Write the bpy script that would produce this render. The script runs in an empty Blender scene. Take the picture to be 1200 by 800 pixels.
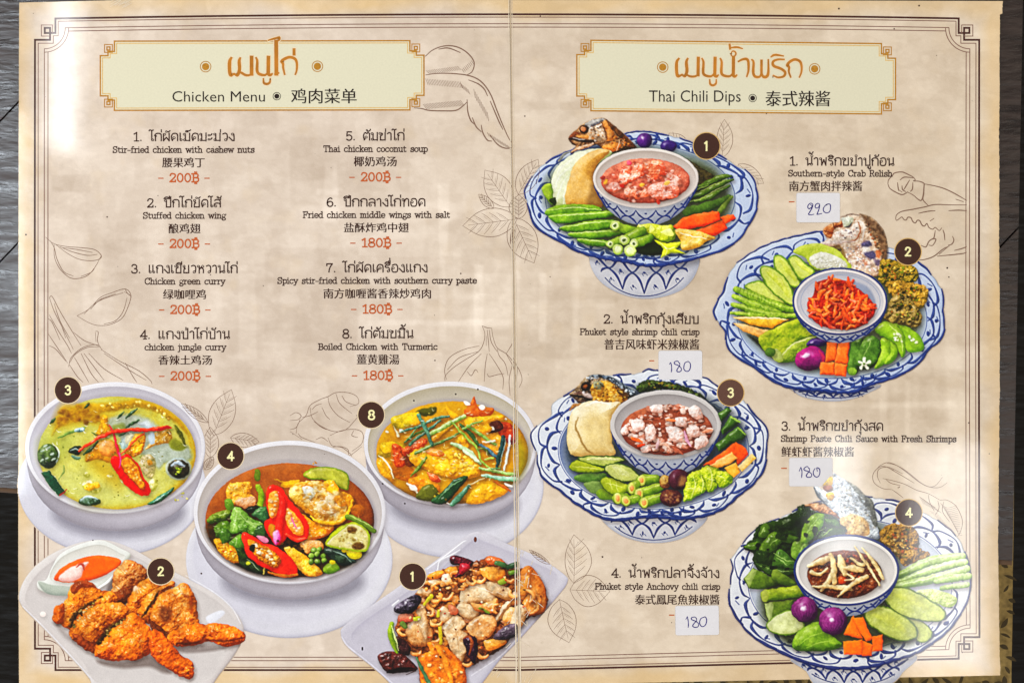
import bpy, math, random
import numpy as np

SC = bpy.context.scene
COL = SC.collection
U = 0.0005                        # one photo pixel is half a millimetre on the menu

def wp(px, py, z=0.0):
    return ((px - 600) * U, (400 - py) * U, z)

# ------------------------------------------------------------------ camera
cam = bpy.data.cameras.new('camera'); cam_ob = bpy.data.objects.new('camera', cam); COL.objects.link(cam_ob)
cam_ob.location = (0, 0, 0.75); cam_ob.rotation_euler = (0, 0, 0)
cam.sensor_width = 36; cam.lens = 36 * 0.75 / 0.6; cam.clip_start = 0.01; cam.clip_end = 50
SC.camera = cam_ob

# ------------------------------------------------------------------ room light
world = bpy.data.worlds.new('World'); SC.world = world; world.use_nodes = True
bg = world.node_tree.nodes['Background']; bg.inputs[0].default_value = (1.0, 0.965, 0.93, 1); bg.inputs[1].default_value = 0.34

def area(name, loc, look, sx, sy, radiance, col):
    l = bpy.data.lights.new(name, 'AREA'); l.shape = 'RECTANGLE'; l.size = sx; l.size_y = sy
    l.energy = radiance * math.pi * sx * sy; l.color = col
    o = bpy.data.objects.new(name, l); COL.objects.link(o); o.location = loc
    d = [look[i] - loc[i] for i in range(3)]
    import mathutils
    o.rotation_euler = mathutils.Vector(d).to_track_quat('-Z', 'Y').to_euler()
    return o

# window left, warm light right; front and back lights are added fill, all outside the page's mirror view
area('window_light', (-1.10, 0.07, 1.6), (-1.10, 0.07, 0), 0.386, 0.70, 24, (0.84, 0.92, 1.0))
area('front_fill', (-0.5, -1.9, 1.5), (0, 0, 0), 1.8, 0.9, 4.95, (1.0, 0.975, 0.945))
area('back_fill', (-0.35, 1.9, 1.5), (0, 0, 0), 1.8, 0.9, 4.65, (1.0, 0.975, 0.945))
area('warm_light', (2.0, 0.2, 1.5), (0, 0, 0), 0.9, 1.6, 3.0, (1.0, 0.90, 0.74))
# bulbs and panes mirrored in the laminate
area('strip_lamp', (-0.822, 0.535, 1.6), (-0.822, 0.535, 0), 0.032, 0.36, 22, (0.90, 0.95, 1.0))
area('bulb_lamp', (0.603, -0.280, 1.6), (0.603, -0.280, 0), 0.080, 0.22, 10.5, (0.92, 0.96, 1.0))
area('pane_lamp', (0.800, -0.41, 1.6), (0.800, -0.41, 0), 0.14, 0.44, 8, (0.95, 0.97, 1.0))

SC.view_settings.view_transform = 'Standard'; SC.view_settings.look = 'None'
SC.view_settings.exposure = 0; SC.view_settings.gamma = 1
SC.render.engine = 'CYCLES'
# ---------------------------------------------------------------- printed pictures: a small procedural painter
# The menu is a flat print.  Its dish photographs are computed here as a grid of
# ink colours (x right, y down, one unit = half a millimetre of paper).
RES = 1.6
PW, PH = 1200, 806
GW, GH = int(PW * RES) + 1, int(PH * RES) + 1
CAN = np.zeros((GH, GW, 3), np.float32)
LAB = np.zeros((GH, GW), np.int16)
LABELS = [None]

def lab(dish, piece):
    k = (dish, piece)
    if k not in LABELS:
        LABELS.append(k)
    return LABELS.index(k)

def hexrgb(s):
    return np.array([int(s[i:i + 2], 16) for i in (0, 2, 4)], np.float32) / 255.0

_tab = {}
def noise(x, y, s, seed=0):
    if seed not in _tab:
        _tab[seed] = np.random.RandomState(seed + 11).rand(128, 128).astype(np.float32)
    t = _tab[seed]
    u = x / s + seed * 3.7; v = y / s + seed * 7.1
    iu = np.floor(u).astype(int); iv = np.floor(v).astype(int)
    fu = (u - iu); fv = (v - iv)
    fu = fu * fu * (3 - 2 * fu); fv = fv * fv * (3 - 2 * fv)
    a = t[iv % 128, iu % 128]; b = t[iv % 128, (iu + 1) % 128]
    c = t[(iv + 1) % 128, iu % 128]; d = t[(iv + 1) % 128, (iu + 1) % 128]
    return (a * (1 - fu) + b * fu) * (1 - fv) + (c * (1 - fu) + d * fu) * fv

def fbm(x, y, s, seed=0, o=3):
    r = 0; a = 1; tot = 0
    for k in range(o):
        r = r + a * noise(x, y, s / 2 ** k, seed + 13 * k); tot += a; a *= 0.55
    return r / tot

def catmull(p, closed, n=6):
    p = np.asarray(p, float)
    if len(p) < 3 and not closed:
        t = np.linspace(0, 1, 8)[:, None]
        return p[0] * (1 - t) + p[-1] * t
    if closed:
        q = np.vstack([p[-1], p, p[0], p[1]]); m = len(p)
    else:
        q = np.vstack([2 * p[0] - p[1], p, 2 * p[-1] - p[-2]]); m = len(p) - 1
    out = []
    for i in range(m):
        a, b, c, d = q[i:i + 4]
        for k in range(n):
            t = k / n
            out.append(.5 * (2 * b + (c - a) * t + (2 * a - 5 * b + 4 * c - d) * t * t + (3 * b - a - 3 * c + d) * t ** 3))
    if not closed:
        out.append(p[-1])
    return np.array(out)

TR = [0, 0, 1.0]
def Z(x, y, k):
    TR[:] = [x, y, k]
def P(s):
    if not isinstance(s, str):
        return np.asarray(s, float)
    a = np.array([[float(c) for c in q.split(',')] for q in s.split()])
    return a / TR[2] + np.array(TR[:2])

def grid(x0, y0, x1, y1):
    i0 = max(0, int(math.floor(x0 * RES))); i1 = min(GW, int(math.ceil(x1 * RES)) + 1)
    j0 = max(0, int(math.floor(y0 * RES))); j1 = min(GH, int(math.ceil(y1 * RES)) + 1)
    if i1 - i0 < 2 or j1 - j0 < 2:
        return None
    Y, X = np.mgrid[j0:j1, i0:i1].astype(np.float32)
    return X / RES, Y / RES, (slice(j0, j1), slice(i0, i1))

def sdf(poly, X, Y):
    d2 = np.full(X.shape, 1e9, np.float32); ins = np.zeros(X.shape, bool)
    n = len(poly)
    for i in range(n):
        ax, ay = poly[i]; bx, by = poly[(i + 1) % n]
        ex, ey = bx - ax, by - ay; L = ex * ex + ey * ey + 1e-9
        t = np.clip(((X - ax) * ex + (Y - ay) * ey) / L, 0, 1)
        d2 = np.minimum(d2, (X - ax - t * ex) ** 2 + (Y - ay - t * ey) ** 2)
        if ay != by:
            ins ^= ((ay > Y) != (by > Y)) & (X < (bx - ax) * (Y - ay) / (by - ay) + ax)
    d = np.sqrt(d2)
    return np.where(ins, d, -d)

LIGHT = np.array([-.42, -.62, .66])
def ramp(pal, t):
    c = np.array([hexrgb(h) for h in pal.split()])
    if len(c) == 1:
        c = np.vstack([c * .8, c, np.minimum(c * 1.18, 1)])
    x = np.clip(t, 0, 1) * (len(c) - 1)
    i = np.minimum(x.astype(int), len(c) - 2); f = (x - i)[..., None]
    return c[i] * (1 - f) + c[i + 1] * f

SEED = [1]
def lay(l, d, X, Y, sl, pal, bev=6, bulge=.9, bump=0, bs=6, ns=9, na=.22, mic=.07, rough=0, rs=4, sh=.38, so=2.8, sp=0,
        rim=None, a=1, tone=0, soft=0, gx=0, gy=0, h=None, keep=False, edge=.0):
    SEED[0] += 1; sd = SEED[0] % 97
    if sh: sh *= .72; so *= 1.35
    if l and LABELS[l][1] not in EDGE_OK: na *= 1.2
    if rough:
        d = d + rough * (fbm(X, Y, rs, sd, 2) - .5) * 2
    al = np.clip((d * (1.0 / soft) + .5) if soft else (d * RES * .75 + .5), 0, 1) * a
    if sh:
        k = int(round(so * RES * .6)); ds = np.full_like(d, -99)
        ds[k:, k // 2:] = d[:d.shape[0] - k, :d.shape[1] - k // 2] if k else d
        s = np.clip((ds + so) / (2 * so), 0, 1); s = s * s * (3 - 2 * s) * sh
        CAN[sl] *= (1 - s[..., None] * np.array([.85, .95, 1.0]))
    if h is None:
        q = np.clip(d / bev, 0, 1); h = bulge * bev * np.sqrt(np.clip(1 - (1 - q) ** 2, 0, 1))
    if bump:
        h = h + bump * (fbm(X, Y, bs, sd + 5, 3) - .5)
    gyy, gxx = np.gradient(h.astype(np.float32)); gxx = gxx * RES; gyy = gyy * RES
    nz = 1 / np.sqrt(gxx ** 2 + gyy ** 2 + 1)
    nx, ny = -gxx * nz, -gyy * nz
    lam = nx * LIGHT[0] + ny * LIGHT[1] + nz * LIGHT[2]
    t = .5 + (lam - LIGHT[2]) * .64 + na * 2 * (fbm(X, Y, ns, sd + 9, 3) - .5) + mic * 2 * (noise(X, Y, 1.5, sd + 3) - .5) + tone
    if gx or gy:
        xc, yc = (X.min() + X.max()) / 2, (Y.min() + Y.max()) / 2
        t = t + gx * (X - xc) / (np.ptp(X) / 2 + 1e-6) + gy * (Y - yc) / (np.ptp(Y) / 2 + 1e-6)
    c = ramp(pal, t)
    if rim:
        r = np.clip((rim[1] - d) / max(rim[1] * .6, .5), 0, 1)[..., None]
        c = c * (1 - r) + ramp(rim[0], t) * r
    if edge:
        c = c * (1 - edge * np.clip(1 - d / 1.6, 0, 1)[..., None])
    if sp:
        hz = np.clip(nx * -.25 + ny * -.38 + nz * .89, 0, 1) ** 40
        brk = np.clip((noise(X, Y, 4, sd + 21) - .35) * 3, 0, 1)
        c = c + (sp * hz * brk)[..., None] * (1 - c)
    A = al[..., None]
    CAN[sl] = CAN[sl] * (1 - A) + c * A
    if not keep and l:
        LAB[sl] = np.where(al > .5, l, LAB[sl])
        if LABELS[l][1] in EDGE_OK:
            LAB[sl] = np.where((al > 0.02) & (LAB[sl] == 0), l, LAB[sl])
EDGE_OK = {'plate', 'saucer', 'bowl', 'foot'}

def blob(l, pts, pal, smooth=True, **k):
    p = P(pts)
    if smooth:
        p = catmull(p, True, 5)
    m = 5 + k.get('rough', 0)
    g = grid(p[:, 0].min() - m, p[:, 1].min() - m, p[:, 0].max() + m, p[:, 1].max() + m)
    if g is None:
        return
    X, Y, sl = g
    lay(l, sdf(p, X, Y), X, Y, sl, pal, **k)

def ell(l, c, rx, ry, pal, rot=0, **k):
    cx, cy = P('%f,%f' % c if isinstance(c, tuple) else c)[0]
    rx, ry = rx / TR[2], ry / TR[2]
    m = 5 + max(rx, ry); g = grid(cx - m, cy - m, cx + m, cy + m)
    if g is None:
        return
    X, Y, sl = g
    ca, sa = math.cos(rot), math.sin(rot)
    u = ((X - cx) * ca + (Y - cy) * sa) / rx; v = (-(X - cx) * sa + (Y - cy) * ca) / ry
    r = np.sqrt(u * u + v * v) + 1e-6
    d = (1 - r) * r / np.sqrt((u / rx) ** 2 + (v / ry) ** 2 + 1e-9)
    k.setdefault('bev', min(rx, ry))
    lay(l, d, X, Y, sl, pal, **k)

def strip(l, pts, w, pal, round_=True, **k):
    p = P(pts); n0 = len(p)
    ww = np.atleast_1d(np.asarray(w, float)) / TR[2] / 2
    p = catmull(p, False, 5)
    wv = np.interp(np.linspace(0, 1, len(p)), np.linspace(0, 1, len(ww)), ww) if len(ww) > 1 else np.full(len(p), ww[0])
    m = wv.max() + 5
    g = grid(p[:, 0].min() - m, p[:, 1].min() - m, p[:, 0].max() + m, p[:, 1].max() + m)
    if g is None:
        return
    X, Y, sl = g
    best = np.full(X.shape, -1e9, np.float32); H = np.zeros(X.shape, np.float32)
    for i in range(len(p) - 1):
        ax, ay = p[i]; ex, ey = p[i + 1] - p[i]; L = ex * ex + ey * ey + 1e-9
        t = np.clip(((X - ax) * ex + (Y - ay) * ey) / L, 0, 1)
        dd = np.sqrt((X - ax - t * ex) ** 2 + (Y - ay - t * ey) ** 2)
        wl = wv[i] * (1 - t) + wv[i + 1] * t
        s = wl - dd
        b = s > best
        best = np.where(b, s, best)
        H = np.where(b, np.sqrt(np.clip(wl * wl - dd * dd, 0, None)), H)
    k.setdefault('h', H * .9)
    lay(l, best, X, Y, sl, pal, **k)

def inside(poly, n, rng):
    p = P(poly); out = []
    lo, hi = p.min(0), p.max(0)
    while len(out) < n:
        q = lo + rng.rand(2) * (hi - lo)
        c = False
        for i in range(len(p)):
            a, b = p[i], p[(i + 1) % len(p)]
            if (a[1] > q[1]) != (b[1] > q[1]) and q[0] < (b[0] - a[0]) * (q[1] - a[1]) / (b[1] - a[1]) + a[0]:
                c = not c
        if c:
            out.append(q)
    return out

def bits(l, poly, n, r, pals, seed=1, asp=.6, kind='blob', ln=3, **k):
    """scatter n small lumps (or short strips) over a region"""
    rng = np.random.RandomState(seed); pts = inside(poly, n, rng); sv = TR[:]; TR[:] = [0, 0, 1.0]
    for q in sorted(pts, key=lambda q: q[1]):
        s = r[0] + (r[1] - r[0]) * rng.rand(); a = rng.rand() * 6.28; pal = pals[rng.randint(len(pals))]
        if kind == 'blob':
            m = rng.randint(5, 8)
            an = a + np.arange(m) / m * 6.28; rr = s * (.7 + .55 * rng.rand(m))
            pp = np.c_[q[0] + np.cos(an) * rr, q[1] + np.sin(an) * rr * (asp + (1 - asp) * rng.rand())]
            blob(l, pp, pal, **dict(dict(bev=s * .7, sh=.3, so=1.2), **k))
        else:
            b = a + (rng.rand() - .5) * 1.6
            pp = np.array([q - s * ln / 2 * np.array([math.cos(a), math.sin(a)]), q, q + s * ln / 2 * np.array([math.cos(b), math.sin(b)])])
            strip(l, pp, [s * .8, s * 1.3, s * .7], pal, **dict(dict(sh=.35, so=1.2), **k))
    TR[:] = sv

# ------------------------------------------------------------- the aged paper print
def paper(X, Y):
    b = fbm(X, Y, 150, 3, 4); c = fbm(X, Y, 46, 8, 4)
    blk = fbm(X * .35, Y * 1.5, 34, 15, 3)                      # faint horizontal wash of the village drawing
    vert = fbm(X * 2.2, Y * .35, 60, 23, 3)
    col = np.empty(X.shape + (3,), np.float32)
    lft = np.array([.858, .790, .720]); rgt = np.array([.856, .784, .692])
    f = np.clip((X - 420) / 380, 0, 1)[..., None]
    col[:] = lft * (1 - f) + rgt * f
    st = lambda v, e, w: np.clip((v - e) / w + .5, 0, 1)
    tone = (b - .5) * .09 + (c - .5) * .05
    for k, (s_, ax, ay, e, am) in enumerate(((44, .8, 1.2, .5, .020), (26, .7, 1.3, .54, .018), (16, .8, 1.3, .46, .016), (60, 1.5, .8, .56, .020), (9, .8, 1.2, .55, .014), (34, 1, 1, .60, .020), (5, .9, 1.1, .58, .012))):
        tone = tone + .85 * am * (st(fbm(X * ax, Y * ay, s_, 51 + 7 * k, 3), e, .035) - .5)
    inner = np.clip((Y - 150) / 120, 0, 1) * np.clip((660 - Y) / 120, 0, 1)
    tone = tone + inner * (np.clip((blk - .5) * 9, -1, 1) * .014 + np.clip((vert - .55) * 9, -.4, 1) * .02)
    for (x0, y0, x1, y1, s) in VILLAGE:
        e = np.clip(np.minimum(np.minimum(X - x0, x1 - X), np.minimum(Y - y0, y1 - Y)) / 3 + .5 + 1.5 * (c - .5), 0, 1)
        tone = tone + e * s * (.85 if s > 0 else .8)
    col = col + tone[..., None] * np.array([.92, 1.0, 1.06])
    # warm tan margin outside the printed frame
    m = np.minimum(np.minimum(X - 22, 1174 - X), np.minimum(Y, 798 - Y))
    w = np.clip((26 + 34 * (fbm(X, Y, 60, 31, 3) - .5) - m) / 20, 0, 1) * (.65 + .7 * (fbm(X, Y, 70, 37, 3) - .5))
    tan = np.array([.862, .730, .525])
    w = np.clip(w, 0, 1)[..., None]
    col = col * (1 - w) + (tan + tone[..., None] * .5) * w
    sp = np.clip((fbm(X, Y, 26, 41, 3) - .62) * 5, 0, 1)[..., None] * .3
    return np.clip(col * (1 - sp) + np.array([.85, .76, .64]) * sp, 0, 1)

VILLAGE = [(60, 205, 105, 225, -.05), (120, 280, 215, 330, -.03), (340, 160, 480, 240, -.035), (380, 190, 396, 260, .05), (372, 222, 396, 228, .06),
    (514, 215, 526, 300, .05), (515, 300, 522, 400, .04), (556, 310, 566, 400, .05), (430, 375, 600, 381, .045), (430, 345, 600, 350, .03),
    (310, 290, 420, 400, -.04), (420, 300, 560, 340, -.035), (540, 290, 600, 320, -.045), (610, 300, 880, 420, -.035), (632, 320, 640, 400, .05),
    (670, 320, 678, 410, .04), (612, 352, 720, 360, .03), (690, 330, 880, 345, .02), (1000, 440, 1110, 520, -.03), (1030, 440, 1040, 520, .04),
    (1060, 445, 1067, 525, .04), (920, 470, 1120, 478, .035), (320, 470, 420, 520, -.025), (700, 610, 860, 660, -.02), (620, 700, 780, 730, -.02),
    (90, 130, 240, 150, -.02), (280, 320, 300, 420, .04), (200, 310, 290, 318, .035), (880, 60, 1110, 180, -.012), (620, 120, 700, 128, -.03)]

def start():
    Y, X = np.mgrid[0:GH, 0:GW].astype(np.float32)
    CAN[:] = paper(X / RES, Y / RES)

# ------------------------------------------------------------- crockery
def white_bowl(D, rim, soup, body_y, saucer, pal, wall=None):
    Z(0, 0, 1)
    cx, cy, rx, ry = rim; ix, iy, irx, iry = soup
    s = saucer
    ell(lab(D, 'saucer'), (s[0], s[1]), s[2], s[3], 'aeabb8 cecbd4 dfdde2 e9e8ea', bev=7, bulge=.5, na=.06, mic=.015, ns=60, sh=.12, so=3, gx=.1, gy=-.16)
    ell(lab(D, 'saucer'), (s[0], s[1] - 6), s[2] - 9, s[3] - 9, 'bebbc8 d3d0da e2e0e6', bev=5, bulge=-.35, na=.05, mic=.01, ns=60, sh=0, a=.6, soft=5, gx=.12, gy=-.1)
    ell(lab(D, 'saucer'), (cx + 4, body_y - 22), rx * .74, 30, '75707c 8e8a98', sh=0, na=.03, mic=.01, soft=14, a=.75)
    # body under the rim
    n = 26; t = np.linspace(0, math.pi, n)
    bx = cx + rx * np.cos(t) * .985; by = cy + 6 + (body_y - cy - 6) * np.sin(t) ** .85
    body = np.vstack([np.c_[bx, by], [[cx - rx * .98, cy - 8], [cx + rx * .98, cy - 8]]])
    blob(lab(D, 'bowl'), body, '928b94 b0a9b2 cac4cb dedade', bev=26, bulge=.5, na=.05, mic=.015, ns=50, sh=.0, gx=.3, tone=.0, smooth=False)
    ell(lab(D, 'bowl'), (cx, cy), rx, ry, 'bab5ba d8d4d8 e6e3e6 f2f0f2', bev=5, bulge=.5, na=.04, mic=.015, ns=50, sh=.28, so=4)
    # inner wall
    ell(lab(D, 'bowl'), (cx, cy + 1.2), rx - 4.5, ry - 4, wall or 'b6b0b8 cec9d0 e0dce0', bev=18, bulge=-.55, na=.06, mic=.02, ns=40, sh=0, gy=.22)
    ell(lab(D, 'bowl'), (ix, iy - 1), irx + 2.5, iry + 2.5, '8f8690 a59a9c', sh=0, a=.5, soft=4)

def well(l, out, centre, rx, ry, pal='8fa3c8 b4c3dc cbd5e6', **k):
    ell(l, centre, rx, ry, pal, **dict(dict(bev=16, bulge=-.45, na=.1, ns=20, sh=.0), **k))

def delft(l, out, centre, rx, ry, n, seed, w=2.25, base='98acce b4c3de ccd6e6 e0e5ec', blue='0e1c56 1c3688 3c5aa4', dots=True):
    """scalloped blue-and-white dish: outline string, well ellipse (in the current zoom units)"""
    rng = np.random.RandomState(seed)
    o = catmull(P(out), True, 6)
    c = P('%f,%f' % centre)[0]; rx, ry = rx / TR[2], ry / TR[2]
    # scallops along the edge
    ang = np.arctan2(o[:, 1] - c[1], o[:, 0] - c[0]); rad = np.hypot(o[:, 0] - c[0], o[:, 1] - c[1])
    idx = np.argsort(ang); A, Rr = ang[idx], rad[idx]
    a = np.linspace(-math.pi, math.pi, 280, endpoint=False)
    ro = np.interp(a, A, Rr, period=2 * math.pi)
    sc = 1.1 * np.abs(np.sin(a * n * 1.5 + seed)) + .7 * np.sin(a * n * .5 + 2)
    edge = np.c_[c[0] + np.cos(a) * (ro + sc), c[1] + np.sin(a) * (ro + sc)]
    sv = TR[:]; TR[:] = [0, 0, 1.0]
    blob(l, edge, base, smooth=False, bev=9, bulge=.5, na=.1, ns=24, sh=.5, so=4.5, edge=.25)
    e2 = np.vstack([edge, edge[:1]])
    for i in range(0, 280, 8):                                     # painted edge, heavier towards the front
        f = math.sin(a[min(i + 4, 279)])
        ww = 1.5 + 1.7 * max(0, f) + .8 * rng.rand()
        if f < -.25 and rng.rand() < .3:
            continue
        strip(l, e2[i:i + 10:3], [ww, ww * 1.35, ww * .8], blue, sh=0, na=.12, a=.93, tone=-.15)
    def at(an, rho):
        r0 = 1 / math.sqrt((math.cos(an) / rx) ** 2 + (math.sin(an) / ry) ** 2)
        r1 = float(np.interp((an + math.pi) % (2 * math.pi) - math.pi, A, Rr, period=2 * math.pi))
        r = r0 + (r1 - r0) * rho
        return [c[0] + math.cos(an) * r, c[1] + math.sin(an) * r]
    da = 2 * math.pi / n
    for k in range(n):
        a0 = k * da + .3 * (rng.rand() - .5) * da; s = .85 + .3 * rng.rand()
        j = lambda: .10 * (rng.rand() - .5)
        arc = [at(a0 + .02 * da, .06 + j()), at(a0 + .16 * da, .36 + j()), at(a0 + .5 * da, .5 + j()), at(a0 + .84 * da, .36 + j()), at(a0 + .98 * da, .06)]
        strip(l, np.array(arc), np.array([.6, 1.5, .8, 1.9, .5]) * w * s, blue, sh=0, na=.3, a=.92)
        if rng.rand() < .88:
            arc = [at(a0 + .5 * da, .5), at(a0 + .62 * da, .74 + j()), at(a0 + .98 * da, .86 + j()), at(a0 + 1.36 * da, .76), at(a0 + 1.5 * da, .52)]
            strip(l, np.array(arc), np.array([1.2, .8, .6, 1.6, .9]) * w * s, blue, sh=0, na=.3, a=.92)
        else:
            strip(l, np.array([at(a0 + .5 * da, .5), at(a0 + .56 * da, .8), at(a0 + .5 * da, .98)]), [w * 1.5, w * .8, w * 1.2], blue, sh=0, na=.3)
        if dots:
            for (q, r) in ((.5, .2), (1.0, .6)):
                x, y = at(a0 + (q + .1 * (rng.rand() - .5)) * da, r + j())
                ell(l, (x, y), w * (1.0 + .7 * rng.rand()), w * (.7 + .4 * rng.rand()), blue, rot=rng.rand() * 3, sh=0)
                if rng.rand() < .6:
                    strip(l, np.array([at(a0 + (q - .12) * da, r + .04), at(a0 + (q - .02) * da, r + .13)]), w * .6, blue, sh=0, a=.7)
    el = np.array([[c[0] + math.cos(t) * rx, c[1] + math.sin(t) * ry] for t in np.linspace(0, 6.2832, 60)])
    strip(l, el, 1.0, blue, sh=0, a=.8, tone=.2)
    TR[:] = sv

def foot(l, out, seed, n=6, base='a6a8b4 c6c5cb d8d5d6', blue='0e1c56 1c3688'):
    rng = np.random.RandomState(seed)
    p = P(out); sv = TR[:]; TR[:] = [0, 0, 1.0]
    blob(l, p, base, bev=10, bulge=.7, na=.06, ns=20, sh=.25, so=3)
    x0, x1 = p[:, 0].min() + 3, p[:, 0].max() - 3; y0, y1 = p[:, 1].min(), p[:, 1].max()
    def at(u, v):
        x = (u - .5); wdt = (x1 - x0) * (1 - .18 * v)
        return [(x0 + x1) / 2 + x * wdt, y0 + 3 + (y1 - y0 - 10) * v * math.sqrt(max(.05, 1 - (1.75 * x) ** 2)) + 3]
    for k in range(n):
        u0, u1 = k / n, (k + 1) / n; um = (u0 + u1) / 2; q = (u1 - u0) / 4; e = .06 * (rng.rand() - .5)
        strip(l, np.array([at(u0, .04), at(u0 + q * .7, .3), at(um, .5 + e), at(u1 - q * .7, .3), at(u1, .04)]), [1.6, 3.0, 1.8, 3.2, 1.6], blue, sh=0, na=.3)
        strip(l, np.array([at(um - 2 * q, .95), at(um - 1.2 * q, .66), at(um, .52 + e), at(um + 1.2 * q, .66), at(um + 2 * q, .95)]), [1.6, 3.2, 1.8, 3.0, 1.6], blue, sh=0, na=.3)
        for (u, v) in ((um, .2), (um, .82), (u0, .5)):
            x, y = at(u, v + e); ell(l, (x, y), 1.6 + rng.rand(), 1.0 + .6 * rng.rand(), blue, rot=rng.rand() * 3, sh=0)
            strip(l, np.array([[x - 2 - rng.rand(), y + 1], [x - 1, y + 3 + rng.rand()]]), 1.0, blue, sh=0, a=.8)
            strip(l, np.array([[x + 2, y + 1], [x + 3 + rng.rand(), y + 3]]), .8, blue, sh=0, a=.8)
    strip(l, np.array([at(u, 1.02) for u in np.linspace(.04, .96, 12)]), 1.2, blue, sh=0)
    TR[:] = sv

def dip_bowl(D, c, rx, ry, soup, body_y, seed, rimpal='bdb4b4 dcd5d3 ebe6e3', wall='b3a9a6 cbc2bd ddd6d2', blue_rim=None, n=7, th=12):
    """small patterned bowl in zoom units; soup = (cx, cy, rx, ry)"""
    cx, cy = P('%f,%f' % c)[0]; k = TR[2]; rx, ry = rx / k, ry / k
    by = body_y / k + TR[1]; sx, sy = P('%f,%f' % soup[:2])[0]; srx, sry = soup[2] / k, soup[3] / k; th = th / k
    sv = TR[:]; TR[:] = [0, 0, 1.0]; l = lab(D, 'bowl'); blue = '0e1c56 1c3688'
    t = np.linspace(0, math.pi, 24)
    body = np.c_[cx + rx * .97 * np.cos(t) * (1 - .16 * np.sin(t)), cy + 2 + (by - cy - 2) * np.sin(t) ** .8]
    blob(l, np.vstack([body, [[cx - rx * .95, cy - 4], [cx + rx * .95, cy - 4]]]), '7e8498 a8acb8 c8c8ce', smooth=False, bev=14, bulge=.6, na=.1, sh=.5, so=5)
    def at(u, v):
        an = math.pi * (1 - u)
        y0 = cy + ry * math.sin(an) * 1.0; y1 = cy + 2 + (by - cy - 2) * math.sin(an) ** .8
        x0 = cx + rx * math.cos(an); x1 = cx + rx * .97 * math.cos(an) * (1 - .16 * math.sin(an))
        return [x0 + (x1 - x0) * v, y0 + (y1 - y0) * v]
    for q in range(n):
        u0, u1 = .06 + .88 * q / n, .06 + .88 * (q + 1) / n; um = (u0 + u1) / 2
        q4 = (u1 - u0) / 4; strip(l, np.array([at(u0, .15), at(u0 + .7 * q4, .42), at(um, .6), at(u1 - .7 * q4, .42), at(u1, .15)]), [1, 2.2, 1.4, 2.4, 1], blue, sh=0, na=.3)
        strip(l, np.array([at(u0, .98), at(u0 + .8 * q4, .72), at(um, .6), at(u1 - .8 * q4, .72), at(u1, .98)]), [1, 2.2, 1.4, 2.4, 1], blue, sh=0, na=.3)
        x, y = at(um, .3); ell(l, (x, y), 1.6, 1.0, blue, sh=0)
    ell(l, (cx, cy), rx, ry, rimpal, bev=3, bulge=.6, na=.05, mic=.02, sh=.2, so=2)
    if blue_rim:
        strip(l, np.array([[cx + math.cos(a) * (rx - .9), cy + math.sin(a) * (ry - .9)] for a in np.linspace(0, 6.2832, 60)]), blue_rim, blue, sh=0, na=.1)
    ell(l, (cx, cy + .6), rx - th, ry - th * .85, wall, bev=12, bulge=-.55, na=.06, mic=.02, sh=0, gy=.18)
    TR[:] = sv

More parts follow.
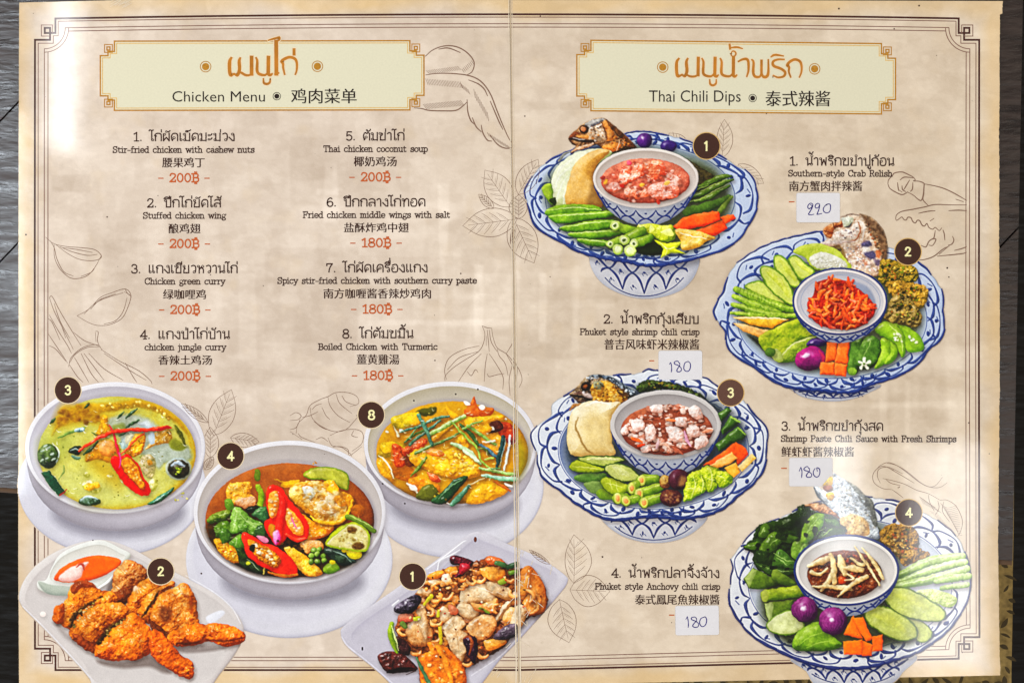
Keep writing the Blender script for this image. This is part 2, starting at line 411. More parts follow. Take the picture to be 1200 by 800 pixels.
def glints(l, reg, n, r=(1, 3), seed=1, col='f4f0e4', a=.75, ang=.2):
    """small wet highlights"""
    rng = np.random.RandomState(seed); pts = inside(reg, n, rng); sv = TR[:]; TR[:] = [0, 0, 1.0]
    for q in pts:
        L = r[0] + (r[1] - r[0]) * rng.rand(); t = ang + rng.randn() * .6; c, s = math.cos(t), math.sin(t)
        strip(l, np.array([[q[0] - L * c, q[1] - L * s], [q[0], q[1] + L * .25], [q[0] + L * c, q[1] + L * s * .4]]), [.2, .5 + .7 * rng.rand(), .2], col, sh=0, soft=1, a=a)
    TR[:] = sv
BLK = '120a06 2a1a0e'
def green_curry():
    D = 'green_curry'; Z(0, 0, 1)
    white_bowl(D, (135, 524.5, 105.5, 77), (137, 530, 92.5, 66), 622, (131, 569, 110, 82), None)
    Z(20, 430, 5); c = lab(D, 'curry'); v = lab(D, 'vegetable'); m = lab(D, 'chicken'); r = lab(D, 'chilli')
    ell(c, (585, 502), 463, 330, 'a8861a b8a238 bab45c c4c278 d0ce90', bev=12, na=.16, ns=24, gy=.28, sh=.25, tone=.06)
    blob(c, '560,210 700,190 860,240 980,340 1020,470 1000,400 880,290 700,235 560,260 400,290 260,350 200,400 280,270 400,215', '8a6206 b98a0c d6aa24', na=.3, ns=6, sh=0, soft=4, a=.85)
    blob(c, '215,335 260,220 380,222 480,262 600,300 560,345 400,320 280,350', 'a27a08 c09a1c', na=.3, ns=6, sh=0, soft=10, a=.8)
    bits(c, '235,330 265,225 380,225 470,275 520,310 400,330 300,330', 90, (1, 4), ['7a4a04 a8740c c89a24', '8a5a08 b88418 d8b040', '5a3404 8a5808', 'a87c10 d0ac3c'], 7, sh=.08, sp=.3, soft=2.6, a=.45)
    bits(c, '400,215 700,195 860,260 960,340 880,300 700,235 520,245', 36, (.8, 2.4), ['9a7410 d0a428', '7a5a08 a8840c', 'e0c050 f4e4a0'], 17, sh=.15, sp=.6, soft=1.2)
    blob(c, '540,300 650,275 770,300 840,360 880,430 1000,465 1015,545 880,560 830,595 770,530 640,490 600,410 540,345', '7a8a80 9cacaa b4c0c6', na=.3, ns=7, sh=0, soft=5, a=.8)
    blob(c, '560,350 620,330 640,360 600,395', '5c6a20 8a9038', sh=0, soft=3, a=.7); blob(c, '700,330 760,320 800,350 760,360', 'c4ccd4', sh=0, soft=3, a=.8)
    blob(c, '430,500 560,560 620,640 600,740 480,640 420,560', 'a8820e c8a428', sh=0, soft=14, a=.6)
    blob(c, '130,430 250,380 330,430 240,560 140,560', '929a48 a4ac5a', sh=0, soft=14, a=.6)
    blob(c, '300,620 600,700 760,780 500,830 330,780', 'b4b468 c4c480', sh=0, soft=16, a=.5)
    W = dict(sh=.2, soft=1.3, sp=.6)
    strip(v, '240,415 310,385 400,352', [8, 16, 8], '30602a 5e8c40 8aac60', sh=.2, soft=1.5)
    ell(v, (365, 368), 30, 13, '3a5a5a 8aa8a8 e4ecec', rot=-.2, sh=.1, na=.5, ns=3)
    blob(m, '465,400 485,340 492,288 528,288 534,340 565,370 520,405', '8a5a06 c8900e ecc040', bump=2, bs=4, na=.35, ns=4, **W)
    blob(m, '400,550 425,480 500,425 570,440 605,500 565,565 480,540', '865404 bc8210 dcaa2c', bump=2, na=.35, ns=5, sh=.15, soft=3, sp=.5)
    blob(m, '480,462 520,428 562,440 582,490 540,522 488,502', 'b46a20 e09a50 f6d0a0', na=.25, **W)
    blob(m, '630,430 690,390 740,388 752,440 720,512 650,522 618,480', '8a5006 c8860e ecb830 f4d878', bump=3, bs=4, na=.35, ns=4, **W)
    blob(m, '600,440 640,405 655,450 620,482', '7a9088 ccd8d4', sh=.1, soft=1.5); blob(m, '640,400 690,395 660,440 635,440', 'e0d8b8', sh=0, soft=2)
    blob(m, '805,385 880,358 912,400 900,442 830,452 750,482 790,430', '96681a c89a3c e4cca0', bump=2.5, bs=4, na=.4, ns=3, **W)
    blob(m, '712,545 770,508 808,540 812,590 790,655 740,622 718,580', '8c8450 c4b080 e8dcc0', bump=2.5, bs=4, na=.4, ns=3, sh=.2, soft=2, sp=.9)
    ell(m, (780, 560), 18, 16, 'b87c1c e8b848', sh=.1, soft=1.5); blob(c, '765,398 802,385 806,442 780,447', 'a8b6c0 ccd6dc', sh=0, soft=1.5)
    for (x, y, rx, ry) in ((440, 698, 58, 36), (410, 630, 20, 15), (795, 690, 28, 38), (545, 640, 18, 6)):
        ell(c, (x, y), rx, ry, '98963c c8c070 ece6cc', rot=.3, na=.6, ns=3, sh=.15, sp=.7, soft=1.6)
    ell(m, (425, 700), 34, 22, 'b88608 e4b028 f8e090', bump=2, sh=.2, soft=1.3, sp=.8); ell(m, (466, 690), 22, 20, 'b88608 e4b028 f8e090', bump=2, sh=.2, soft=1.3, sp=.8)
    ell(v, (182, 520), 63, 71, '13260c 2a4c1a 55783a 8aa46c', na=.4, ns=5, sp=.9, soft=1.3)
    strip(c, '205,445 245,490 232,560', [3, 8, 3], 'c0d0c8 e8eee8', sh=0, soft=1.3)
    for (x, y) in ((150, 490), (175, 535), (205, 508), (185, 472), (145, 545), (165, 462), (215, 540)):
        ell(v, (x, y), 13, 6, '9ab4a8 f4f8f4', rot=-.5, sh=0, soft=1.4, a=.75, na=.4, ns=2)
    blob(v, '138,618 190,600 232,662 288,735 242,757 190,700', '0a3420 14563a 2c7e54', smooth=False, rim=('7aa078 d8e4c8', .6), na=.3, ns=5, sh=.4)
    strip(r, '250,752 270,738 292,718', [6, 9, 5], '8a1a10 c04030', sh=0)
    strip(v, '240,660 270,620 275,575', [4, 9, 4], '4a743a 88a860', sh=.1, soft=1.3)
    blob(v, '765,802 830,755 915,703 905,735 830,795', '103f24 28704a 68ac90', sp=.7, na=.35, ns=4, soft=1.2)
    ell(v, (425, 785), 66, 28, '183818 385e3c 90b0a0', na=.5, ns=4, sp=1, soft=1.3); strip(c, '375,775 425,755 475,770', [4, 12, 4], 'c0d0d8 eef2f4', sh=0, soft=1.5, na=.4, ns=3)
    ell(c, (948, 597), 76, 66, '90a4a8 c8d4d8', sh=0, soft=2.5, a=.8)
    ell(v, (948, 597), 65, 57, '161408 322c18 5c563a', na=.4, ns=5, sp=.4, soft=1.2, rim=('4a4430 7a7458', 1))
    strip(v, '905,575 945,558 982,577', [10, 26, 10], '7a8690 d0dae2', sh=0, na=.5, ns=3, soft=1.3)
    bits(v, '922,590 962,582 968,622 928,632', 12, (1, 2), ['3a5a10 88a828', 'b8c848', '6a8a18'], 5)
    for (s, w) in (('590,300 625,262', 20), ('640,300 670,270 700,245', 22), ('635,352 680,330 710,310', 20), ('390,512 430,480 472,438', 22), ('400,235 425,215', 18), ('195,330 225,300', 22), ('470,400 440,382', 8), ('600,400 640,380', 16)):
        strip(v, s, [w * .4, w, w * .4], '0a2e14 24562e 5c8a60', sh=.25, sp=.6, soft=1.2, na=.35, ns=3)
    strip(v, '925,338 955,390 988,452', [8, 24, 12], '2c3406 565a0c 88882a', soft=1.5, na=.35, ns=4)
    blob(v, '890,440 930,420 992,470 950,492 900,470', '6c741a a0a044', sh=0, soft=3)
    blob(v, '298,490 345,460 387,475 360,512 320,507', '0c2214 264430', sh=.25, na=.4, ns=3); strip(v, '310,492 345,480 385,492', [3, 7, 3], '90a8a0 d4e0dc', sh=0)
    blob(v, '320,515 370,525 360,545 330,540', '3a6848 90b0a0', sh=0, soft=1.5)
    bits(c, '150,400 900,300 1000,600 700,780 300,740', 60, (.5, 1.2), ['6a5a08', '3a4410', '9a7a10', '587018'], 9, sh=0, a=.7)
    glints(c, '180,300 520,240 900,280 1000,480 960,680 700,780 300,760 150,600', 34, (1, 3.4), 5); glints(c, '480,300 620,300 620,460 440,480', 12, (1, 3), 6)
    # chilli strands and slice
    strip(r, '540,338 568,395 588,480 604,545', [6, 14, 15, 8], '8a0a1e c01836 e0507c', sp=.5, sh=.5)
    strip(r, '742,385 690,432 650,470 610,508', [8, 12, 12, 8], 'b82a0c e4502a f4845c', sp=.5, sh=.5)
    strip(r, '368,490 400,462 450,430 500,402 560,380 640,368 700,366 760,366 830,360 880,352 908,354', [14, 19, 20, 20, 20, 20, 20, 22, 26, 20, 4], 'a01006 d82a14 f05a24 f4743c', sp=.6, sh=.6)
    strip(r, '830,362 880,352 905,356', [14, 18, 4], '9a0a1a d02030', sp=.5, sh=0)
    blob(r, '550,560 556,525 610,520 650,513 700,555 735,625 778,705 770,748 715,745 640,692 585,620', 'a00606 d41410 ee3820', sp=.5, bev=3, sh=.55, rim=('c01008 f04028', .8))
    blob(r, '612,545 660,530 700,575 730,640 752,700 722,712 665,655 622,600', 'b0540a e08e18 f2b43e', bump=2.5, bs=3, na=.4, ns=3, sh=.3, edge=.3)
    bits(r, '625,550 680,560 735,690 700,690 640,610', 24, (1, 1.9), ['e09a24 f0c058', 'c07410 e8a030', 'e8c880'], 3, sh=.3, sp=.4, soft=1.4)
    strip(r, '600,500 608,560 600,590', [8, 10, 4], 'b0285a e070a8', sh=0)
    Z(20, 430, 5); bits(lab(D, 'bowl'), '880,800 990,720 1000,770 920,810', 7, (.8, 1.8), ['d0c468 ece4a0', 'b8b050'], 4, sh=.1)

def jungle_curry():
    D = 'jungle_curry'; Z(0, 0, 1)
    white_bowl(D, (339.5, 600, 112.5, 84), (339.5, 609, 99.5, 67.5), 702, (339, 655, 121, 92), None, wall='b0a59e c3b9b4 cec6ca')
    Z(220, 530, 5); c = lab(D, 'curry'); v = lab(D, 'vegetable'); m = lab(D, 'chicken'); r = lab(D, 'chilli'); e = lab(D, 'eggplant')
    ell(c, (598, 397), 495, 335, '4c2408 7e4010 a66228 b6723e', bev=10, na=.14, ns=20, gy=-.18, sh=.3)
    blob(c, '115,420 300,330 640,350 800,400 1000,520 1040,600 850,700 500,725 300,670 150,545', '140e04 36240a 5c3c12', na=.4, ns=5, sh=0, soft=6, a=.9)
    strip(m, '510,155 570,172 650,165', [3, 8, 12], 'c88a10 ecc23c', sh=.1)
    blob(e, '675,128 740,88 850,85 930,118 947,170 936,218 890,206 800,160 720,156', '8a8a28 aeae48 d0cc7c', na=.3, ns=4, rim=('52780e 8aa826', 2.2), sh=.4, sp=.3)
    blob(m, '550,200 560,175 640,165 660,190 600,205', 'c08408 e8b828', sh=.2)
    bits(m, '730,60 760,40 765,80 735,80', 4, (.8, 1.6), ['d8a028', 'c88a18'], 2, sh=0)
    blob(m, '225,270 235,195 280,177 368,170 372,240 396,290 350,320 290,305', 'a0600a d89626 f0be50 f8dc90', bump=6, bs=6, rough=1.2, na=.3, ns=5, sp=.5)
    blob(m, '278,285 330,262 390,262 393,308 330,328', 'b87848 e4b084 f6dcc0', bump=4, bs=5, rough=1, sp=.5)
    strip(v, '412,200 432,250 424,312', [34, 38, 34], '466e06 78a418 b4d254', sp=.5)
    strip(v, '408,110 410,150', [30, 32], '3c6a0c 6a9a20', sh=.2, sp=.4, a=.85)
    for (p, q) in (('220,280 262,275 272,330 226,328', '3c7614 6ea838'), ('340,330 400,308 440,330 380,352', '0a1408 1e2c18'),
                   ('125,375 232,333 258,360 200,402 150,406', '2c4a0a 668826 aac060'), ('155,430 232,398 264,470 240,512 168,490', '28500c 46801c 74a83c'),
                   ('375,360 420,320 472,322 462,402 430,402 400,380', '1e4e30 3a8048 6cac70'),
                   ('240,525 300,480 332,500 322,572 262,562', '2a6414 549e34 8cc460'),
                   ('272,322 318,328 368,382 440,410 438,482 370,486 342,460 290,472 254,470 248,420', '2a5c18 4e902e 86c060 b4d8a0')):
        blob(v, p, q, na=.32, ns=6, bump=2, bs=6, sp=.5, sh=.55, rough=1.2, rs=6)
    for s in ('300,340 330,390 400,440', '290,350 280,400 262,460', '330,400 380,410 430,430', '140,385 200,365 240,350', '160,450 200,455 240,470', '290,500 280,540'):
        strip(v, s, [2, 5, 2], 'a8d080 d8ecc0', sh=0, a=.7)
    blob(m, '155,515 200,505 290,572 302,642 260,642 190,592', '9a5a06 d29c1a ecc650', bump=4, bs=5, rough=1, na=.3, ns=4, sp=.5)
    bits(m, '190,540 280,580 280,620 210,580', 12, (.8, 1.5), ['c84a10', 'f0d878', 'b87010'], 4, sh=.2)
    blob(v, '300,575 352,600 440,690 430,712 340,682 298,640', '0a1c0c 223e1a 4a6a38', na=.35, ns=4, sp=.7)
    strip(v, '310,600 370,640 420,690', [3, 6, 3], '5a7a58 a0b898', sh=0)
    ell(v, (354, 650), 14, 12, '8a9a18 d8d850', sh=.2)
    strip(m, '450,670 445,710', 7, 'd8c060', sh=0)
    # chicken right
    blob(m, '640,430 665,360 740,400 860,430 822,480 742,512 692,512', 'a85604 e0920e f6b834', bump=4, bs=6, na=.25, ns=5, sp=.4, sh=.5)
    blob(m, '595,228 622,190 660,172 760,165 800,176 850,164 880,228 976,262 952,350 902,412 800,428 740,386 650,312 604,272', 'a4680c d0983a e6c684 f2e4bc', bump=8, bs=9, na=.3, ns=8, rough=1, sp=.5, sh=.6)
    strip(m, '610,210 650,182 720,172', [8, 16, 8], 'b87c18 e8c460', sh=.2, a=.8)
    blob(m, '645,300 700,320 740,370 700,350', 'a4660c d89a2a', sh=.3)
    ell(m, (700, 235), 44, 40, 'b0a88c d8d6c4 f2f2ec', na=.25, ns=5, sp=.6, sh=.4)
    ell(m, (640, 240), 40, 46, 'b88a28 e0be6c f4e2b0', bump=4, bs=5, sp=.5, sh=.2)
    for (p, q) in (('800,172 850,164 886,216 870,238 820,226', 'c47e06 f0b420 fad860'), ('760,300 820,250 880,260 900,320 830,370 770,350', 'b08048 dcbc90 f4e6d0'),
                   ('860,260 930,250 940,300 890,310', 'b87010 e8b44c'), ('900,230 970,262 950,330 920,280', 'b86c08 f0b430')):
        blob(m, p, q, bump=4, bs=5, sp=.5, sh=.35)
    strip(m, '720,370 760,398 850,412 925,376 968,275', [6, 18, 22, 22, 10], 'bc7e06 ecb824 fadc70', sh=.3, sp=.5)
    bits(m, '620,220 840,180 940,280 900,380 700,330', 44, (1.4, 4), ['c08a2c e4bc6c', 'd8c490 efe2c0', 'a86c1a d89c3c', '8a5a14 c08830'], 6, sh=.22, sp=.4, soft=2, a=.7); glints(m, '640,200 860,190 930,300 800,400 680,320', 26, (1, 2.4), 3)
    ell(m, (995, 338), 40, 36, '8a4a0c b8741e', bump=3, sh=.3)
    strip(v, '935,375 1010,405 1092,460', [30, 36, 26], '345610 5e842a 94b054', sp=.6)
    strip(v, '950,372 1020,402 1085,440', [3, 5, 3], 'b8d080', sh=0)
    blob(m, '655,540 700,512 782,520 792,572 742,566 702,592', 'b06a28 e0a868 f4d4a8', bump=3, bs=4, sp=.5)
    blob(m, '565,560 600,552 642,572 702,612 784,692 772,718 702,722 640,672 598,612', 'a8640a e2a226 f4cc60 fbe49c', bump=4, bs=5, na=.25, sp=.6, sh=.6)
    strip(m, '640,660 700,705 750,720', [6, 10, 6], 'c08020 f0c860', sh=.3)
    blob(v, '800,565 870,556 960,618 985,642 900,662 820,602', '0c1a14 263e30 5a7864', na=.35, ns=4, sp=.8)
    strip(v, '850,575 910,600 960,640', [3, 6, 3], '6a8a78 a8c0b0', sh=0)
    blob(v, '790,690 815,655 852,640 892,680 832,712', '34660e 74a42a a8cc60', sp=.4)
    for (p, q) in (('180,470 230,440 250,500 210,530', '1e4a10 3a7a24 70ac50'), ('300,420 350,430 340,470 300,460', '2a6418 5aa03c 98cc78'), ('400,440 450,420 450,480 410,500', '1c4a1c 3a8040'), ('110,390 170,360 190,390 130,420', '244a0a 588020 a0bc60'), ('280,560 330,570 340,630 300,610', '12300c 2f5a1c 5a8a44'), ('860,600 930,610 920,650 870,640', '0e2414 2a4c30 6a8a70')):
        blob(v, p, q, na=.3, ns=5, rough=1.5, rs=5, sh=.4, sp=.6)
    for (x, y) in ((740, 572), (770, 570), (727, 606), (758, 595), (795, 605), (760, 638), (800, 632), (725, 640)):
        ell(v, (x, y), 17, 17, '26460e 4f7e26 8cb454 cce0a0', sp=.9, sh=.6)
    blob(v, '930,572 1012,574 1016,610 972,626 932,602', 'a89806 dcd022 f0ec70', sp=.5, bump=2)
    ell(v, (848, 642), 16, 14, 'b8a008 e8dc30', sp=.5)
    ell(v, (915, 572), 16, 12, 'b8a008 e8dc30', sp=.5)
    blob(e, '805,532 850,470 920,418 1000,413 1062,470 1066,540 1032,582 920,566 840,556', 'a8a054 d4c88c e6e0c0', na=.25, ns=6, rim=('7e9c08 b8c41c', 3), sh=.6, sp=.4)
    strip(e, '812,528 870,470 930,430', [6, 12, 6], '8aa808 d0d828', sh=0)
    blob(e, '932,455 945,435 975,432 990,452 972,472 945,470', '5a3a0c 8a6422', na=.5, ns=2, sh=0, soft=2.5, bump=2)
    blob(e, '965,545 985,522 1020,525 1036,548 1015,568 980,566', '4a300a 7a5a20', na=.5, ns=2, sh=0, soft=2.5, bump=2)
    bits(e, '890,460 1040,460 1050,540 880,550', 34, (.7, 2), ['e8dcb8', 'b09450', 'd0c088', '8a7028'], 8, sh=.1, soft=1.2, a=.7)
    glints(v, '150,430 300,340 440,400 420,480 280,540 180,500', 22, (1, 2.6), 8, 'd8f0c0', .6)
    glints(m, '640,430 860,440 740,510', 12, (1, 2.4), 9); glints(c, '150,400 380,150 700,120 1000,330 1050,420', 20, (1, 3), 12, 'f0d8b0', .5)
    # chillies
    blob(r, '455,450 450,400 478,380 462,310 462,228 490,190 545,203 592,268 660,350 706,418 708,490 652,526 592,492 562,522 522,546 482,500', 'ae1206 de2a14 f2543a', bev=4, sp=.7, sh=.6)
    blob(r, '476,250 505,222 533,232 537,290 516,368 484,380 474,320', 'd07010 f09c30 f8cc80', bump=3, bs=3, na=.3, ns=3, sh=.4)
    blob(r, '580,325 622,352 672,420 676,478 640,484 606,460 586,430 574,385', 'd87614 f2ac4c f0d0b0', bump=3, bs=3, na=.3, ns=3, sh=.4)
    blob(r, '475,430 510,420 530,450 500,500 478,470', '8a5a10 e89820', bump=2, sh=.4)
    strip(r, '535,235 555,300 545,380 535,470 520,530', [20, 40, 50, 44, 28], 'ac1408 dc3020 f0624c', sp=.9, sh=.5)
    strip(r, '580,480 630,512 690,500', [16, 24, 14], 'c01c0c ec4a2c f47c60', sp=.7, sh=.4)
    bits(r, '580,340 640,380 670,460 610,450', 16, (1.2, 2.4), ['e8c898 f4e4c8', 'e8a850 f4d088', 'd88860'], 12, sh=.3, sp=.4, soft=1.4)
    bits(r, '480,260 525,240 520,340 485,370', 12, (1.2, 2.2), ['e09c34 f4c878', 'e8c090'], 13, sh=.3, sp=.4, soft=1.4)
    strip(r, '610,380 625,420 640,440', [6, 12, 6], 'c84878 f0a0b8', sh=0)
    blob(r, '500,470 530,455 545,500 520,545 500,515', 'b83080 e488c0 f8d0e8', sh=0, soft=2)
    blob(r, '318,478 350,470 400,500 450,530 502,546 582,592 632,652 640,716 582,727 500,696 418,656 348,600 325,540', 'b01408 e03018 f46040', bev=4, sp=.8, sh=.6)
    blob(r, '352,512 420,532 482,560 542,618 542,652 502,672 430,632 372,572', '7a3a08 d88a14 f4b840', bump=4, bs=3, na=.4, ns=4, sh=.5)
    bits(r, '370,530 440,540 500,580 530,640 500,655 430,610', 30, (1.2, 2.6), ['e8a834 f4cc80', 'd88a18 f0b848', 'ecd4a8', 'c07010'], 14, sh=.35, sp=.4, soft=1.4)
    bits(r, '375,540 405,530 420,590', 7, (1.5, 2.6), ['f0d8b0 f8ecd4'], 3, sh=.35, sp=.5, soft=1.3)
    blob(v, '370,540 395,545 385,580 360,570', '14200c', sh=0)
    blob(r, '400,490 440,485 470,510 460,530 420,510', 'c86a88 f0b0c0', sp=.5, sh=.2)
    strip(m, '470,700 560,722 640,715', [10, 22, 14], '9a5010 d88a30', sh=.3, bump=0)
    bits(v, '440,500 560,520 660,540 690,580 600,560', 14, (1, 2.6), ['14200c', '2a3a14', '5a3a10', '1a1208'], 16, sh=.2)

def turmeric_chicken():
    D = 'turmeric_chicken'; Z(0, 0, 1)
    white_bowl(D, (528, 520, 101.5, 73), (530, 530, 89, 60), 613, (531, 569, 106, 84), None, wall='b2a68c c6bcae d4ccd0')
    Z(420, 440, 5); c = lab(D, 'curry'); v = lab(D, 'spring_onion'); m = lab(D, 'chicken'); r = lab(D, 'chilli')
    ell(c, (550, 450), 445, 300, '7c5804 b07c08 cc9a14 d8b038', bev=12, na=.22, ns=14, sh=.3, gx=-.05)
    blob(c, '860,300 960,380 990,470 960,580 900,620 930,450', '8a8618 a8a02c', sh=0, soft=10, a=.7)
    blob(c, '620,202 655,160 680,120 702,182 792,190 762,236 640,238', '9c4206 c8681a e0903c', na=.35, ns=4, bump=2, sh=.1, soft=1)
    blob(c, '350,202 448,180 455,215 400,236 340,226', '3e3e08 66661e', sh=0, soft=2, na=.3)
    for (p, q) in (('200,242 332,215 342,270 262,312 200,292', '94800a c8ac1c e4cc50'), ('300,245 350,215 356,280 310,287', 'c8940c f0c434'),
                   ('110,470 150,395 230,390 300,420 210,470 130,480', '8e7408 c09c14'), ('130,400 200,385 230,430 150,450', 'd0a010 f4cc30'), ('110,485 182,500 212,600 190,622 120,562', 'a06a06 d89e10 f0c440'),
                   ('200,420 330,560 330,620 220,600 200,520', 'a05808 d0821a'), ('720,340 800,330 880,400 830,460 740,420', 'b8780a dca02c f0c868'), ('290,612 382,590 472,642 462,692 350,692', 'b06006 e08e12 f0b040')):
        blob(m, p, q, bump=3, bs=7, na=.25, ns=6, sp=.4, sh=.3, soft=1)
    for (p, q) in (('195,405 242,410 292,480 282,522 220,532 205,462', '842406 c0501a e08040'), ('832,270 902,290 924,380 884,402 822,332', '701a06 b04018 d87038'),
                   ('778,270 832,265 852,312 800,332 750,330', '32100c 5a2416 8a5038'), ('330,520 300,490 250,440 290,530', '5a2408 8a4a14')):
        blob(r, p, q, bump=2, bs=4, na=.3, ns=4, sp=.6, sh=.35)
    strip(c, '118,472 150,490 180,530 205,602', [4, 8, 9, 5], 'e0dcc4 fcfaf0', sh=.2, na=.3, ns=3)
    strip(c, '285,630 320,655 350,700', [8, 16, 8], 'c8b890 f8f4e4', sh=.2, na=.5, ns=2)
    for (x, y, a, b) in ((636, 160, 22, 10), (725, 185, 18, 14), (780, 308, 16, 10), (860, 250, 12, 6), (320, 655, 26, 16), (880, 640, 26, 8), (300, 635, 14, 5), (170, 325, 10, 6), (250, 320, 14, 8), (520, 745, 20, 4)):
        ell(c, (x, y), a, b, 'e8e0d0 ffffff', rot=.4, sh=.2, soft=.8)
    blob(m, '620,262 702,240 842,230 852,256 762,272 782,312 730,342 660,332', 'bc7c06 e6ae1e f6cc50', bump=4, bs=6, sp=.5, sh=.4)
    blob(m, '508,172 540,198 582,232 540,242', 'd8980a f4c030', sh=.2)
    blob(r, '255,432 300,402 380,365 406,385 380,420 300,456 265,468', '96300a d0622c f0a070', bump=4, bs=4, rough=1, sp=.5, sh=.4)
    blob(m, '298,468 345,428 430,420 512,440 560,402 580,360 622,350 652,400 642,450 702,520 712,582 662,602 562,602 470,582 400,552 330,522', 'a86e04 d69a10 ecbc2e f6d868', bump=9, bs=12, na=.25, ns=9, rough=.8, sp=.4, sh=.6)
    blob(m, '395,440 450,425 502,450 492,472 430,466', 'b85a10 ec9c48 f8cc98', sh=.3, sp=.4)
    for s in ('520,450 560,490 540,540', '600,545 660,520 690,530', '420,540 500,560 580,575', '470,470 520,480 540,520', '600,430 620,470 600,500', '580,370 600,400 590,430'):
        strip(m, s, [2, 5, 2], 'a86c06 c08410', sh=0, soft=1.2, a=.8)
    bits(m, '520,450 640,440 690,540 560,580', 24, (1.2, 3.4), ['e0a814 f4d050', 'f0c840 fae490', 'c8900c e8b828'], 5, sh=.25, sp=.4)
    blob(r, '400,562 470,590 476,625 430,612', '9a300c e07440 f0a880', bump=3, sp=.5)
    blob(m, '630,745 660,690 700,650 762,634 840,640 872,682 800,722 720,747', 'b87c04 e6a816 f6cc4c', bump=6, bs=8, sp=.5, sh=.5, rough=.8)
    strip(r, '790,620 850,650 890,675', [8, 22, 10], 'a04a0a e09030', sh=.3, sp=.5)
    blob(v, '340,716 355,675 420,630 472,690 420,736', '40400a 62661c 84883c', na=.2, sp=.3)
    for (p, q) in (('425,738 490,680 560,610 640,588 600,650 510,747', '0a2416 18502c 3a7c46'), ('535,752 590,690 640,640 652,660 570,757', '24543a 549070 90b8a0')):
        blob(v, p, q, sp=.6, sh=.5, bev=3)
    strip(v, '470,720 540,650 610,605', [3, 7, 4], '5a9a68 90c090', sh=0)
    G1 = '1c4826 468a4c a4c894'; G2 = '1a4034 44785c 98c09c'; G3 = '5a8a38 9cc474 dcecc0'
    for (s, w, q) in (('240,330 350,300 440,255 532,235', [10, 22, 22, 14], G2), ('230,350 215,310 205,290', [20, 8, 2], 'b8b088 e8e4c8'),
                      ('270,390 360,330 440,300', [14, 18, 14], '24501c 4a7a34 84a860'), ('300,402 380,340 480,260', [22, 22, 16], G2), ('350,300 300,360 270,390', [8, 14, 6], G1),
                      ('412,350 500,300 560,265 622,238', [30, 34, 32, 26], G3), ('335,452 420,412 520,372 592,335', [18, 22, 20, 12], '285420 629248 a4c880'),
                      ('352,232 390,305 432,402', [22, 28, 22], '244a3e 54886c 9cc4a8'), ('600,290 660,345 702,405', [22, 30, 24], '1c4422 2f6632 6a9a5c'),
                      ('540,262 620,350 700,430 720,500 792,562', [10, 16, 16, 14, 6], '4a7c20 8aba50 c4dc90'), ('640,292 720,350 802,402', [18, 24, 18], '44762c 82b45c bcdca0'),
                      ('615,315 660,285 725,264', [12, 14, 10], '4a8a30 90c868'), ('440,370 480,340 550,290', [26, 24, 8], 'b07808 e0b028'),
                      ('545,395 640,442 712,515', [24, 36, 18], '6ca454 b4dca4 ecf6e4'), ('620,440 700,500', [22, 18], 'b0d8a0 e8f4e0'), ('715,405 760,435 812,475', [16, 28, 20], '142024 4a6a74 94b4bc'),
                      ('730,390 800,380', [10, 14], 'd0c8b0 f4f0e0'), ('888,352 876,450 852,552', [16, 16, 12], 'b8c8c8 f0f4f4'), ('850,362 832,450 806,548', [30, 38, 16], '081e1e 204844 4c7c74'),
                      ('862,366 846,450 826,530', [3, 6, 3], '90b4b0', ), ('770,470 740,430 700,430', [6, 18, 8], '384818 7c9438'), ('790,480 740,490', [18, 10], '90b038 d0dc80'),
                      ('708,543 800,560 912,578', [14, 26, 22], '50903c 98c874 d8ecc0'), ('725,582 820,600 925,605', [16, 32, 28], '4c9468 98ccA8 dcf0e0'.lower()), ('780,545 830,540', [10, 10], G1),
                      ('305,588 350,542 398,478', [10, 26, 18], '28480e 64862c a0b868'), ('640,640 700,615 740,600', [4, 7, 4], 'f0e8c8')):
        strip(v, s, [z * .84 for z in (w if isinstance(w, list) else [w])], q, sp=.6, sh=.5, na=.3, ns=4)
    glints(c, '130,560 180,360 360,190 700,170 900,300 980,470 900,640 600,740 300,690', 60, (1, 3.6), 14); glints(m, '330,460 520,440 700,540 560,590', 22, (1, 2.6), 15)
    bits(c, '130,560 180,360 360,190 700,170 900,300 980,470 900,640 600,740 300,690', 40, (.6, 1.6), ['e8c040', '8a5a04', 'c87010', 'f0d880'], 19, sh=0, a=.7)
    for (x, y) in ((142, 632), (272, 748), (325, 146), (700, 80), (570, 108)):
        ell(lab(D, 'bowl'), (x, y), 5, 5, '2a1a14', sh=0)

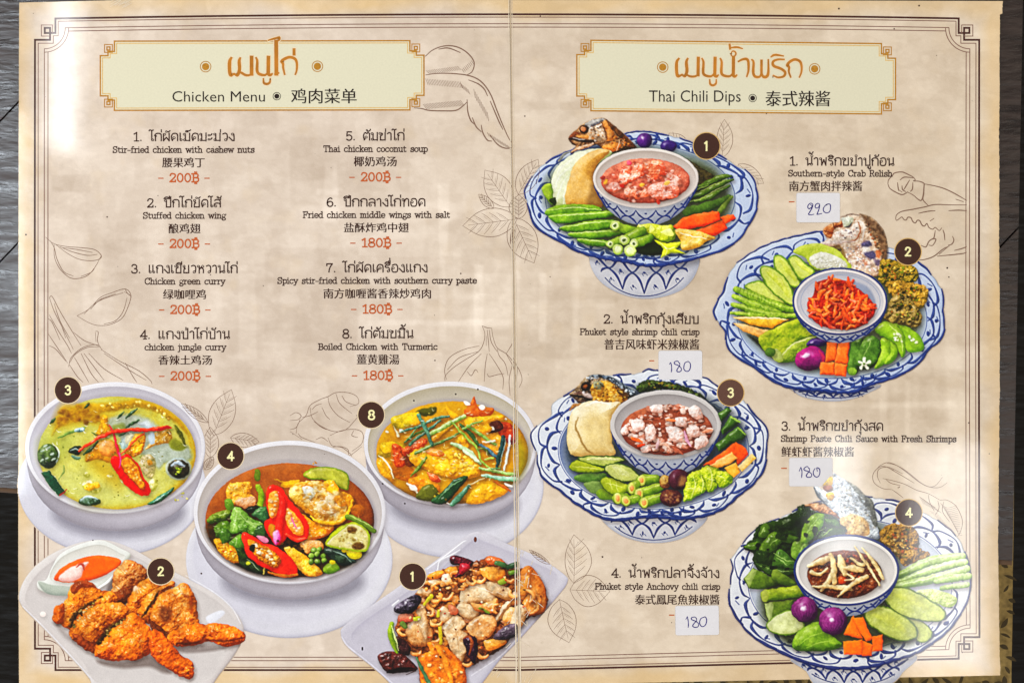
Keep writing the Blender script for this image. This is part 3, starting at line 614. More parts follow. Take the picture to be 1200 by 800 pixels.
def fried_wings():
    D = 'fried_wings'; Z(20, 620, 1200 / 270); pl = lab(D, 'plate'); w = lab(D, 'chicken_wing'); s = lab(D, 'sauce_cup'); q = lab(D, 'dipping_sauce')
    out = '12,330 60,230 160,140 280,82 400,55 500,62 620,110 740,180 900,262 1040,340 1130,420 1178,500 1172,570 1130,655 1050,760 1000,830 930,870 440,870 380,780 300,684 150,522 30,405'
    blob(pl, out, 'a89c98 cac0bc ded7d2 eae5e0', bev=9, bulge=.45, na=.07, ns=50, mic=.02, sh=.3, so=4, gy=.06)
    blob(pl, '45,340 90,250 180,170 300,110 420,85 600,135 740,210 900,290 1030,365 1110,440 1145,510 1090,640 960,800 480,830 330,670 170,500 60,400', 'b8aeaa ccc4c0 dcd5d0', bev=9, bulge=-.3, na=.07, ns=40, mic=.02, sh=0, a=.8, soft=3)
    strip(pl, '880,240 1030,330 1120,410 1165,490', [3, 7, 7, 3], 'eceaee', sh=0, soft=1.5, a=.8)
    strip(pl, '30,400 150,520 300,680 400,790', [4, 8, 8, 4], 'e6e2e4', sh=0, soft=1.5, a=.8)
    blob(pl, '985,455 1060,420 1080,440 1010,490', 'd8d8e0 e8e8ee', sh=0, soft=2)
    blob(pl, '420,680 540,690 700,660 800,740 760,745 690,715 560,722 450,705', '5a4840 7a6860', sh=0, soft=5, a=.75)
    blob(pl, '800,600 1000,600 1090,615 1000,635 860,640', '6a5a54 8a7a74', sh=0, soft=4, a=.7)
    blob(pl, '200,480 280,560 400,650 360,640 240,550', '7a6860', sh=0, soft=6, a=.5)
    ell(pl, (135, 440), 16, 14, 'ecdcd4 f8f0ea', sh=.15, soft=1)
    blob(s, '108,268 150,262 180,200 225,128 330,75 440,55 540,98 592,132 545,190 480,270 400,322 300,345 180,335 112,310', 'b0b0a0 d4d4ca e8e8e2 f2f2ee', bev=7, bulge=.5, na=.06, mic=.02, sh=.35, so=4)
    blob(s, '110,270 180,288 290,300 330,335 240,345 150,330', '8a9488 b0b8a8 c8ccc0', sh=0, soft=2, na=.1)
    blob(s, '170,250 225,150 340,95 440,80 530,120 560,150 470,250 360,285 250,292', 'c4c0b6 dedad0 eae6e0', bev=9, bulge=-.4, na=.05, mic=.01, sh=0, soft=1.5)
    blob(q, '194,262 215,215 262,180 340,148 430,134 532,155 532,188 450,242 360,268 270,276', 'b04406 d85a0c ea7218 f09038', bev=5, na=.1, mic=.03, sh=.3, gx=.12)
    blob(q, '214,262 250,215 300,190 372,168 352,200 335,245 285,272', 'c8a0a0 e8d4d4 f6ecec', sh=0, soft=1.5, a=.88, na=.2, ns=5)
    strip(q, '310,195 340,180 352,210', [6, 12, 6], 'b85040', sh=0, soft=1)
    strip(s, '540,190 480,265 400,318', [6, 14, 8], 'e8e4de fafaf8', sh=.1)
    blob(pl, '470,300 540,200 520,330 480,330', '4a3c3a', sh=0, soft=4, a=.7)
    F = dict(bump=5, bs=6, na=.30, ns=9, rough=1.6, rs=5, sp=.5, sh=.6, mic=.08, bev=14, bulge=.75)
    A1 = '6a2c08 a85614 d47c22 e89a40 f4c07c'; A2 = '702c04 b4540a dc7414 ee8e2c f6b468'; DK = '1e1006 442a0e 70491c'
    blob(w, '492,320 505,220 560,163 612,170 682,215 662,262 602,322 572,382 500,372', '6a300c a8602a d09458 e6be8c', **F)
    blob(w, '500,330 560,300 600,330 570,385 510,380', '4a2008 8a4418 b06a34', **F)
    blob(w, '572,372 612,310 682,248 752,300 722,352 652,402 622,442 570,442', A1, **F)
    blob(w, '608,300 622,292 636,312 606,322', 'e0b890 f0d8c0', sh=.1, soft=2)
    blob(w, '628,432 662,360 722,310 802,270 822,292 762,332 722,402 692,492 650,472', A1, **F)
    strip(w, '640,470 690,400 740,320', [8, 18, 10], DK, sh=0, rough=1, na=.4, ns=3, soft=1.5)
    blob(w, '690,452 742,340 822,300 872,278 922,340 946,440 940,502 862,562 780,562 722,512', '78380c b4641c d88430 eaa658 f4c888', **F)
    blob(w, '690,470 740,500 800,560 770,580 710,540', '50220a 8a4a1c', **dict(F, sh=.1))
    ell(w, (772, 440), 34, 42, '6a3414 985a2c', sh=0, soft=5, na=.4, ns=3, bump=3)
    for (x, y, a, b) in ((905, 370, 10, 24), (880, 345, 14, 10), (910, 420, 12, 18), (910, 468, 14, 10)):
        ell(w, (x, y), a, b, '8a3408 b05414', sh=0, soft=3, a=.8)
    blob(w, '780,560 880,497 1000,490 1122,500 1184,545 1165,592 1082,612 1000,578 930,602 820,604', A2, **F)
    strip(w, '830,595 900,590 1000,575 1090,575 1165,565', [10, 14, 8, 16, 10], '3e1604 7a3408', sh=0, soft=2, rough=1, a=.85)
    blob(w, '200,402 240,388 268,330 285,290 330,266 380,275 432,310 500,330 527,370 430,422 340,482 290,522 240,502 190,472', A1, **F)
    blob(w, '278,320 300,270 370,268 410,300 350,300 300,340', '7a3410 b06030', **dict(F, sh=.1))
    blob(w, '190,470 205,400 245,390 240,470 215,490', '8a3a08 c8681a e48a38', **F)
    blob(w, '270,540 330,450 422,388 542,380 582,420 562,470 480,512 422,592 402,642 330,602', A1, **F)
    blob(w, '280,540 340,560 400,600 400,640 330,610', '6a2c0a a04e1c c87440', **dict(F, sh=.1))
    strip(w, '275,500 300,450 350,400 440,352', [24, 22, 16, 8], DK, sh=0, rough=2, na=.45, ns=3, soft=2)
    bits(w, '285,480 340,410 430,360 440,375 340,450 300,510', 20, (.8, 2), ['8a7a40', '3a2410', 'b89a60', '5a4a20', 'c8a878'], 3, sh=.2)
    blob(w, '403,640 440,560 542,480 602,435 662,480 712,542 702,632 640,672 520,684 430,672', '7c3204 bc5c0c de7a18 ee9430 f6b664', **dict(F, bev=18))
    strip(w, '425,590 460,540 500,500 560,460', [22, 20, 14, 6], DK, sh=0, rough=2, na=.45, ns=3, soft=2)
    bits(w, '420,590 480,510 560,460 560,475 470,560 430,610', 16, (.8, 2), ['8a7a40', '3a2410', 'b89a60', '6a5a20'], 4, sh=.2)
    blob(w, '690,560 722,518 802,592 852,650 917,692 912,772 860,766 780,722 700,652', '7a3004 b8560c de7a1c ee9a40', **F)
    bits(w, '880,680 917,690 912,772 870,760', 7, (.8, 1.8), ['6a2404', 'e88a30'], 6, sh=.2)
    glints(w, '420,640 560,460 700,560 640,660', 20, (.8, 2.4), 3, 'fcd8a0', .3); glints(w, '220,420 300,300 500,350 540,400 400,600 300,560', 26, (.8, 2.4), 4, 'fcd8a8', .3); glints(w, '620,320 860,290 930,460 780,550', 24, (.8, 2.4), 5, 'fcdcb4', .3); glints(w, '820,520 1150,520 1000,570', 16, (.8, 2), 6, 'fcc880', .3)
    bits(w, '420,640 560,500 640,480 690,560 660,640 500,670', 46, (.8, 2.2), ['f8bc68', 'b85a0c', 'ee9830', 'fad090'], 8, sh=.08, a=.32, soft=1.8)
    bits(w, '330,560 430,420 540,390 560,450 420,560', 40, (.8, 2.2), ['f6c880', 'b8641c', 'eca048', '8a4414'], 9, sh=.08, a=.32, soft=1.8)
    bits(w, '700,470 820,310 900,330 930,460 830,550', 46, (.8, 2.2), ['f6cc90', 'b8642c', 'eca858', '8a4414'], 10, sh=.08, a=.32, soft=1.8)
    bits(w, '820,540 1000,500 1150,530 1000,570', 34, (.8, 2), ['f0a040', 'a04808', 'e88424', 'f6bc70'], 11, sh=.12, a=.6, soft=1.2)

def cashew_chicken():
    D = 'cashew_chicken'; Z(395, 620, 1200 / 270); pl = lab(D, 'plate'); m = lab(D, 'chicken'); o = lab(D, 'onion'); n = lab(D, 'cashew_nut'); r = lab(D, 'dried_chilli'); g = lab(D, 'spring_onion')
    blob(pl, '20,545 55,485 300,312 500,172 640,60 700,18 765,18 900,80 1060,150 1180,232 1200,272 1150,345 960,560 850,675 730,830 640,900 330,900 280,805 180,712 60,615', 'a29cac bdb8c4 d2ced6 e2dee4', bev=7, bulge=.5, na=.06, ns=50, mic=.02, sh=.35, so=4, gx=.1)
    blob(pl, '75,545 330,350 520,220 700,60 760,60 1020,170 1150,265 960,500 830,660 640,830 330,830 200,690', 'aea8b8 c2bdc8 d2ced6', bev=10, bulge=-.35, na=.07, ns=40, mic=.02, sh=0, a=.85, soft=3)
    strip(pl, '470,205 560,140 650,70 672,58', [3, 8, 8, 3], 'f4f2f8', sh=0, soft=1)
    strip(pl, '480,225 520,215 535,165 600,130 640,105', [3, 6, 6, 8, 3], 'f8f6fa', sh=.15, soft=1)
    strip(pl, '25,560 60,610 180,705 300,810', [5, 9, 9, 5], 'eae6ee', sh=0, soft=1.5, a=.7)
    strip(pl, '700,760 850,660 960,545', [4, 8, 4], 'eeeaf2', sh=0, soft=1.5, a=.8)
    strip(pl, '290,395 320,370', 10, 'f0eef4', sh=0, soft=1.5)
    ell(pl, (132, 620), 5, 10, '2a2024', sh=0); ell(pl, (720, 52), 8, 14, '6a3018', sh=0)
    blob(m, '405,350 470,250 600,190 700,175 800,140 890,190 960,205 1000,190 1062,262 1092,335 1082,425 985,470 905,565 850,622 740,690 660,730 660,830 450,830 425,680 370,640 310,560 320,460', '3c1a08 80441a b87438', bump=7, bs=6, na=.4, ns=5, rough=2, sh=.6, so=5, sp=.4)
    reg = '420,350 480,260 600,200 700,185 800,160 900,200 1000,215 1060,290 1070,400 970,460 850,600 700,690 450,650 340,560 340,470'
    bits(m, reg, 120, (2.5, 6), ['8a4818 c8803c e8b078', 'a05a20 d89448 f0c488', '6a3410 a86428 d09858', 'b86c38 e0a880 f4d4b4'], 21, sh=.45, sp=.5, bump=2, bs=3)
    K = dict(bump=2, bs=6, sp=.55, sh=.6)
    ON = '9a6a3c ccA47c e6cca8 f4e4cc'.lower(); CK = '96582a cc9058 e4ba8c f4dcbe'
    for (p, q, l) in (('960,210 1000,188 1050,240 1087,320 1082,422 1000,452 958,400 992,330 958,280', '7c3c0c ba6c2a d89450 ecbc84', m),
                      ('930,300 1000,240 1000,320 960,350', 'a05a1c d89448 f0c488', m),
                      ('740,210 800,195 870,210 860,260 790,265', 'b8681a e4a04c f8d090', m), ('470,240 540,210 560,235 500,265', 'b05e14 e09838 f4c068', m), ('560,210 610,190 625,220 580,235', 'c07420 f0b058', m),
                      ('640,385 650,300 722,275 802,300 822,372 722,378 682,394', ON, o), ('770,275 830,282 902,312 892,362 800,332', ON, o), ('625,430 640,385 700,395 742,432 692,472', ON, o),
                      ('530,425 560,398 606,460 550,482', ON, o), ('548,505 622,446 672,492 652,522 682,562 652,692 602,642 570,562', ON, o), ('415,330 440,305 490,320 480,345 430,345', ON, o),
                      ('470,275 500,262 545,275 530,292 480,292', ON, o), ('548,240 585,230 592,285 555,290', 'c89c70 ecd4b0 f8ecd8', o), ('820,470 880,380 905,385 860,450 840,480', ON, o),
                      ('865,445 900,405 935,415 920,470 870,480', 'c8803c f0b878 fae0bc', m), ('935,400 985,410 970,490 925,530 900,500', ON, o),
                      ('355,520 400,472 472,482 502,540 472,602 390,598', CK, m), ('678,502 730,452 802,443 832,492 802,552 742,574 690,545', CK, m),
                      ('700,380 760,385 830,360 835,395 780,430 720,420', 'a85c20 dca060 f4d4a4', m), ('580,392 630,412 625,440 590,440', 'b85c38 e4a080', m),
                      ('320,445 390,435 395,475 330,480', 'a84a38 d08468 ecb8a0', m), ('470,580 460,400 400,420', ON, o),
                      ('760,580 800,570 880,575 870,600 790,630 770,610', 'b86a1c e8a850 f8d498', m),
                      ('425,662 482,640 470,592 522,588 602,640 664,722 656,830 460,830', '8c3e06 cc6c18 ec9434 f8be70', m)):
        blob(l, p, q, **K)
    strip(o, '600,480 625,560 640,680', [2, 4, 2], 'b08458', sh=0, a=.7); strip(o, '660,310 740,300 810,330', [2, 4, 2], 'f8f0e0', sh=0, a=.8); strip(o, '690,350 760,360 800,355', [2, 3, 2], 'b89468', sh=0, a=.7)
    bits(m, '450,670 520,610 590,650 650,730 640,800 480,800', 36, (1.5, 3.8), ['b8560c f09838', 'e07c1c f8b868', '9a4408 d87820', 'f8cc88'], 22, sh=.4, sp=.5)
    strip(m, '520,600 560,680 600,800', [26, 34, 20], 'c05e0e f09a38 fcc880', bump=0, sh=.5, sp=.4)
    def cashew(x, y, rr, a0, w=18, span=2.6):
        t = np.linspace(a0, a0 + span, 6)
        strip(n, ' '.join('%f,%f' % (x + rr * math.cos(q), y + rr * .8 * math.sin(q)) for q in t), [w * .7, w, w * 1.1, w, w * .65], 'a8561a d88a44 f0b878 fadcb0', sh=.55, sp=.6)
    for a in ((535, 310, 40, 3.0), (560, 330, 44, 0), (640, 285, 34, -.8), (610, 270, 20, 1), (690, 240, 40, 2.8), (740, 250, 30, .2), (500, 390, 30, 1.6), (520, 470, 34, .4), (430, 425, 30, 2.2), (480, 430, 22, -1), (410, 630, 26, .2),
              (500, 555, 36, -1.0), (520, 350, 30, .6), (800, 400, 30, .4), (870, 210, 28, 3.4), (900, 250, 26, .6), (1015, 370, 40, -1.4), (1000, 400, 46, -1.2), (985, 350, 40, -1.6), (735, 600, 22, 1), (760, 645, 26, .5), (675, 690, 22, 0),
              (840, 410, 26, 2), (620, 240, 24, 3), (700, 265, 24, .5), (580, 300, 24, 3.6), (345, 530, 24, 1.2), (460, 300, 26, 3), (925, 330, 24, 1), (650, 250, 20, .5), (820, 180, 30, 3.2)):
        cashew(*a)
    bits(n, '450,300 640,240 700,280 560,350 500,420 430,400', 14, (2, 3.4), ['b8641c e8a050 fad098', 'c87c38 f0c088'], 24, sh=.5, sp=.5)
    R = dict(sp=.9, sh=.6, bump=2, bs=4, na=.35, ns=4)
    blob(r, '770,160 790,138 850,150 880,180 860,195 800,185', '8a3a10 c06a38 e09868', **dict(R, na=.15))
    for (p, q) in (('588,145 620,134 692,158 708,180 652,240 610,248 640,192 595,178', '12040a 3a0c1a 7a2432 b06068'), ('295,412 340,370 410,338 440,372 390,432 320,438', '06060a 221a24 504654 9a90a0'),
                   ('300,562 340,572 384,612 372,655 320,640', '180a0c 3c1c1c 7a5450'), ('210,662 260,634 342,650 402,700 412,732 300,748 250,737', '120606 3e1614 6e3028 a06458'),
                   ('655,572 715,553 732,620 716,692 690,672', '0e0614 321428 6a3c50'), ('812,562 860,512 932,490 932,552 850,576', '201820 584a56 8c7c88')):
        blob(r, p, q, **R)
    blob(r, '640,180 690,180 690,210 640,230', '6a0a14 b02838 e07880', sp=.8, sh=.2)
    strip(r, '660,565 690,560 700,600 690,650', [8, 16, 18, 6], '8a3a10 c87838', sh=0, a=.8)
    strip(r, '260,745 320,728 400,720', [6, 16, 6], '0a0404', sh=0)
    strip(r, '360,755 410,735', [3, 5], '3a2018', sh=0)
    for (s, w, q) in (('285,490 278,540 295,600 312,640', [24, 32, 26, 12], '346a06 7ea41c b8cc58'), ('285,500 300,560 320,630', [4, 8, 4], 'c8dc90'), ('455,390 490,345', [14, 20], 'a89c10 dcd03c'), ('538,592 536,512', 20, 'b09810 e4d040'),
                      ('405,465 425,460', 22, '9aa818 d0d048'), ('415,665 440,720 485,810', [10, 22, 16], '1a4a2c 4a8058 9ac0a0'), ('830,175 870,185', 26, '2a5a2c 5a9060'), ('890,195 935,180', 26, '123a20 3a6a44'),
                      ('900,225 930,220', 20, '3a6a1c 7aa040'), ('850,275 870,268', 26, '6a8a20 b8c458'), ('740,410 790,430', 12, '4a6a1c 8aa038'), ('530,420 525,450', 14, 'b0a818 e0d850'), ('340,490 352,505', 26, '3a5a20 7a9a50')):
        strip(g, s, w, q, sp=.5, sh=.5)
    bits(m, reg, 60, (.7, 1.5), ['3a1408', 'f8e4c0', 'd04010', '6a2a0c', 'fad8a0'], 26, sh=.2)

def crab_dip():
    D = 'crab_dip'; Z(610, 130, 1200 / 285); pl = lab(D, 'plate')
    foot(lab(D, 'foot'), ' '.join('%f,%f' % ((x - 610) * TR[2], (y - 130) * TR[2]) for x, y in ((700, 290), (691, 304), (696, 320), (707, 333), (722, 342), (740, 348), (757, 350), (778, 347.5), (798, 340), (811, 328), (818, 314), (819, 302), (808, 288))), 3, 4)
    blob(pl, '330,720 600,790 900,690 870,760 700,800 500,800', '5a5e70', sh=0, soft=8, a=.35, keep=True)
    out = '25,405 60,330 110,270 200,215 300,180 420,150 530,112 640,110 760,130 860,170 1000,230 1060,270 1130,310 1160,400 1160,490 1130,550 1080,630 1000,680 920,705 820,735 720,755 600,755 480,735 380,715 280,690 230,660 120,600 70,550 48,490'
    delft(pl, out, (590, 432), 468, 268, 17, 5)
    well(pl, out, (590, 432), 462, 262)
    v = lab(D, 'vegetable'); f = lab(D, 'fish'); cb = lab(D, 'cabbage'); ca = lab(D, 'carrot'); x = lab(D, 'dip')
    blob(v, '130,470 160,300 450,170 860,230 1000,330 1040,480 960,620 820,690 560,700 300,650', '2c3418 4a5428', sh=0, soft=14, a=.85)
    Z(655, 130, 10); FK = dict(na=.4, ns=4, bump=2.5, bs=4, sh=.15, soft=1.2)
    blob(f, '108,322 180,240 270,160 380,102 480,80 548,95 620,160 760,270 892,405 880,445 620,485 500,432 420,392 300,422 200,472 130,492 200,420 150,385', '34200f 7a5434 ac845c d4b898', na=.35, ns=5, bump=3, bs=4, sh=.45, rough=.6, sp=.4)
    blob(f, '300,150 380,105 480,82 545,98 540,130 470,140 400,200 340,240 330,180', '56545a 94908c c4c0b8', **FK)
    blob(f, '340,220 420,180 500,150 560,300 520,350 420,350 340,330', 'a08468 ccb298 e8dac8', **FK)
    bits(f, '320,190 500,120 560,340 380,360', 70, (.5, 1.5), ['e8dcd0', '7a5a40', 'c8a888', 'b87840', '4a3424'], 33, sh=.15, soft=1.1, a=.8)
    blob(f, '505,130 550,110 610,190 648,330 560,352 560,260 520,200', '9a5c24 c88848 e8b884', **FK); strip(f, '500,140 540,230 560,340', [6, 14, 6], '4a2008', sh=0, soft=1.2, a=.8)
    blob(f, '500,425 640,365 720,400 700,450 620,480', 'a85c1c d08438 ecb470', **FK); strip(f, '700,330 700,400 680,470', [6, 14, 6], 'e8c8b0', sh=0, soft=1.2, a=.8)
    strip(f, '555,110 640,200 720,280 890,420', [14, 60, 66, 30], '2a160a 5c3818 8a6038', na=.45, ns=3, sh=0, soft=1.5, a=.9)
    bits(f, '600,300 720,300 860,420 640,470', 40, (.6, 1.6), ['c87020', '3a1c0a', 'e09848', '7a3a10'], 34, sh=.1, soft=1.2, a=.8)
    ell(f, (298, 212), 54, 50, '1e0e08 46240f', sh=0, soft=1.4, na=.3, ns=3); ell(f, (290, 208), 30, 30, 'a8663c dca680', sh=0, soft=1.6, na=.3, ns=2)
    blob(f, '115,320 180,250 240,260 250,300 190,310', '4a2010 8a4a28', sh=0, soft=2, a=.8, na=.5, ns=2); blob(f, '210,290 320,280 340,320 240,320', 'c08040 e8b070', sh=0, soft=2)
    strip(f, '120,330 200,330 290,350 410,352', [14, 46, 40, 12], '180a06 3c2014', sh=0, soft=1.5, na=.5, ns=2); strip(f, '170,318 240,330 300,330', [4, 10, 4], 'd8d4d0', sh=0, soft=1.3)
    strip(f, '150,480 240,440 330,410 400,385', [14, 34, 44, 20], '9a6a48 d8aa88 f0d4bc', na=.5, ns=3, sh=.1, soft=1.2); strip(f, '400,400 500,375 640,350', [5, 9, 5], '3a1c0c', sh=0, soft=1.2)
    strip(f, '0,585 60,510 140,475', [24, 34, 14], '6a6a66 a0a09a', sh=.1, na=.4, ns=3)
    Z(610, 130, 1200 / 285)
    ell(v, (612, 147), 38, 38, '22083a 52206e 9468a8', sp=.8, sh=.4); ell(v, (730, 174), 40, 30, '22083a 42246e 7a68a8', sp=.9, sh=.4)
    blob(cb, '150,362 175,285 240,222 330,190 420,190 452,212 372,270 362,330 402,462 330,472 165,470', '9aaa72 c4cc9e dee2c4 eeefdf', bev=14, na=.14, ns=12, sh=.4)
    for s in ('170,330 200,280 260,235', '165,400 190,330 250,270', '180,450 190,400 230,320', '210,465 215,420 235,360'):
        strip(cb, s, [2, 6, 2], 'f0f2e4', sh=0, soft=2, a=.7)
    blob(cb, '225,465 238,340 280,245 380,190 442,202 382,260 362,330 405,465 330,474', '9a6a2c c8984c e0b87c ecd0a4', bev=14, bulge=.7, na=.16, ns=10, sh=.15, soft=1.5)
    blob(cb, '330,470 345,380 365,300 420,400 440,460', '5a4020 8a6a38', sh=0, soft=6, a=.7)
    blob(v, '105,380 148,358 162,430 160,465 130,440', '44761a 86b034 b8d068', sh=.3)
    blob(v, '140,440 175,430 170,470', '1e3a0c', sh=0)
    # right-hand greens
    blob(v, '820,240 960,330 890,372 850,320', '1e1a0a 4a4020 6a6030', na=.4, ns=3, bump=3, sh=.2)
    for (s, w) in (('845,400 920,360 1000,325 1040,322', [18, 30, 26, 10]), ('840,430 920,395 1000,355 1048,340', [18, 26, 26, 12]), ('840,450 930,425 1030,370', [12, 26, 14]), ('850,380 900,370 960,350', [10, 16, 8])):
        strip(v, s, w, '16340a 3c6418 7c9e40', sh=.5, sp=.5)
    for s in ('850,415 930,375 1020,335', '860,445 940,405 1030,355', '860,390 930,365'):
        strip(v, s, [2, 4, 2], 'a8c070', sh=0, a=.8)
    strip(v, '820,500 930,470 1030,430', [44, 50, 30], '1c3c12 3c6a24 6c9a48', sh=.4); strip(v, '980,500 1000,470 1045,425', [20, 26, 12], '3a5a18 88a050', sh=.2)
    # green slices left
    SL = '1c5608 3c8616 78b034 a8cc60'
    for (p, e) in (('130,487 200,464 340,463 402,490 330,502 140,517', '130,490 260,478 400,490'), ('138,520 200,506 440,494 462,520 330,541 190,556', '140,520 260,510 450,500'),
                   ('192,577 300,551 452,538 470,570 350,592 230,597', '195,575 320,556 455,545'), ('233,606 330,594 482,586 505,606 400,628 280,630', '238,604 360,596 485,592'), ('282,632 420,640 465,662 380,670 310,657', '285,634 380,642 450,656')):
        blob(v, p, SL, bev=4, na=.16, ns=8, sh=.5)
        strip(v, e, [2, 5, 2], 'c0dc88 e0eec0', sh=0, a=.85)
    dip_bowl(D, (618, 333), 260, 149, (617, 345, 222, 112), 566, 4, rimpal='c4b8b0 e2d8d0 f2ece4', wall='b4a498 d0c2b8 e2d8d2')
    ell(x, (617, 345), 220, 111, '803420 b45c48 ce8068 dc9c88', bev=8, na=.18, ns=10, sh=.4, bump=2)
    CR = dict(bump=7, bs=6, na=.25, ns=5, rough=1, sp=.6, sh=.45)
    for (p, q) in (('420,372 470,350 505,388 440,402', 'a85840 d89484 f0c8bc'), ('715,310 772,322 792,362 728,362', 'b46a54 dca494 f2d4c8'), ('484,365 490,300 540,263 602,263 622,300 580,332 520,362', 'c04c28 e88464 f8c8b4 fcece4'),
                   ('608,258 650,245 692,250 712,300 680,332 640,352 618,300', 'b84a2c e08864 f6ccb8'), ('513,392 540,358 602,370 642,412 580,432 520,426', 'c4603c ec9c80 fadcd0'), ('628,382 690,350 772,370 774,422 680,437 630,412', 'c05c40 e8a08c fae0d8'), ('690,270 720,280 720,320 690,310', 'b84428 e07c5c')):
        blob(x, p, q, **CR)
    bits(x, '430,330 520,260 700,250 800,330 760,420 560,450 440,400', 60, (1, 3.4), ['a84430 d07860', 'dca090 f0ccc0', 'b85c44 dc8c74', '9a4430'], 31, sh=.25, sp=.5, soft=1.5, a=.8); glints(x, '420,330 520,260 700,250 810,340 760,420 560,450', 40, (1, 2.8), 6, 'fdeee8', .65)
    for (a, b, q) in ((600, 365, 'd8a030 f8d868'), (722, 356, 'e0a838 f8d878'), (420, 352, 'e8b040'), (500, 370, 'b01c10 e04030'), (535, 258, 'c02848 f08098'), (680, 448, 'c02818 e85838'), (405, 330, '8a2a20')):
        ell(x, (a, b), 14, 9, q, rot=a, sh=.2, sp=.4, soft=1.4, a=.85)
    # front vegetables
    blob(v, '560,690 590,650 690,640 712,700 640,715', '0e1c08 22380f', sh=.2, soft=1.5)
    blob(v, '575,570 640,555 700,565 752,568 762,630 702,645 650,615 600,602', '5a7e08 a8bc20 dce060 eef0a0', bump=4, bs=5, sh=.5, sp=.4)
    for p in ('580,560 620,585 600,600', '640,560 660,585 640,600', '690,600 740,580 750,620'):
        blob(v, p, 'd8e070 f0f4b0', sh=.2)
    blob(v, '600,600 660,615 640,650 590,650', '2a5a10 5a9028', sh=.3)
    LE = '2e6a0c 72a42a b0cc60'
    for (s, w) in (('470,568 520,582 580,592', [44, 44, 30]), ('512,637 560,610 605,590', [46, 46, 36]), ('443,658 490,640 520,625', [38, 40, 30]), ('560,655 610,640 640,620', [46, 46, 30])):
        strip(v, s, w, LE, sh=.55, sp=.4)
    for (a, b, q) in ((468, 567, 24), (512, 637, 24), (443, 658, 20), (560, 655, 24), (480, 684, 26), (540, 690, 30)):
        ell(v, (a, b), q, q, '6a9a2c b4cc74 dce8b4', sh=.45, bev=2); ell(v, (a, b), q * .62, q * .62, 'c8d898 eef2d4', sh=0)
        if q < 26: ell(v, (a, b), q * .34, q * .34, '3c5a1c 5a7a30', sh=0)
    blob(v, '658,633 722,655 806,640 764,680 818,705 742,700 690,727 705,682', '8a9a06 ccd420 eef068', smooth=False, bev=4, sh=.6, sp=.3)
    strip(v, '690,650 725,680 760,675', [3, 6, 3], 'f4f4a0', sh=0); strip(v, '725,680 715,710', 4, 'f0f090', sh=0)
    CA = 'b83006 ec5414 ff7636 ff9a68'
    blob(ca, '858,592 1000,540 1022,580 960,617 900,612', CA, smooth=False, bev=4, sh=.5); blob(ca, '985,522 1050,510 1064,530 1010,557', CA, smooth=False, bev=4, sh=.4)
    blob(ca, '752,572 800,530 900,500 980,493 988,540 900,570 780,592', CA, smooth=False, bev=4, sh=.5)
    blob(v, '760,592 800,580 900,600 962,627 920,642 880,672 800,687 788,642', 'b08028 e4bc60 f4dca0', bump=5, bs=6, sh=.5, sp=.3)
    strip(v, '780,600 850,620 920,630', [3, 6, 3], 'faf0c8', sh=0)

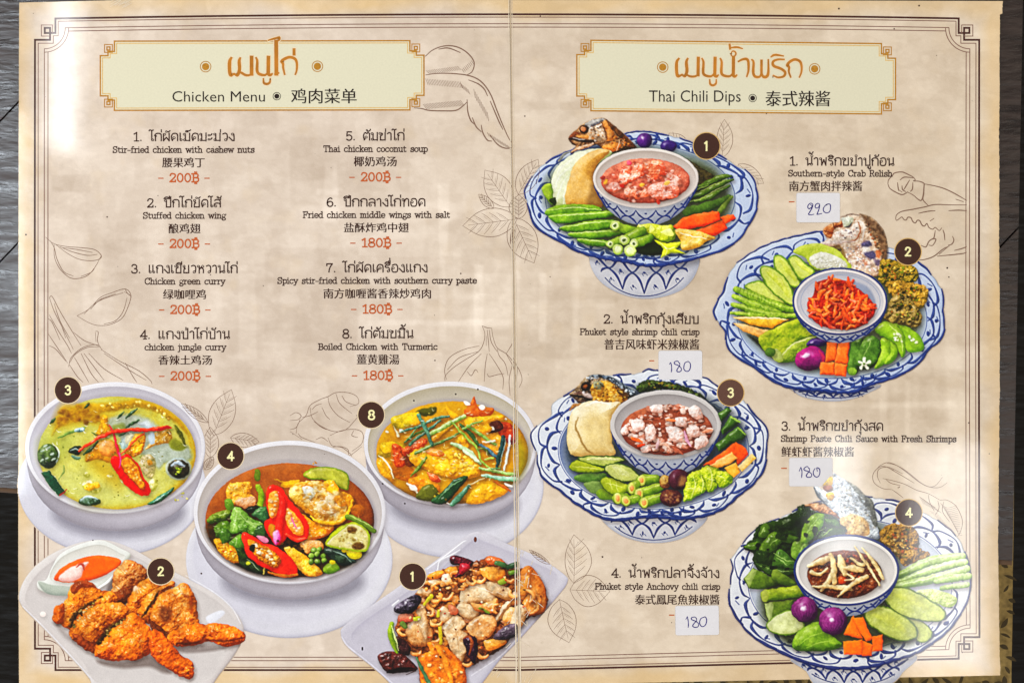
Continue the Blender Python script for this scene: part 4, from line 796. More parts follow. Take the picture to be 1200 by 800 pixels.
def shrimp_crisp():
    D = 'shrimp_crisp'; Z(835, 245, 1200 / 285); pl = lab(D, 'plate')
    foot(lab(D, 'foot'), '380,850 410,905 460,930 560,947 660,942 760,910 810,860', 6, 4)
    out = '10,520 30,455 60,400 80,325 130,258 250,190 330,160 430,130 540,113 640,120 760,150 860,190 960,230 1040,282 1100,350 1135,420 1130,500 1140,600 1110,655 1062,692 1032,742 980,782 900,822 830,847 760,872 690,897 560,895 480,888 380,872 280,832 220,787 130,732 88,690 70,640 72,610 25,550'
    delft(pl, out, (590, 545), 468, 290, 17, 8)
    well(pl, out, (590, 545), 462, 284)
    v = lab(D, 'vegetable'); f = lab(D, 'fish'); cb = lab(D, 'cabbage'); ca = lab(D, 'carrot'); x = lab(D, 'dip'); cu = lab(D, 'cucumber'); fr = lab(D, 'fritter'); on = lab(D, 'shallot')
    blob(v, '130,540 250,330 480,250 800,300 1000,400 1030,560 950,720 760,800 500,800 280,720', '2c3418 4a5428', sh=0, soft=14, a=.8)
    Z(955, 240, 10); FK = dict(na=.4, ns=4, bump=2.5, bs=4, sh=.12, soft=1.3)
    blob(f, '90,300 150,240 220,208 300,172 310,132 420,100 520,105 620,170 720,280 790,410 842,560 800,650 750,830 420,790 330,630 300,505 210,505 55,462 140,400', '8a6a54 c0a48c dcc8b4 ece0d2', na=.35, ns=5, bump=2.5, bs=4, sh=.45, rough=.6, sp=.4)
    strip(f, '540,110 640,190 740,330 800,480 820,640', [14, 100, 150, 110, 60], '3c2818 6e523a 947a5c', na=.5, ns=3, sh=0, soft=4, a=.9)
    bits(f, '560,140 720,280 830,560 760,600 640,340', 70, (.6, 1.7), ['3c2a1c', '8a6a48', 'b89a78', '5a4430', 'a85c30'], 41, sh=.1, soft=1.2, a=.75)
    blob(f, '90,300 155,238 222,212 312,190 322,262 240,275 190,385 130,365', '7a3a1c b87848 d8a880', **FK); strip(f, '100,305 200,330 280,350', [6, 14, 6], '5a2410', sh=0, soft=1.3, a=.8); strip(f, '210,220 240,260 320,230', [6, 12, 6], '4a2010', sh=0, soft=1.3)
    blob(f, '308,165 360,140 440,150 445,215 400,240 345,262', 'a0a48c ced2be eaece0', **FK); strip(f, '350,262 390,258 435,215', [8, 20, 8], '3c3a40', sh=0, soft=1.4); strip(f, '310,140 420,110 520,120', [8, 20, 10], '6a5a50', sh=0, soft=1.6, a=.8)
    blob(f, '240,320 380,280 500,210 520,300 470,390 330,420 220,430', 'b8a898 dccec0 f0e8de', **FK)
    bits(f, '220,340 400,280 510,250 480,380 300,420', 46, (.5, 1.5), ['8a6a60', 'f4ece4', 'b89080', '5a4a50', 'd8c8bc'], 42, sh=.1, soft=1.2, a=.75)
    strip(f, '500,190 535,290 490,390 400,430 300,450', [8, 14, 16, 18, 10], '7a3e22 a86a48', sh=0, soft=1.4, na=.4, ns=3); strip(f, '480,190 540,200 570,260 560,420', [10, 30, 26, 12], 'd8ccc0 f0e8e0', sh=0, soft=1.6, a=.8)
    strip(f, '55,462 150,440 300,440 460,425', [10, 40, 40, 10], 'b09a90 e0d4cc', sh=.1, soft=1.3, na=.4, ns=3); strip(f, '50,465 150,490 230,495', [5, 8, 4], '2a2020', sh=0)
    blob(f, '215,505 310,500 400,700 350,650', '5a4010 8a6820', sh=0, soft=3, a=.7)
    bits(f, '330,520 540,450 640,640 740,780 440,760', 190, (.5, 1.6), ['f0e4d8', 'c8a890', 'a07a68', 'e0ccc0', '8a8a94', 'd8b0a0', 'f8f4f0'], 43, sh=.15, soft=1.1, a=.8)
    for (p, q) in (('540,445 630,425 655,470 570,495', '1c1c44 4a4678'), ('580,560 690,545 705,620 625,640', '1c1c44 4a4678'), ('690,640 760,650 740,720 700,700', '3a3050 6a5878'), ('560,500 640,500 640,550 580,550', 'e0d8cc f4f0ea'), ('720,530 775,550 760,620 720,600', 'a84c20 d08050'), ('560,640 620,690 600,710', '8a4430 c07a58')):
        blob(f, p, q, na=.5, ns=2, sh=0, soft=2.4, rough=1, rs=3, a=.75)
    Z(835, 245, 1200 / 285)
    blob(cb, '398,212 440,180 522,168 602,195 652,240 684,292 600,302 500,292 460,242', '7c9c24 aec050 d4dc94', bev=5, bump=2, sh=.4, na=.2)
    blob(cb, '478,242 540,213 620,238 664,287 520,292', 'a8a892 d4d2c2 ecebe0', na=.35, ns=4, bump=3, bs=3, sh=.1, soft=1)
    bits(cb, '490,245 620,245 650,285 520,285', 40, (.6, 1.4), ['f4f2ea', 'c8c4b0', 'e4e0d4'], 43, sh=.2)
    CU = 'a0b83c bcca6c d6dc9c'
    for (p, ry) in (('155,385 232,352 310,408 365,472 260,442', 0), ('300,240 318,225 345,230 378,262 422,330 432,382 370,372 310,302', 1), ('373,246 410,226 462,268 505,310 440,352 392,292', 1), ('232,302 262,278 330,308 392,388 404,474 330,442 262,372', 1)):
        blob(cu, p, CU, na=.16, ns=6, rim=('3a760c 6ea020', 2.6), sh=.5, bev=4)
    for (s, w) in (('335,255 370,300 410,350', [10, 24, 10]), ('410,255 445,285 480,315', [10, 22, 8]), ('275,310 330,360 375,425', [14, 34, 14])):
        strip(cu, s, w, '9ab030 c4cc60 dcdc90', sh=0, soft=2, na=.35, ns=3)
    LB = '2c600a 5e9420 9cc04c c8dc90'
    for (s, w) in (('115,395 220,440 310,478 405,498', [30, 46, 44, 26]), ('105,430 200,470 330,512', [24, 40, 26]), ('100,470 200,500 300,525 412,525', [22, 36, 36, 22]), ('92,512 200,522 260,525', [16, 26, 10])):
        strip(v, s, w, LB, sh=.55, sp=.4, na=.25, ns=3)
    for s in ('125,392 220,432 310,470 400,492', '110,428 200,462 300,500', '105,468 200,495 300,518'):
        strip(v, s, [3, 5, 5, 3], 'b4d478', sh=0, a=.7)
    for k in range(16):
        strip(v, '%d,%d %d,%d' % (140 + k * 17, 388 + k * 7, 136 + k * 17, 412 + k * 7), 3, '3c6a10', sh=0, a=.5)
    blob(v, '98,532 240,528 374,544 290,588 180,567', 'bc7c18 e6b23c f8dc90', smooth=False, bev=4, sh=.5); blob(v, '98,560 160,568 285,602 232,634 150,602', 'c88838 eeb878 fadcb4', smooth=False, bev=4, sh=.4)
    strip(v, '105,538 240,535 360,545', [3, 8, 3], 'fcecc0', sh=0)
    blob(v, '175,620 280,680 320,740 290,730 200,650', '1e1c10', sh=0, soft=3, a=.8)
    blob(v, '228,632 320,580 422,538 462,560 512,625 420,652 362,752 310,742 250,692', '3c6a06 76981c b0bc3c d4d878', bump=5, bs=10, na=.2, ns=10, sh=.5)
    blob(v, '318,742 400,660 512,628 472,682 420,742 350,758', '3a680e 82a034 b8c860', bump=4, sh=.4)
    strip(v, '330,735 400,665 500,632', [4, 8, 4], 'd8dc98', sh=0); blob(v, '290,700 320,690 350,735 330,755 300,740', '8aa048 d0d8a0', sh=.2)
    ell(v, (285, 705), 26, 24, '2a5a14 5a8a38', sh=.4)
    blob(on, '460,670 500,638 560,635 580,660 520,682', '200a3a 4c2472 7a58a0', sp=.6, sh=.4)
    ell(on, (482, 737), 77, 59, '40083a 801a68 b83080 d870a8', rot=-.2, sp=1.0, sh=.6)
    strip(on, '530,700 548,740 530,775', [8, 24, 8], 'b8184a e05068', sh=0, soft=3, a=.8); ell(on, (462, 722), 20, 12, 'f0d8f0', rot=-.4, sh=0, soft=2, a=.85)
    CA = 'bc4006 ee6a1a fb8e44 ffb47c'
    for p in ('565,657 618,653 612,745 556,757', '622,660 678,654 664,762 606,757', '532,757 604,757 602,820 528,816', '606,757 664,765 658,826 600,820'):
        blob(ca, p, CA, smooth=False, bev=3.5, sh=.45, na=.12)
    GR = '123208 2a661a 56943a 96c06c'; LG = '3e7e12 7cb62c b4d868'
    blob(v, '690,652 742,640 732,740 712,812 664,802 680,702', GR, sh=.5, sp=.4); blob(v, '740,652 800,625 834,682 802,770 740,792 708,762', GR, sh=.5, sp=.5)
    blob(v, '830,640 882,650 872,742 798,788 832,702', LG, sh=.5, sp=.4); blob(v, '878,650 918,690 892,750 848,764 880,700', LG, sh=.45, sp=.4)
    blob(v, '800,602 850,553 922,570 952,620 954,700 932,732 900,662', LG, sh=.5, sp=.5); blob(v, '908,570 980,590 1032,640 1042,692 992,707 955,692 947,622', LG, sh=.5, sp=.5)
    strip(v, '870,570 930,630 935,700', [3, 7, 3], 'd0ec98', sh=0, a=.8); strip(v, '740,660 780,650 740,740', [3, 6, 3], 'a8cc80', sh=0, a=.6)
    for k in range(5):
        a = k * 1.2566 - 1.57; strip(v, '%f,%f %f,%f' % (750, 762, 750 + 26 * math.cos(a), 762 + 26 * math.sin(a)), [10, 15], 'e0e0c0 f8f8e8', sh=.2)
    ell(v, (750, 762), 7, 7, '5a8a2c', sh=0); ell(v, (690, 800), 22, 20, '5a9428 90c050', sh=.3)
    bits(v, '890,610 930,610 940,660 905,650', 12, (1, 1.9), ['f0f4d8 ffffff', 'd8e8b0'], 44, sh=.25); bits(v, '970,620 1010,650 1010,680 975,660', 9, (1, 1.8), ['f0f4d8', 'd0e0a0'], 45, sh=.2)
    F = dict(bump=8, bs=5, na=.45, ns=5, rough=1.6, rs=4, sp=.3, sh=.5)
    blob(fr, '825,272 842,250 882,250 1000,290 1007,352 930,367 828,362', '30320a 68601a a88a30 d0ac50', **F)
    blob(fr, '852,372 900,355 1042,374 1062,430 1032,492 980,472 880,422', '50440e 94742a c0943e d4ac64', **F)
    blob(fr, '866,502 880,440 940,410 992,460 1034,530 1002,584 870,552 848,530', '463a18 84703a ac9454 ccb080', **F)
    for (r, sd) in (('835,260 990,295 995,345 840,355', 46), ('870,375 1030,385 1040,470 900,420', 47), ('870,510 940,425 1020,530 990,570', 48)):
        bits(fr, r, 46, (.7, 2), ['3a4a0c', 'c89a38', '6a7a1c', 'e0b860', '2a2a08', 'a86a28'], sd, sh=.25)
    dip_bowl(D, (629, 455), 234, 166, (632, 462, 170, 126), 660, 9, rimpal='c8c0c0 e2dad8 eee8e6', wall='a8a8b4 ccc8cc e0dcdc', blue_rim=2.2, n=8, th=20)
    strip(lab(D, 'bowl'), ' '.join('%f,%f' % (631 + 196 * math.cos(a), 457 + 133 * math.sin(a)) for a in np.linspace(0, 6.2832, 40)), 4, '7c88a8 a8b0c4', sh=0, a=.7)
    blob(lab(D, 'bowl'), '690,360 760,380 800,440 800,490 740,420', '6a7898 8c98b4', sh=0, soft=3, a=.7)
    blob(x, '466,472 500,420 512,365 582,342 660,355 690,375 742,410 802,480 782,542 702,590 580,588 500,552', '700c06 a82410 d04820', bump=5, bs=4, na=.4, ns=4, sh=.5)
    pal = ['a82c08 e05a20 f69458', 'b43a0c ea6e2c f8ac74', '8a1808 cc4418 ee7844', 'c04a10 f08432 fbb878', 'b02818 e06040 f8a888']
    bits(x, '480,470 510,420 530,360 600,345 690,375 740,410 795,480 770,540 700,580 580,580 500,545', 95, (2.4, 4), pal, 49, kind='strip', ln=3.8, sp=.5, sh=.45)
    for s in ('668,335 672,370 690,400', '510,360 520,400', '720,470 740,440 760,425', '690,560 660,530 640,490'):
        strip(x, s, [8, 22, 12], pal[0], sp=.5, sh=.45)

def fresh_shrimp_dip():
    D = 'fresh_shrimp_dip'; Z(615, 420, 1200 / 285); pl = lab(D, 'plate')
    foot(lab(D, 'foot'), ' '.join('%f,%f' % ((x - 615) * TR[2], (y - 420) * TR[2]) for x, y in ((712, 588), (703, 602), (710, 614), (728, 627), (753, 634.5), (776, 635.5), (799, 630.5), (817, 620), (829, 605), (818, 588))), 9, 4)
    out = '35,380 60,335 128,285 138,220 200,183 262,150 330,118 400,90 480,80 560,74 600,60 640,62 760,85 880,95 960,150 1080,208 1125,270 1190,345 1186,440 1180,540 1122,622 1060,668 980,730 900,768 780,788 680,775 600,778 500,790 420,788 340,762 250,712 180,652 100,592 70,522 58,450 40,412'
    delft(pl, out, (635, 450), 470, 292, 17, 12, base='aeb6c6 cdd3de e2e5ea eeeeee', blue='0e1a50 1a307c 3c56a0')
    well(pl, out, (635, 450), 464, 286, pal='4c5f92 8fa0c4 b8c4d8')
    v = lab(D, 'vegetable'); f = lab(D, 'fish'); cb = lab(D, 'cabbage'); ca = lab(D, 'carrot'); x = lab(D, 'dip'); cu = lab(D, 'cucumber'); eg = lab(D, 'eggplant')
    blob(v, '200,420 330,210 640,130 900,190 1080,330 1080,480 960,640 700,720 420,690 250,580', '22283a 3c4438', sh=0, soft=12, a=.85)
    blob(v, '545,150 600,105 702,115 822,150 892,202 800,196 700,152 600,165', '0e1a0a 2c4218 587238', bump=5, bs=4, na=.5, ns=4, rough=2, sh=.3)
    bits(v, '555,140 610,112 700,122 820,160 860,190 700,145', 46, (1, 2.4), ['1a2c10', '4a6a2c', '7a9450', '0c1408', '8a7a34'], 51, sh=.3)
    blob(v, '880,190 940,250 960,300 900,230', '10182c', sh=0, soft=2)
    Z(660, 430, 10); FK = dict(na=.45, ns=4, bump=2.5, bs=4, sh=.1, soft=1.3)
    blob(f, '72,322 150,240 260,120 340,90 450,88 600,150 720,220 850,315 770,365 700,420 480,420 380,405 260,405 195,425 130,372', '1a1412 4a3a2c 8a7458 b8a488', na=.35, ns=5, bump=3, bs=4, sh=.45, rough=.5, sp=.5)
    blob(f, '340,205 480,160 600,200 750,345 700,425 480,420 350,400 330,300', '6a400c a8741a d0a044 e4c47c', **FK)
    blob(f, '365,170 475,185 445,262 365,255', '6a6a50 9a9a80', **FK); blob(f, '590,200 700,260 760,345 700,360 640,300', '3a2410 6a4820', **FK)
    bits(f, '340,210 480,170 620,210 740,350 680,410 360,400', 80, (.5, 1.7), ['5a340a', 'e0b860', 'a87020', '3a240c', 'c89840', 'f0d8a0'], 44, sh=.15, soft=1.1, a=.75)
    strip(f, '270,130 360,100 500,120 640,180 840,312', [10, 26, 44, 60, 30], '1e2228 5a6470 98a4ac', na=.6, ns=3, sh=0, soft=1.5)
    bits(f, '480,100 620,160 840,300 800,320 620,200', 40, (.6, 1.8), ['a8b0b8', '20242a', '8894a0', '3a424a', 'c8d0d4'], 45, sh=.1, soft=1.1)
    bits(f, '270,125 400,95 460,110 300,160', 24, (.5, 1.4), ['c8ccd0', '1a1a1e', '8a9098'], 46, sh=.1, soft=1.1)
    ell(f, (265, 228), 62, 52, '0e0a0a 2a1c16', sh=0, soft=1.6, na=.3, ns=2); ell(f, (258, 226), 26, 20, '6a3a1c b07038', sh=0, soft=1.8)
    strip(f, '85,325 180,340 340,370', [10, 30, 10], '120c0c 2e2220', sh=0, soft=1.4); strip(f, '110,310 200,300 300,330', [6, 30, 8], '5a3c34 8a6a60', sh=0, soft=1.8, na=.5, ns=2); strip(f, '140,370 200,400 260,390', [6, 10, 6], '7a5a4c', sh=0, soft=1.4)
    blob(f, '220,290 320,320 345,370 260,350', 'a08c84 d4c4bc', sh=0, soft=2, na=.4, ns=2); ell(f, (240, 290), 12, 12, 'd8dce4', sh=0, soft=1.4)
    strip(f, '80,500 130,450 200,430', [20, 44, 20], '8a5a28 c89a60', sh=.2, soft=1.3, na=.4, ns=3)
    Z(615, 420, 1200 / 285)
    blob(cb, '208,372 228,270 272,225 342,207 402,216 475,218 432,290 430,400 445,475 370,477 250,482 214,440', 'b0905a d4bc8a e8d8b4 f2e8d0', bev=18, na=.14, ns=16, sh=.5)
    strip(cb, '262,290 250,330 272,390 300,440 345,475', [4, 8, 8, 8, 4], '7a5c2c a08048', sh=0, soft=2); strip(cb, '300,235 350,215 420,225', [3, 10, 4], 'f8f0dc', sh=0, soft=2)
    blob(cb, '290,300 350,270 420,330 420,440 350,450 300,390', 'd0b070 e4cc98', sh=0, soft=10, a=.6)
    CK = '8ea048 b4bc70 d0d49c'
    for (p, q, r) in (('243,582 310,563 402,570 372,602 270,607', '285a1e 4a8038 7aa85c', None), ('290,612 370,605 385,655 330,662', '54783c 84a462', None), ('352,662 402,643 445,688 380,695', '44761a 88a83a', None),
                      ('372,602 410,583 502,620 514,652 440,672 390,642', '628408 9cb02e c8d068', ('4a7a0c', 1)), ('262,490 340,477 482,488 484,506 400,532 300,517', '7c9438 acb668 ccd090', ('1e4a10 3c6a20', 1.8)),
                      ('218,532 260,502 342,525 404,545 350,562 250,557', '5a7a0a 96a626 bcc45c', ('486c0a', 1)), ('393,537 420,517 500,524 574,582 540,607 460,602 400,562', CK, ('20480e 3e6c20', 2)) ):
        blob(cu, p, q, na=.2, ns=5, rim=r, sh=.5, bev=4)
    strip(cu, '310,497 390,493 460,500', [6, 14, 6], 'd0d098', sh=0, na=.4, ns=2, soft=1.5); ell(cu, (478, 560), 50, 20, 'b0b468 d8dca8', rot=.5, sh=0, na=.4, ns=2, soft=2)
    for s in ('235,530 300,535 380,548', '400,615 440,620 490,640', '420,600 430,640', '450,610 460,655'):
        strip(cu, s, [2, 5, 2], 'd8dc90', sh=0, a=.7)
    dip_bowl(D, (695, 326), 273, 171, (700, 350, 226, 126), 582, 11, rimpal='a8a09c ccc6c2 e0dcd8', wall='928a88 b4acaa c8c2c0', n=8, th=20)
    ell(x, (700, 352), 226, 125, '6a2c18 98543a b87858', bev=8, na=.18, ns=10, sh=.45, bump=2)
    SH = ['a86e58 d8ae9c f2e4da', 'b88470 e4c6b8 f8f0ea', '96543c cc8e78 e8c4b4', 'a8644c d89a84', '7a3c24 a86448', 'c8a090 ecd8cc']
    bits(x, '490,360 540,270 640,236 740,230 860,262 915,350 880,430 740,468 570,440', 230, (1.6, 4.4), SH, 52, sh=.45, sp=.6, bump=2, bs=3)
    for (p) in ('525,310 580,300 590,345 540,360', '595,345 630,325 650,360 635,405 600,400', '700,340 750,335 790,370 770,410 720,400', '800,340 850,330 860,380 810,385', '740,295 780,290 800,325 750,335', '810,250 850,230 880,290 830,290', '840,400 890,380 905,415 850,450', '620,235 670,228 680,260 630,265', '475,350 500,330 515,370 480,375', '570,440 610,425 620,455 580,460'):
        blob(x, p, 'c49484 ecd4ca fefaf6', bump=4, bs=4, rough=1, sh=.5, sp=.6)
    for (s, q) in (('530,390 580,410', 'd04810 f88a40'), ('560,430 590,420', 'c83808 f07030'), ('700,300 740,305', 'd87040 f8a878'), ('640,430 690,420 720,450', 'c08870 f0d0c0'), ('790,360 800,400 820,430', 'b87c90 e8c0d0'), ('650,440 660,400', 'e0b8b8'), ('880,360 920,350', 'c87858 f0b090'), ('730,440 780,470', 'a86048')):
        strip(x, s, [10, 16, 8], q, sh=.4, sp=.5)
    OK = '36680c 76a02c b8c860'
    for (a, b) in (((575, 600), (645, 592)), ((528, 640), (548, 622)), ((565, 665), (668, 632)), ((458, 690), (500, 684)), ((500, 700), (552, 690)), ((590, 710), (672, 682))):
        strip(v, '%d,%d %d,%d' % (a + b), [56, 42], OK, sh=.6, sp=.4)
        strip(v, '%d,%d %d,%d' % (a[0] + 10, a[1] - 14, b[0], b[1] - 10), [3, 5], 'd0dc88', sh=0, a=.7)
        ell(v, a, 20, 26, '90a038 c4c868 dcdc98', sh=.3, bev=2); ell(v, a, 11, 14, 'c07838 ecb888', sh=0)
    ell(eg, (692, 607), 30, 34, '5a2c20 b08848 dcc080', sp=.3, sh=.5, na=.4, ns=3); ell(eg, (722, 686), 56, 43, '32101c 5a2a30 90603c', sp=.5, sh=.6, na=.4, ns=4)
    bits(eg, '680,670 760,665 765,705 700,715', 40, (.7, 1.6), ['b08850', '8a5a3c', 'c09c68', '4a1a24'], 53, sh=0, soft=2, a=.6)
    ell(eg, (760, 595), 53, 51, '260e18 562434 8a586c', sp=.9, sh=.6, na=.25); blob(eg, '770,580 800,590 790,620 755,625', 'b88a4c d8b070', sh=0, soft=4, a=.7, na=.5, ns=2)
    ST = '4a7c06 8cb41a c4d440 e4ec88'
    for (p) in ('783,692 815,563 882,558 902,600 890,652 830,692 800,707', '858,552 900,528 952,538 947,632 905,657 890,592', '943,562 1012,558 1020,610 962,637'):
        blob(v, p, ST, bump=5, bs=5, rough=1.5, sh=.55, sp=.4)
    for s in ('830,575 840,630 820,690', '870,570 880,620 870,660', '910,540 925,590 915,640', '950,575 990,590', '800,640 850,640', '900,590 940,600'):
        strip(v, s, [2, 6, 2], 'e8f0a0', sh=0, a=.8)
    GC = '143a0c 326c20 6aa044'
    for p in ('953,272 1000,238 1022,256 968,312', '968,352 1015,278 1064,310 975,378', '942,425 1050,333 1090,370 1084,392 955,455'):
        blob(cu, p, GC, smooth=False, bev=5, sh=.5, sp=.5)
    strip(cu, '1020,285 1062,312', 8, '8ab858', sh=0); strip(cu, '1052,340 1088,375', 9, '7cac4c', sh=0)
    CA = 'bc3c06 ee6418 f98a4c'
    for (p, q) in (('880,525 1042,412 1090,440 1104,472 1050,524 1036,480 920,524', CA), ('912,526 1022,458 1048,490 1000,526 950,540', 'd08838 f0b468 fad8a0'), ('983,542 1042,510 1064,560 1030,588', 'd88818 f4b048 fcd488'), ('1048,532 1120,468 1142,490 1072,558', 'd0a048 f0cc88 fae4b8')):
        blob(ca, p, q, smooth=False, bev=3.5, sh=.5)

def anchovy_crisp():
    D = 'anchovy_crisp'; Z(850, 555, 4); pl = lab(D, 'plate')
    foot(lab(D, 'foot'), '330,850 380,925 420,985 500,1000 700,1000 780,980 830,930 870,840', 15, 5)
    out = '20,560 40,430 32,400 80,330 140,260 200,232 300,190 380,150 500,115 600,105 690,112 760,120 850,140 930,188 1010,230 1090,300 1130,400 1144,500 1130,600 1062,712 980,780 860,850 700,895 600,905 500,908 420,890 340,862 240,822 130,760 60,672 24,605'
    delft(pl, out, (585, 515), 478, 305, 17, 17, base='b2b4bc d0d2d8 e4e5e8 f0efec', blue='10184e 1e2c74 4458a0')
    well(pl, out, (585, 515), 472, 299, pal='9aa4b8 c2c8d4 d8dce2')
    v = lab(D, 'vegetable'); f = lab(D, 'fish'); ca = lab(D, 'carrot'); x = lab(D, 'dip'); cu = lab(D, 'cucumber'); on = lab(D, 'shallot'); fr = lab(D, 'fritter'); sp = lab(D, 'leaf_greens')
    blob(v, '180,690 180,520 340,300 560,230 760,260 830,460 800,640 900,780 560,820 330,820', '1c240e 323c18', sh=0, soft=12, a=.85)
    Z(930, 550, 10); FK = dict(na=.45, ns=4, bump=2.5, bs=4, sh=.1, soft=1.3)
    blob(f, '110,425 235,390 330,385 500,462 625,525 570,580 430,545 300,492', '5c361a a87648 d4a880 e4c8a4', na=.4, ns=4, bump=2, bs=4, sh=.35, rough=.6)
    strip(f, '240,385 330,390 300,400', [8, 16, 6], '3a1c10', sh=0, soft=1.4); strip(f, '360,520 470,540 600,540', [8, 20, 8], '6a3418', sh=0, soft=1.6, na=.5, ns=2)
    blob(f, '235,212 270,190 345,232 350,112 400,78 462,100 472,38 620,130 722,210 805,322 882,382 942,562 1012,790 880,800 600,770 540,565 440,472 320,342', '6a6e76 a4a9ae ccd0d2 e6e8e8', na=.35, ns=5, bump=2.5, bs=3, sh=.4, rough=.6, sp=.6)
    strip(f, '640,140 730,220 810,330 880,400 960,640', [10, 50, 90, 110, 60], '3a3a34 66665c 8a8a80', na=.6, ns=3, sh=0, soft=2, a=.9)
    bits(f, '470,60 620,140 820,340 960,680 860,740 640,520 520,480', 240, (.5, 1.7), ['f0f4f6', '8a9096', 'b8c4cc', '5a5c5c', 'd8e0e6', 'a09a8a'], 61, sh=.12, soft=1.1, a=.75)
    blob(f, '545,585 640,530 700,520 860,605 865,770 600,770', '9a7440 c8a874 e0cca0', na=.35, ns=5, bump=2, bs=4, sh=0, soft=2.5)
    bits(f, '560,600 700,540 850,620 850,760 620,750', 40, (.5, 1.2), ['8a6838', 'e8d8b0', '6a4a28', 'd0b484'], 62, sh=.1, soft=1.2, a=.7)
    strip(f, '240,210 290,310 400,420', [12, 26, 14], '30343c 6a727c', sh=0, soft=1.3); strip(f, '270,200 340,280 430,380', [16, 34, 20], 'c8d0d8 eef2f4', sh=0, soft=1.6, na=.5, ns=2)
    blob(f, '338,125 372,85 430,78 462,112 455,175 400,195 345,185', '9a7c14 d8b430 f0d870', sh=.15, sp=.5, na=.35, ns=3); blob(f, '345,195 445,185 455,240 380,255', '5a3010 9a6030', sh=0, soft=1.5); blob(f, '372,285 450,262 472,300 460,352 402,345', '9a7410 d8b030 f0d468', sh=.1, sp=.5, na=.3, ns=3)
    Z(850, 555, 4)
    LF = '0a1a04 1c3a0e 305c1a'
    blob(sp, '85,342 120,310 160,238 240,215 330,180 336,152 375,150 440,180 500,195 552,240 558,282 400,332 330,402 322,472 200,475 130,422 132,380', LF, bump=6, bs=10, na=.4, ns=8, rough=2, sh=.5)
    for (p, q) in (('340,160 372,150 400,190 350,210', '142c0a 2c5416'), ('155,292 180,234 206,240 200,292', '2a5010 528026'), ('200,292 230,268 272,310 200,372 158,352', '28500e 4a7a1e 7ca444'), ('268,288 340,292 332,320 275,322', '24480e 50802a'), ('90,340 150,318 140,355', '305c12 5a8a2c'),
                   ('220,422 250,350 322,402 332,442 240,442', '1a440e 3a7426 70a050'), ('150,360 200,370 190,420 150,410', '12300a 2c5c18'), ('142,420 240,440 320,450 310,472 200,470', '1a400e 3e7424'), ('312,382 318,320 372,308 392,350 340,402', '36661a 66963a 94bc60'),
                   ('438,302 480,240 546,250 552,282', '1c3a0e 386a20'), ('350,314 380,220 430,183 466,200 432,282 382,322', '3c6e14 6ea032 a0c868'), ('240,225 330,200 340,240 260,260', '10260a 24480f'), ('470,210 520,215 540,245 480,235', '24500f 4a802a')):
        blob(sp, p, q, bump=2.5, bs=6, na=.2, ns=6, sh=.55, sp=.5)
    for s in ('225,370 280,400 320,410', '240,390 290,425', '165,280 185,250', '210,330 250,300', '372,300 400,250 440,200', '455,290 500,255', '160,430 240,450 300,458', '345,380 370,330', '440,265 500,240'):
        strip(sp, s, [2, 5, 2], '8cb860 c0dca0', sh=0, a=.8)
    bits(sp, '140,300 300,220 520,230 400,320 320,450 180,450', 26, (1.5, 4), ['0a1a06', '142a0a', '1e3e10'], 62, sh=.3)
    BN = '2a4e0e 567a24 8aa44a'
    blob(v, '84,492 130,438 262,508 170,542 110,537', BN, smooth=False, bev=6, sh=.5); blob(v, '90,490 128,442 150,452 112,535', '7a9450 a8bc78', smooth=False, sh=0, soft=1)
    blob(v, '218,462 245,450 322,500 312,522 225,502', BN, sh=.5)
    blob(v, '180,605 320,588 312,642 202,692', BN, smooth=False, bev=6, sh=.5); blob(v, '182,605 225,600 220,680 202,690', '8aa060 b4c48c', smooth=False, sh=0, soft=1)
    strip(v, '190,568 260,560 352,545', [54, 58, 54], '345c08 688a1e 9cb03c c0cc70', sh=.55, sp=.3); ell(v, (185, 570), 18, 28, '8a9a40 b4bc68', sh=0)
    blob(cu, '193,697 260,648 322,643 374,720 280,757 210,737', 'a0aa68 c2ca94 d4d8b0', rim=('46740e 6e9a28', 2), sh=.55, na=.18, ns=5)
    blob(cu, '320,770 342,738 372,718 442,690 502,758 548,800 482,828 330,824', '28560a 4c861a 84b440 b4d484', bev=12, sh=.55, sp=.3, na=.2)
    for s in ('335,780 390,730 450,705', '345,800 400,760 470,740', '380,812 440,790 500,780'):
        strip(cu, s, [2, 6, 2], '9cc860', sh=0, a=.7)
    F = dict(bump=8, bs=5, na=.45, ns=5, rough=2, rs=4, sp=.2, sh=.4)
    blob(fr, '722,302 760,240 852,235 902,280 912,350 962,382 840,432 808,390', '443410 7a5e22 a88238 c0a060', **F)
    bits(fr, '740,300 850,245 900,350 830,410', 60, (.7, 2), ['3a3c10', 'b88a38', '6a6a24', 'd0a858', '2a1c08', 'a05a20', 'c8b078'], 63, sh=.25)
    CE = '46741e 84aa54 b4cc90 d8e4c4'
    for (s, w) in (('805,480 960,408 1112,385', [30, 44, 34]), ('815,505 980,445 1122,412', [24, 40, 34]), ('800,528 980,490 1132,445', [34, 44, 34]), ('985,505 1060,490 1142,478', [20, 36, 30]), ('1015,535 1132,518', [22, 28])):
        strip(v, s, w, CE, sh=.5, sp=.3, gx=.22)
    for s in ('820,468 960,402 1100,378', '830,495 980,438 1110,405', '815,522 980,482 1120,440'):
        strip(v, s, [2, 5, 3], 'e0ecc8', sh=0, a=.6)
    CU = '8e9c48 acb866 c8d092'
    blob(cu, '895,552 980,540 1082,578 1062,622 1000,612', '809e40 bccb84 dce4b4', bump=3, bs=3, na=.3, ns=3, sh=.5)
    blob(cu, '850,682 920,690 972,740 952,782 900,782', CU, rim=('3c620e 6a8a28', 2), sh=.5)
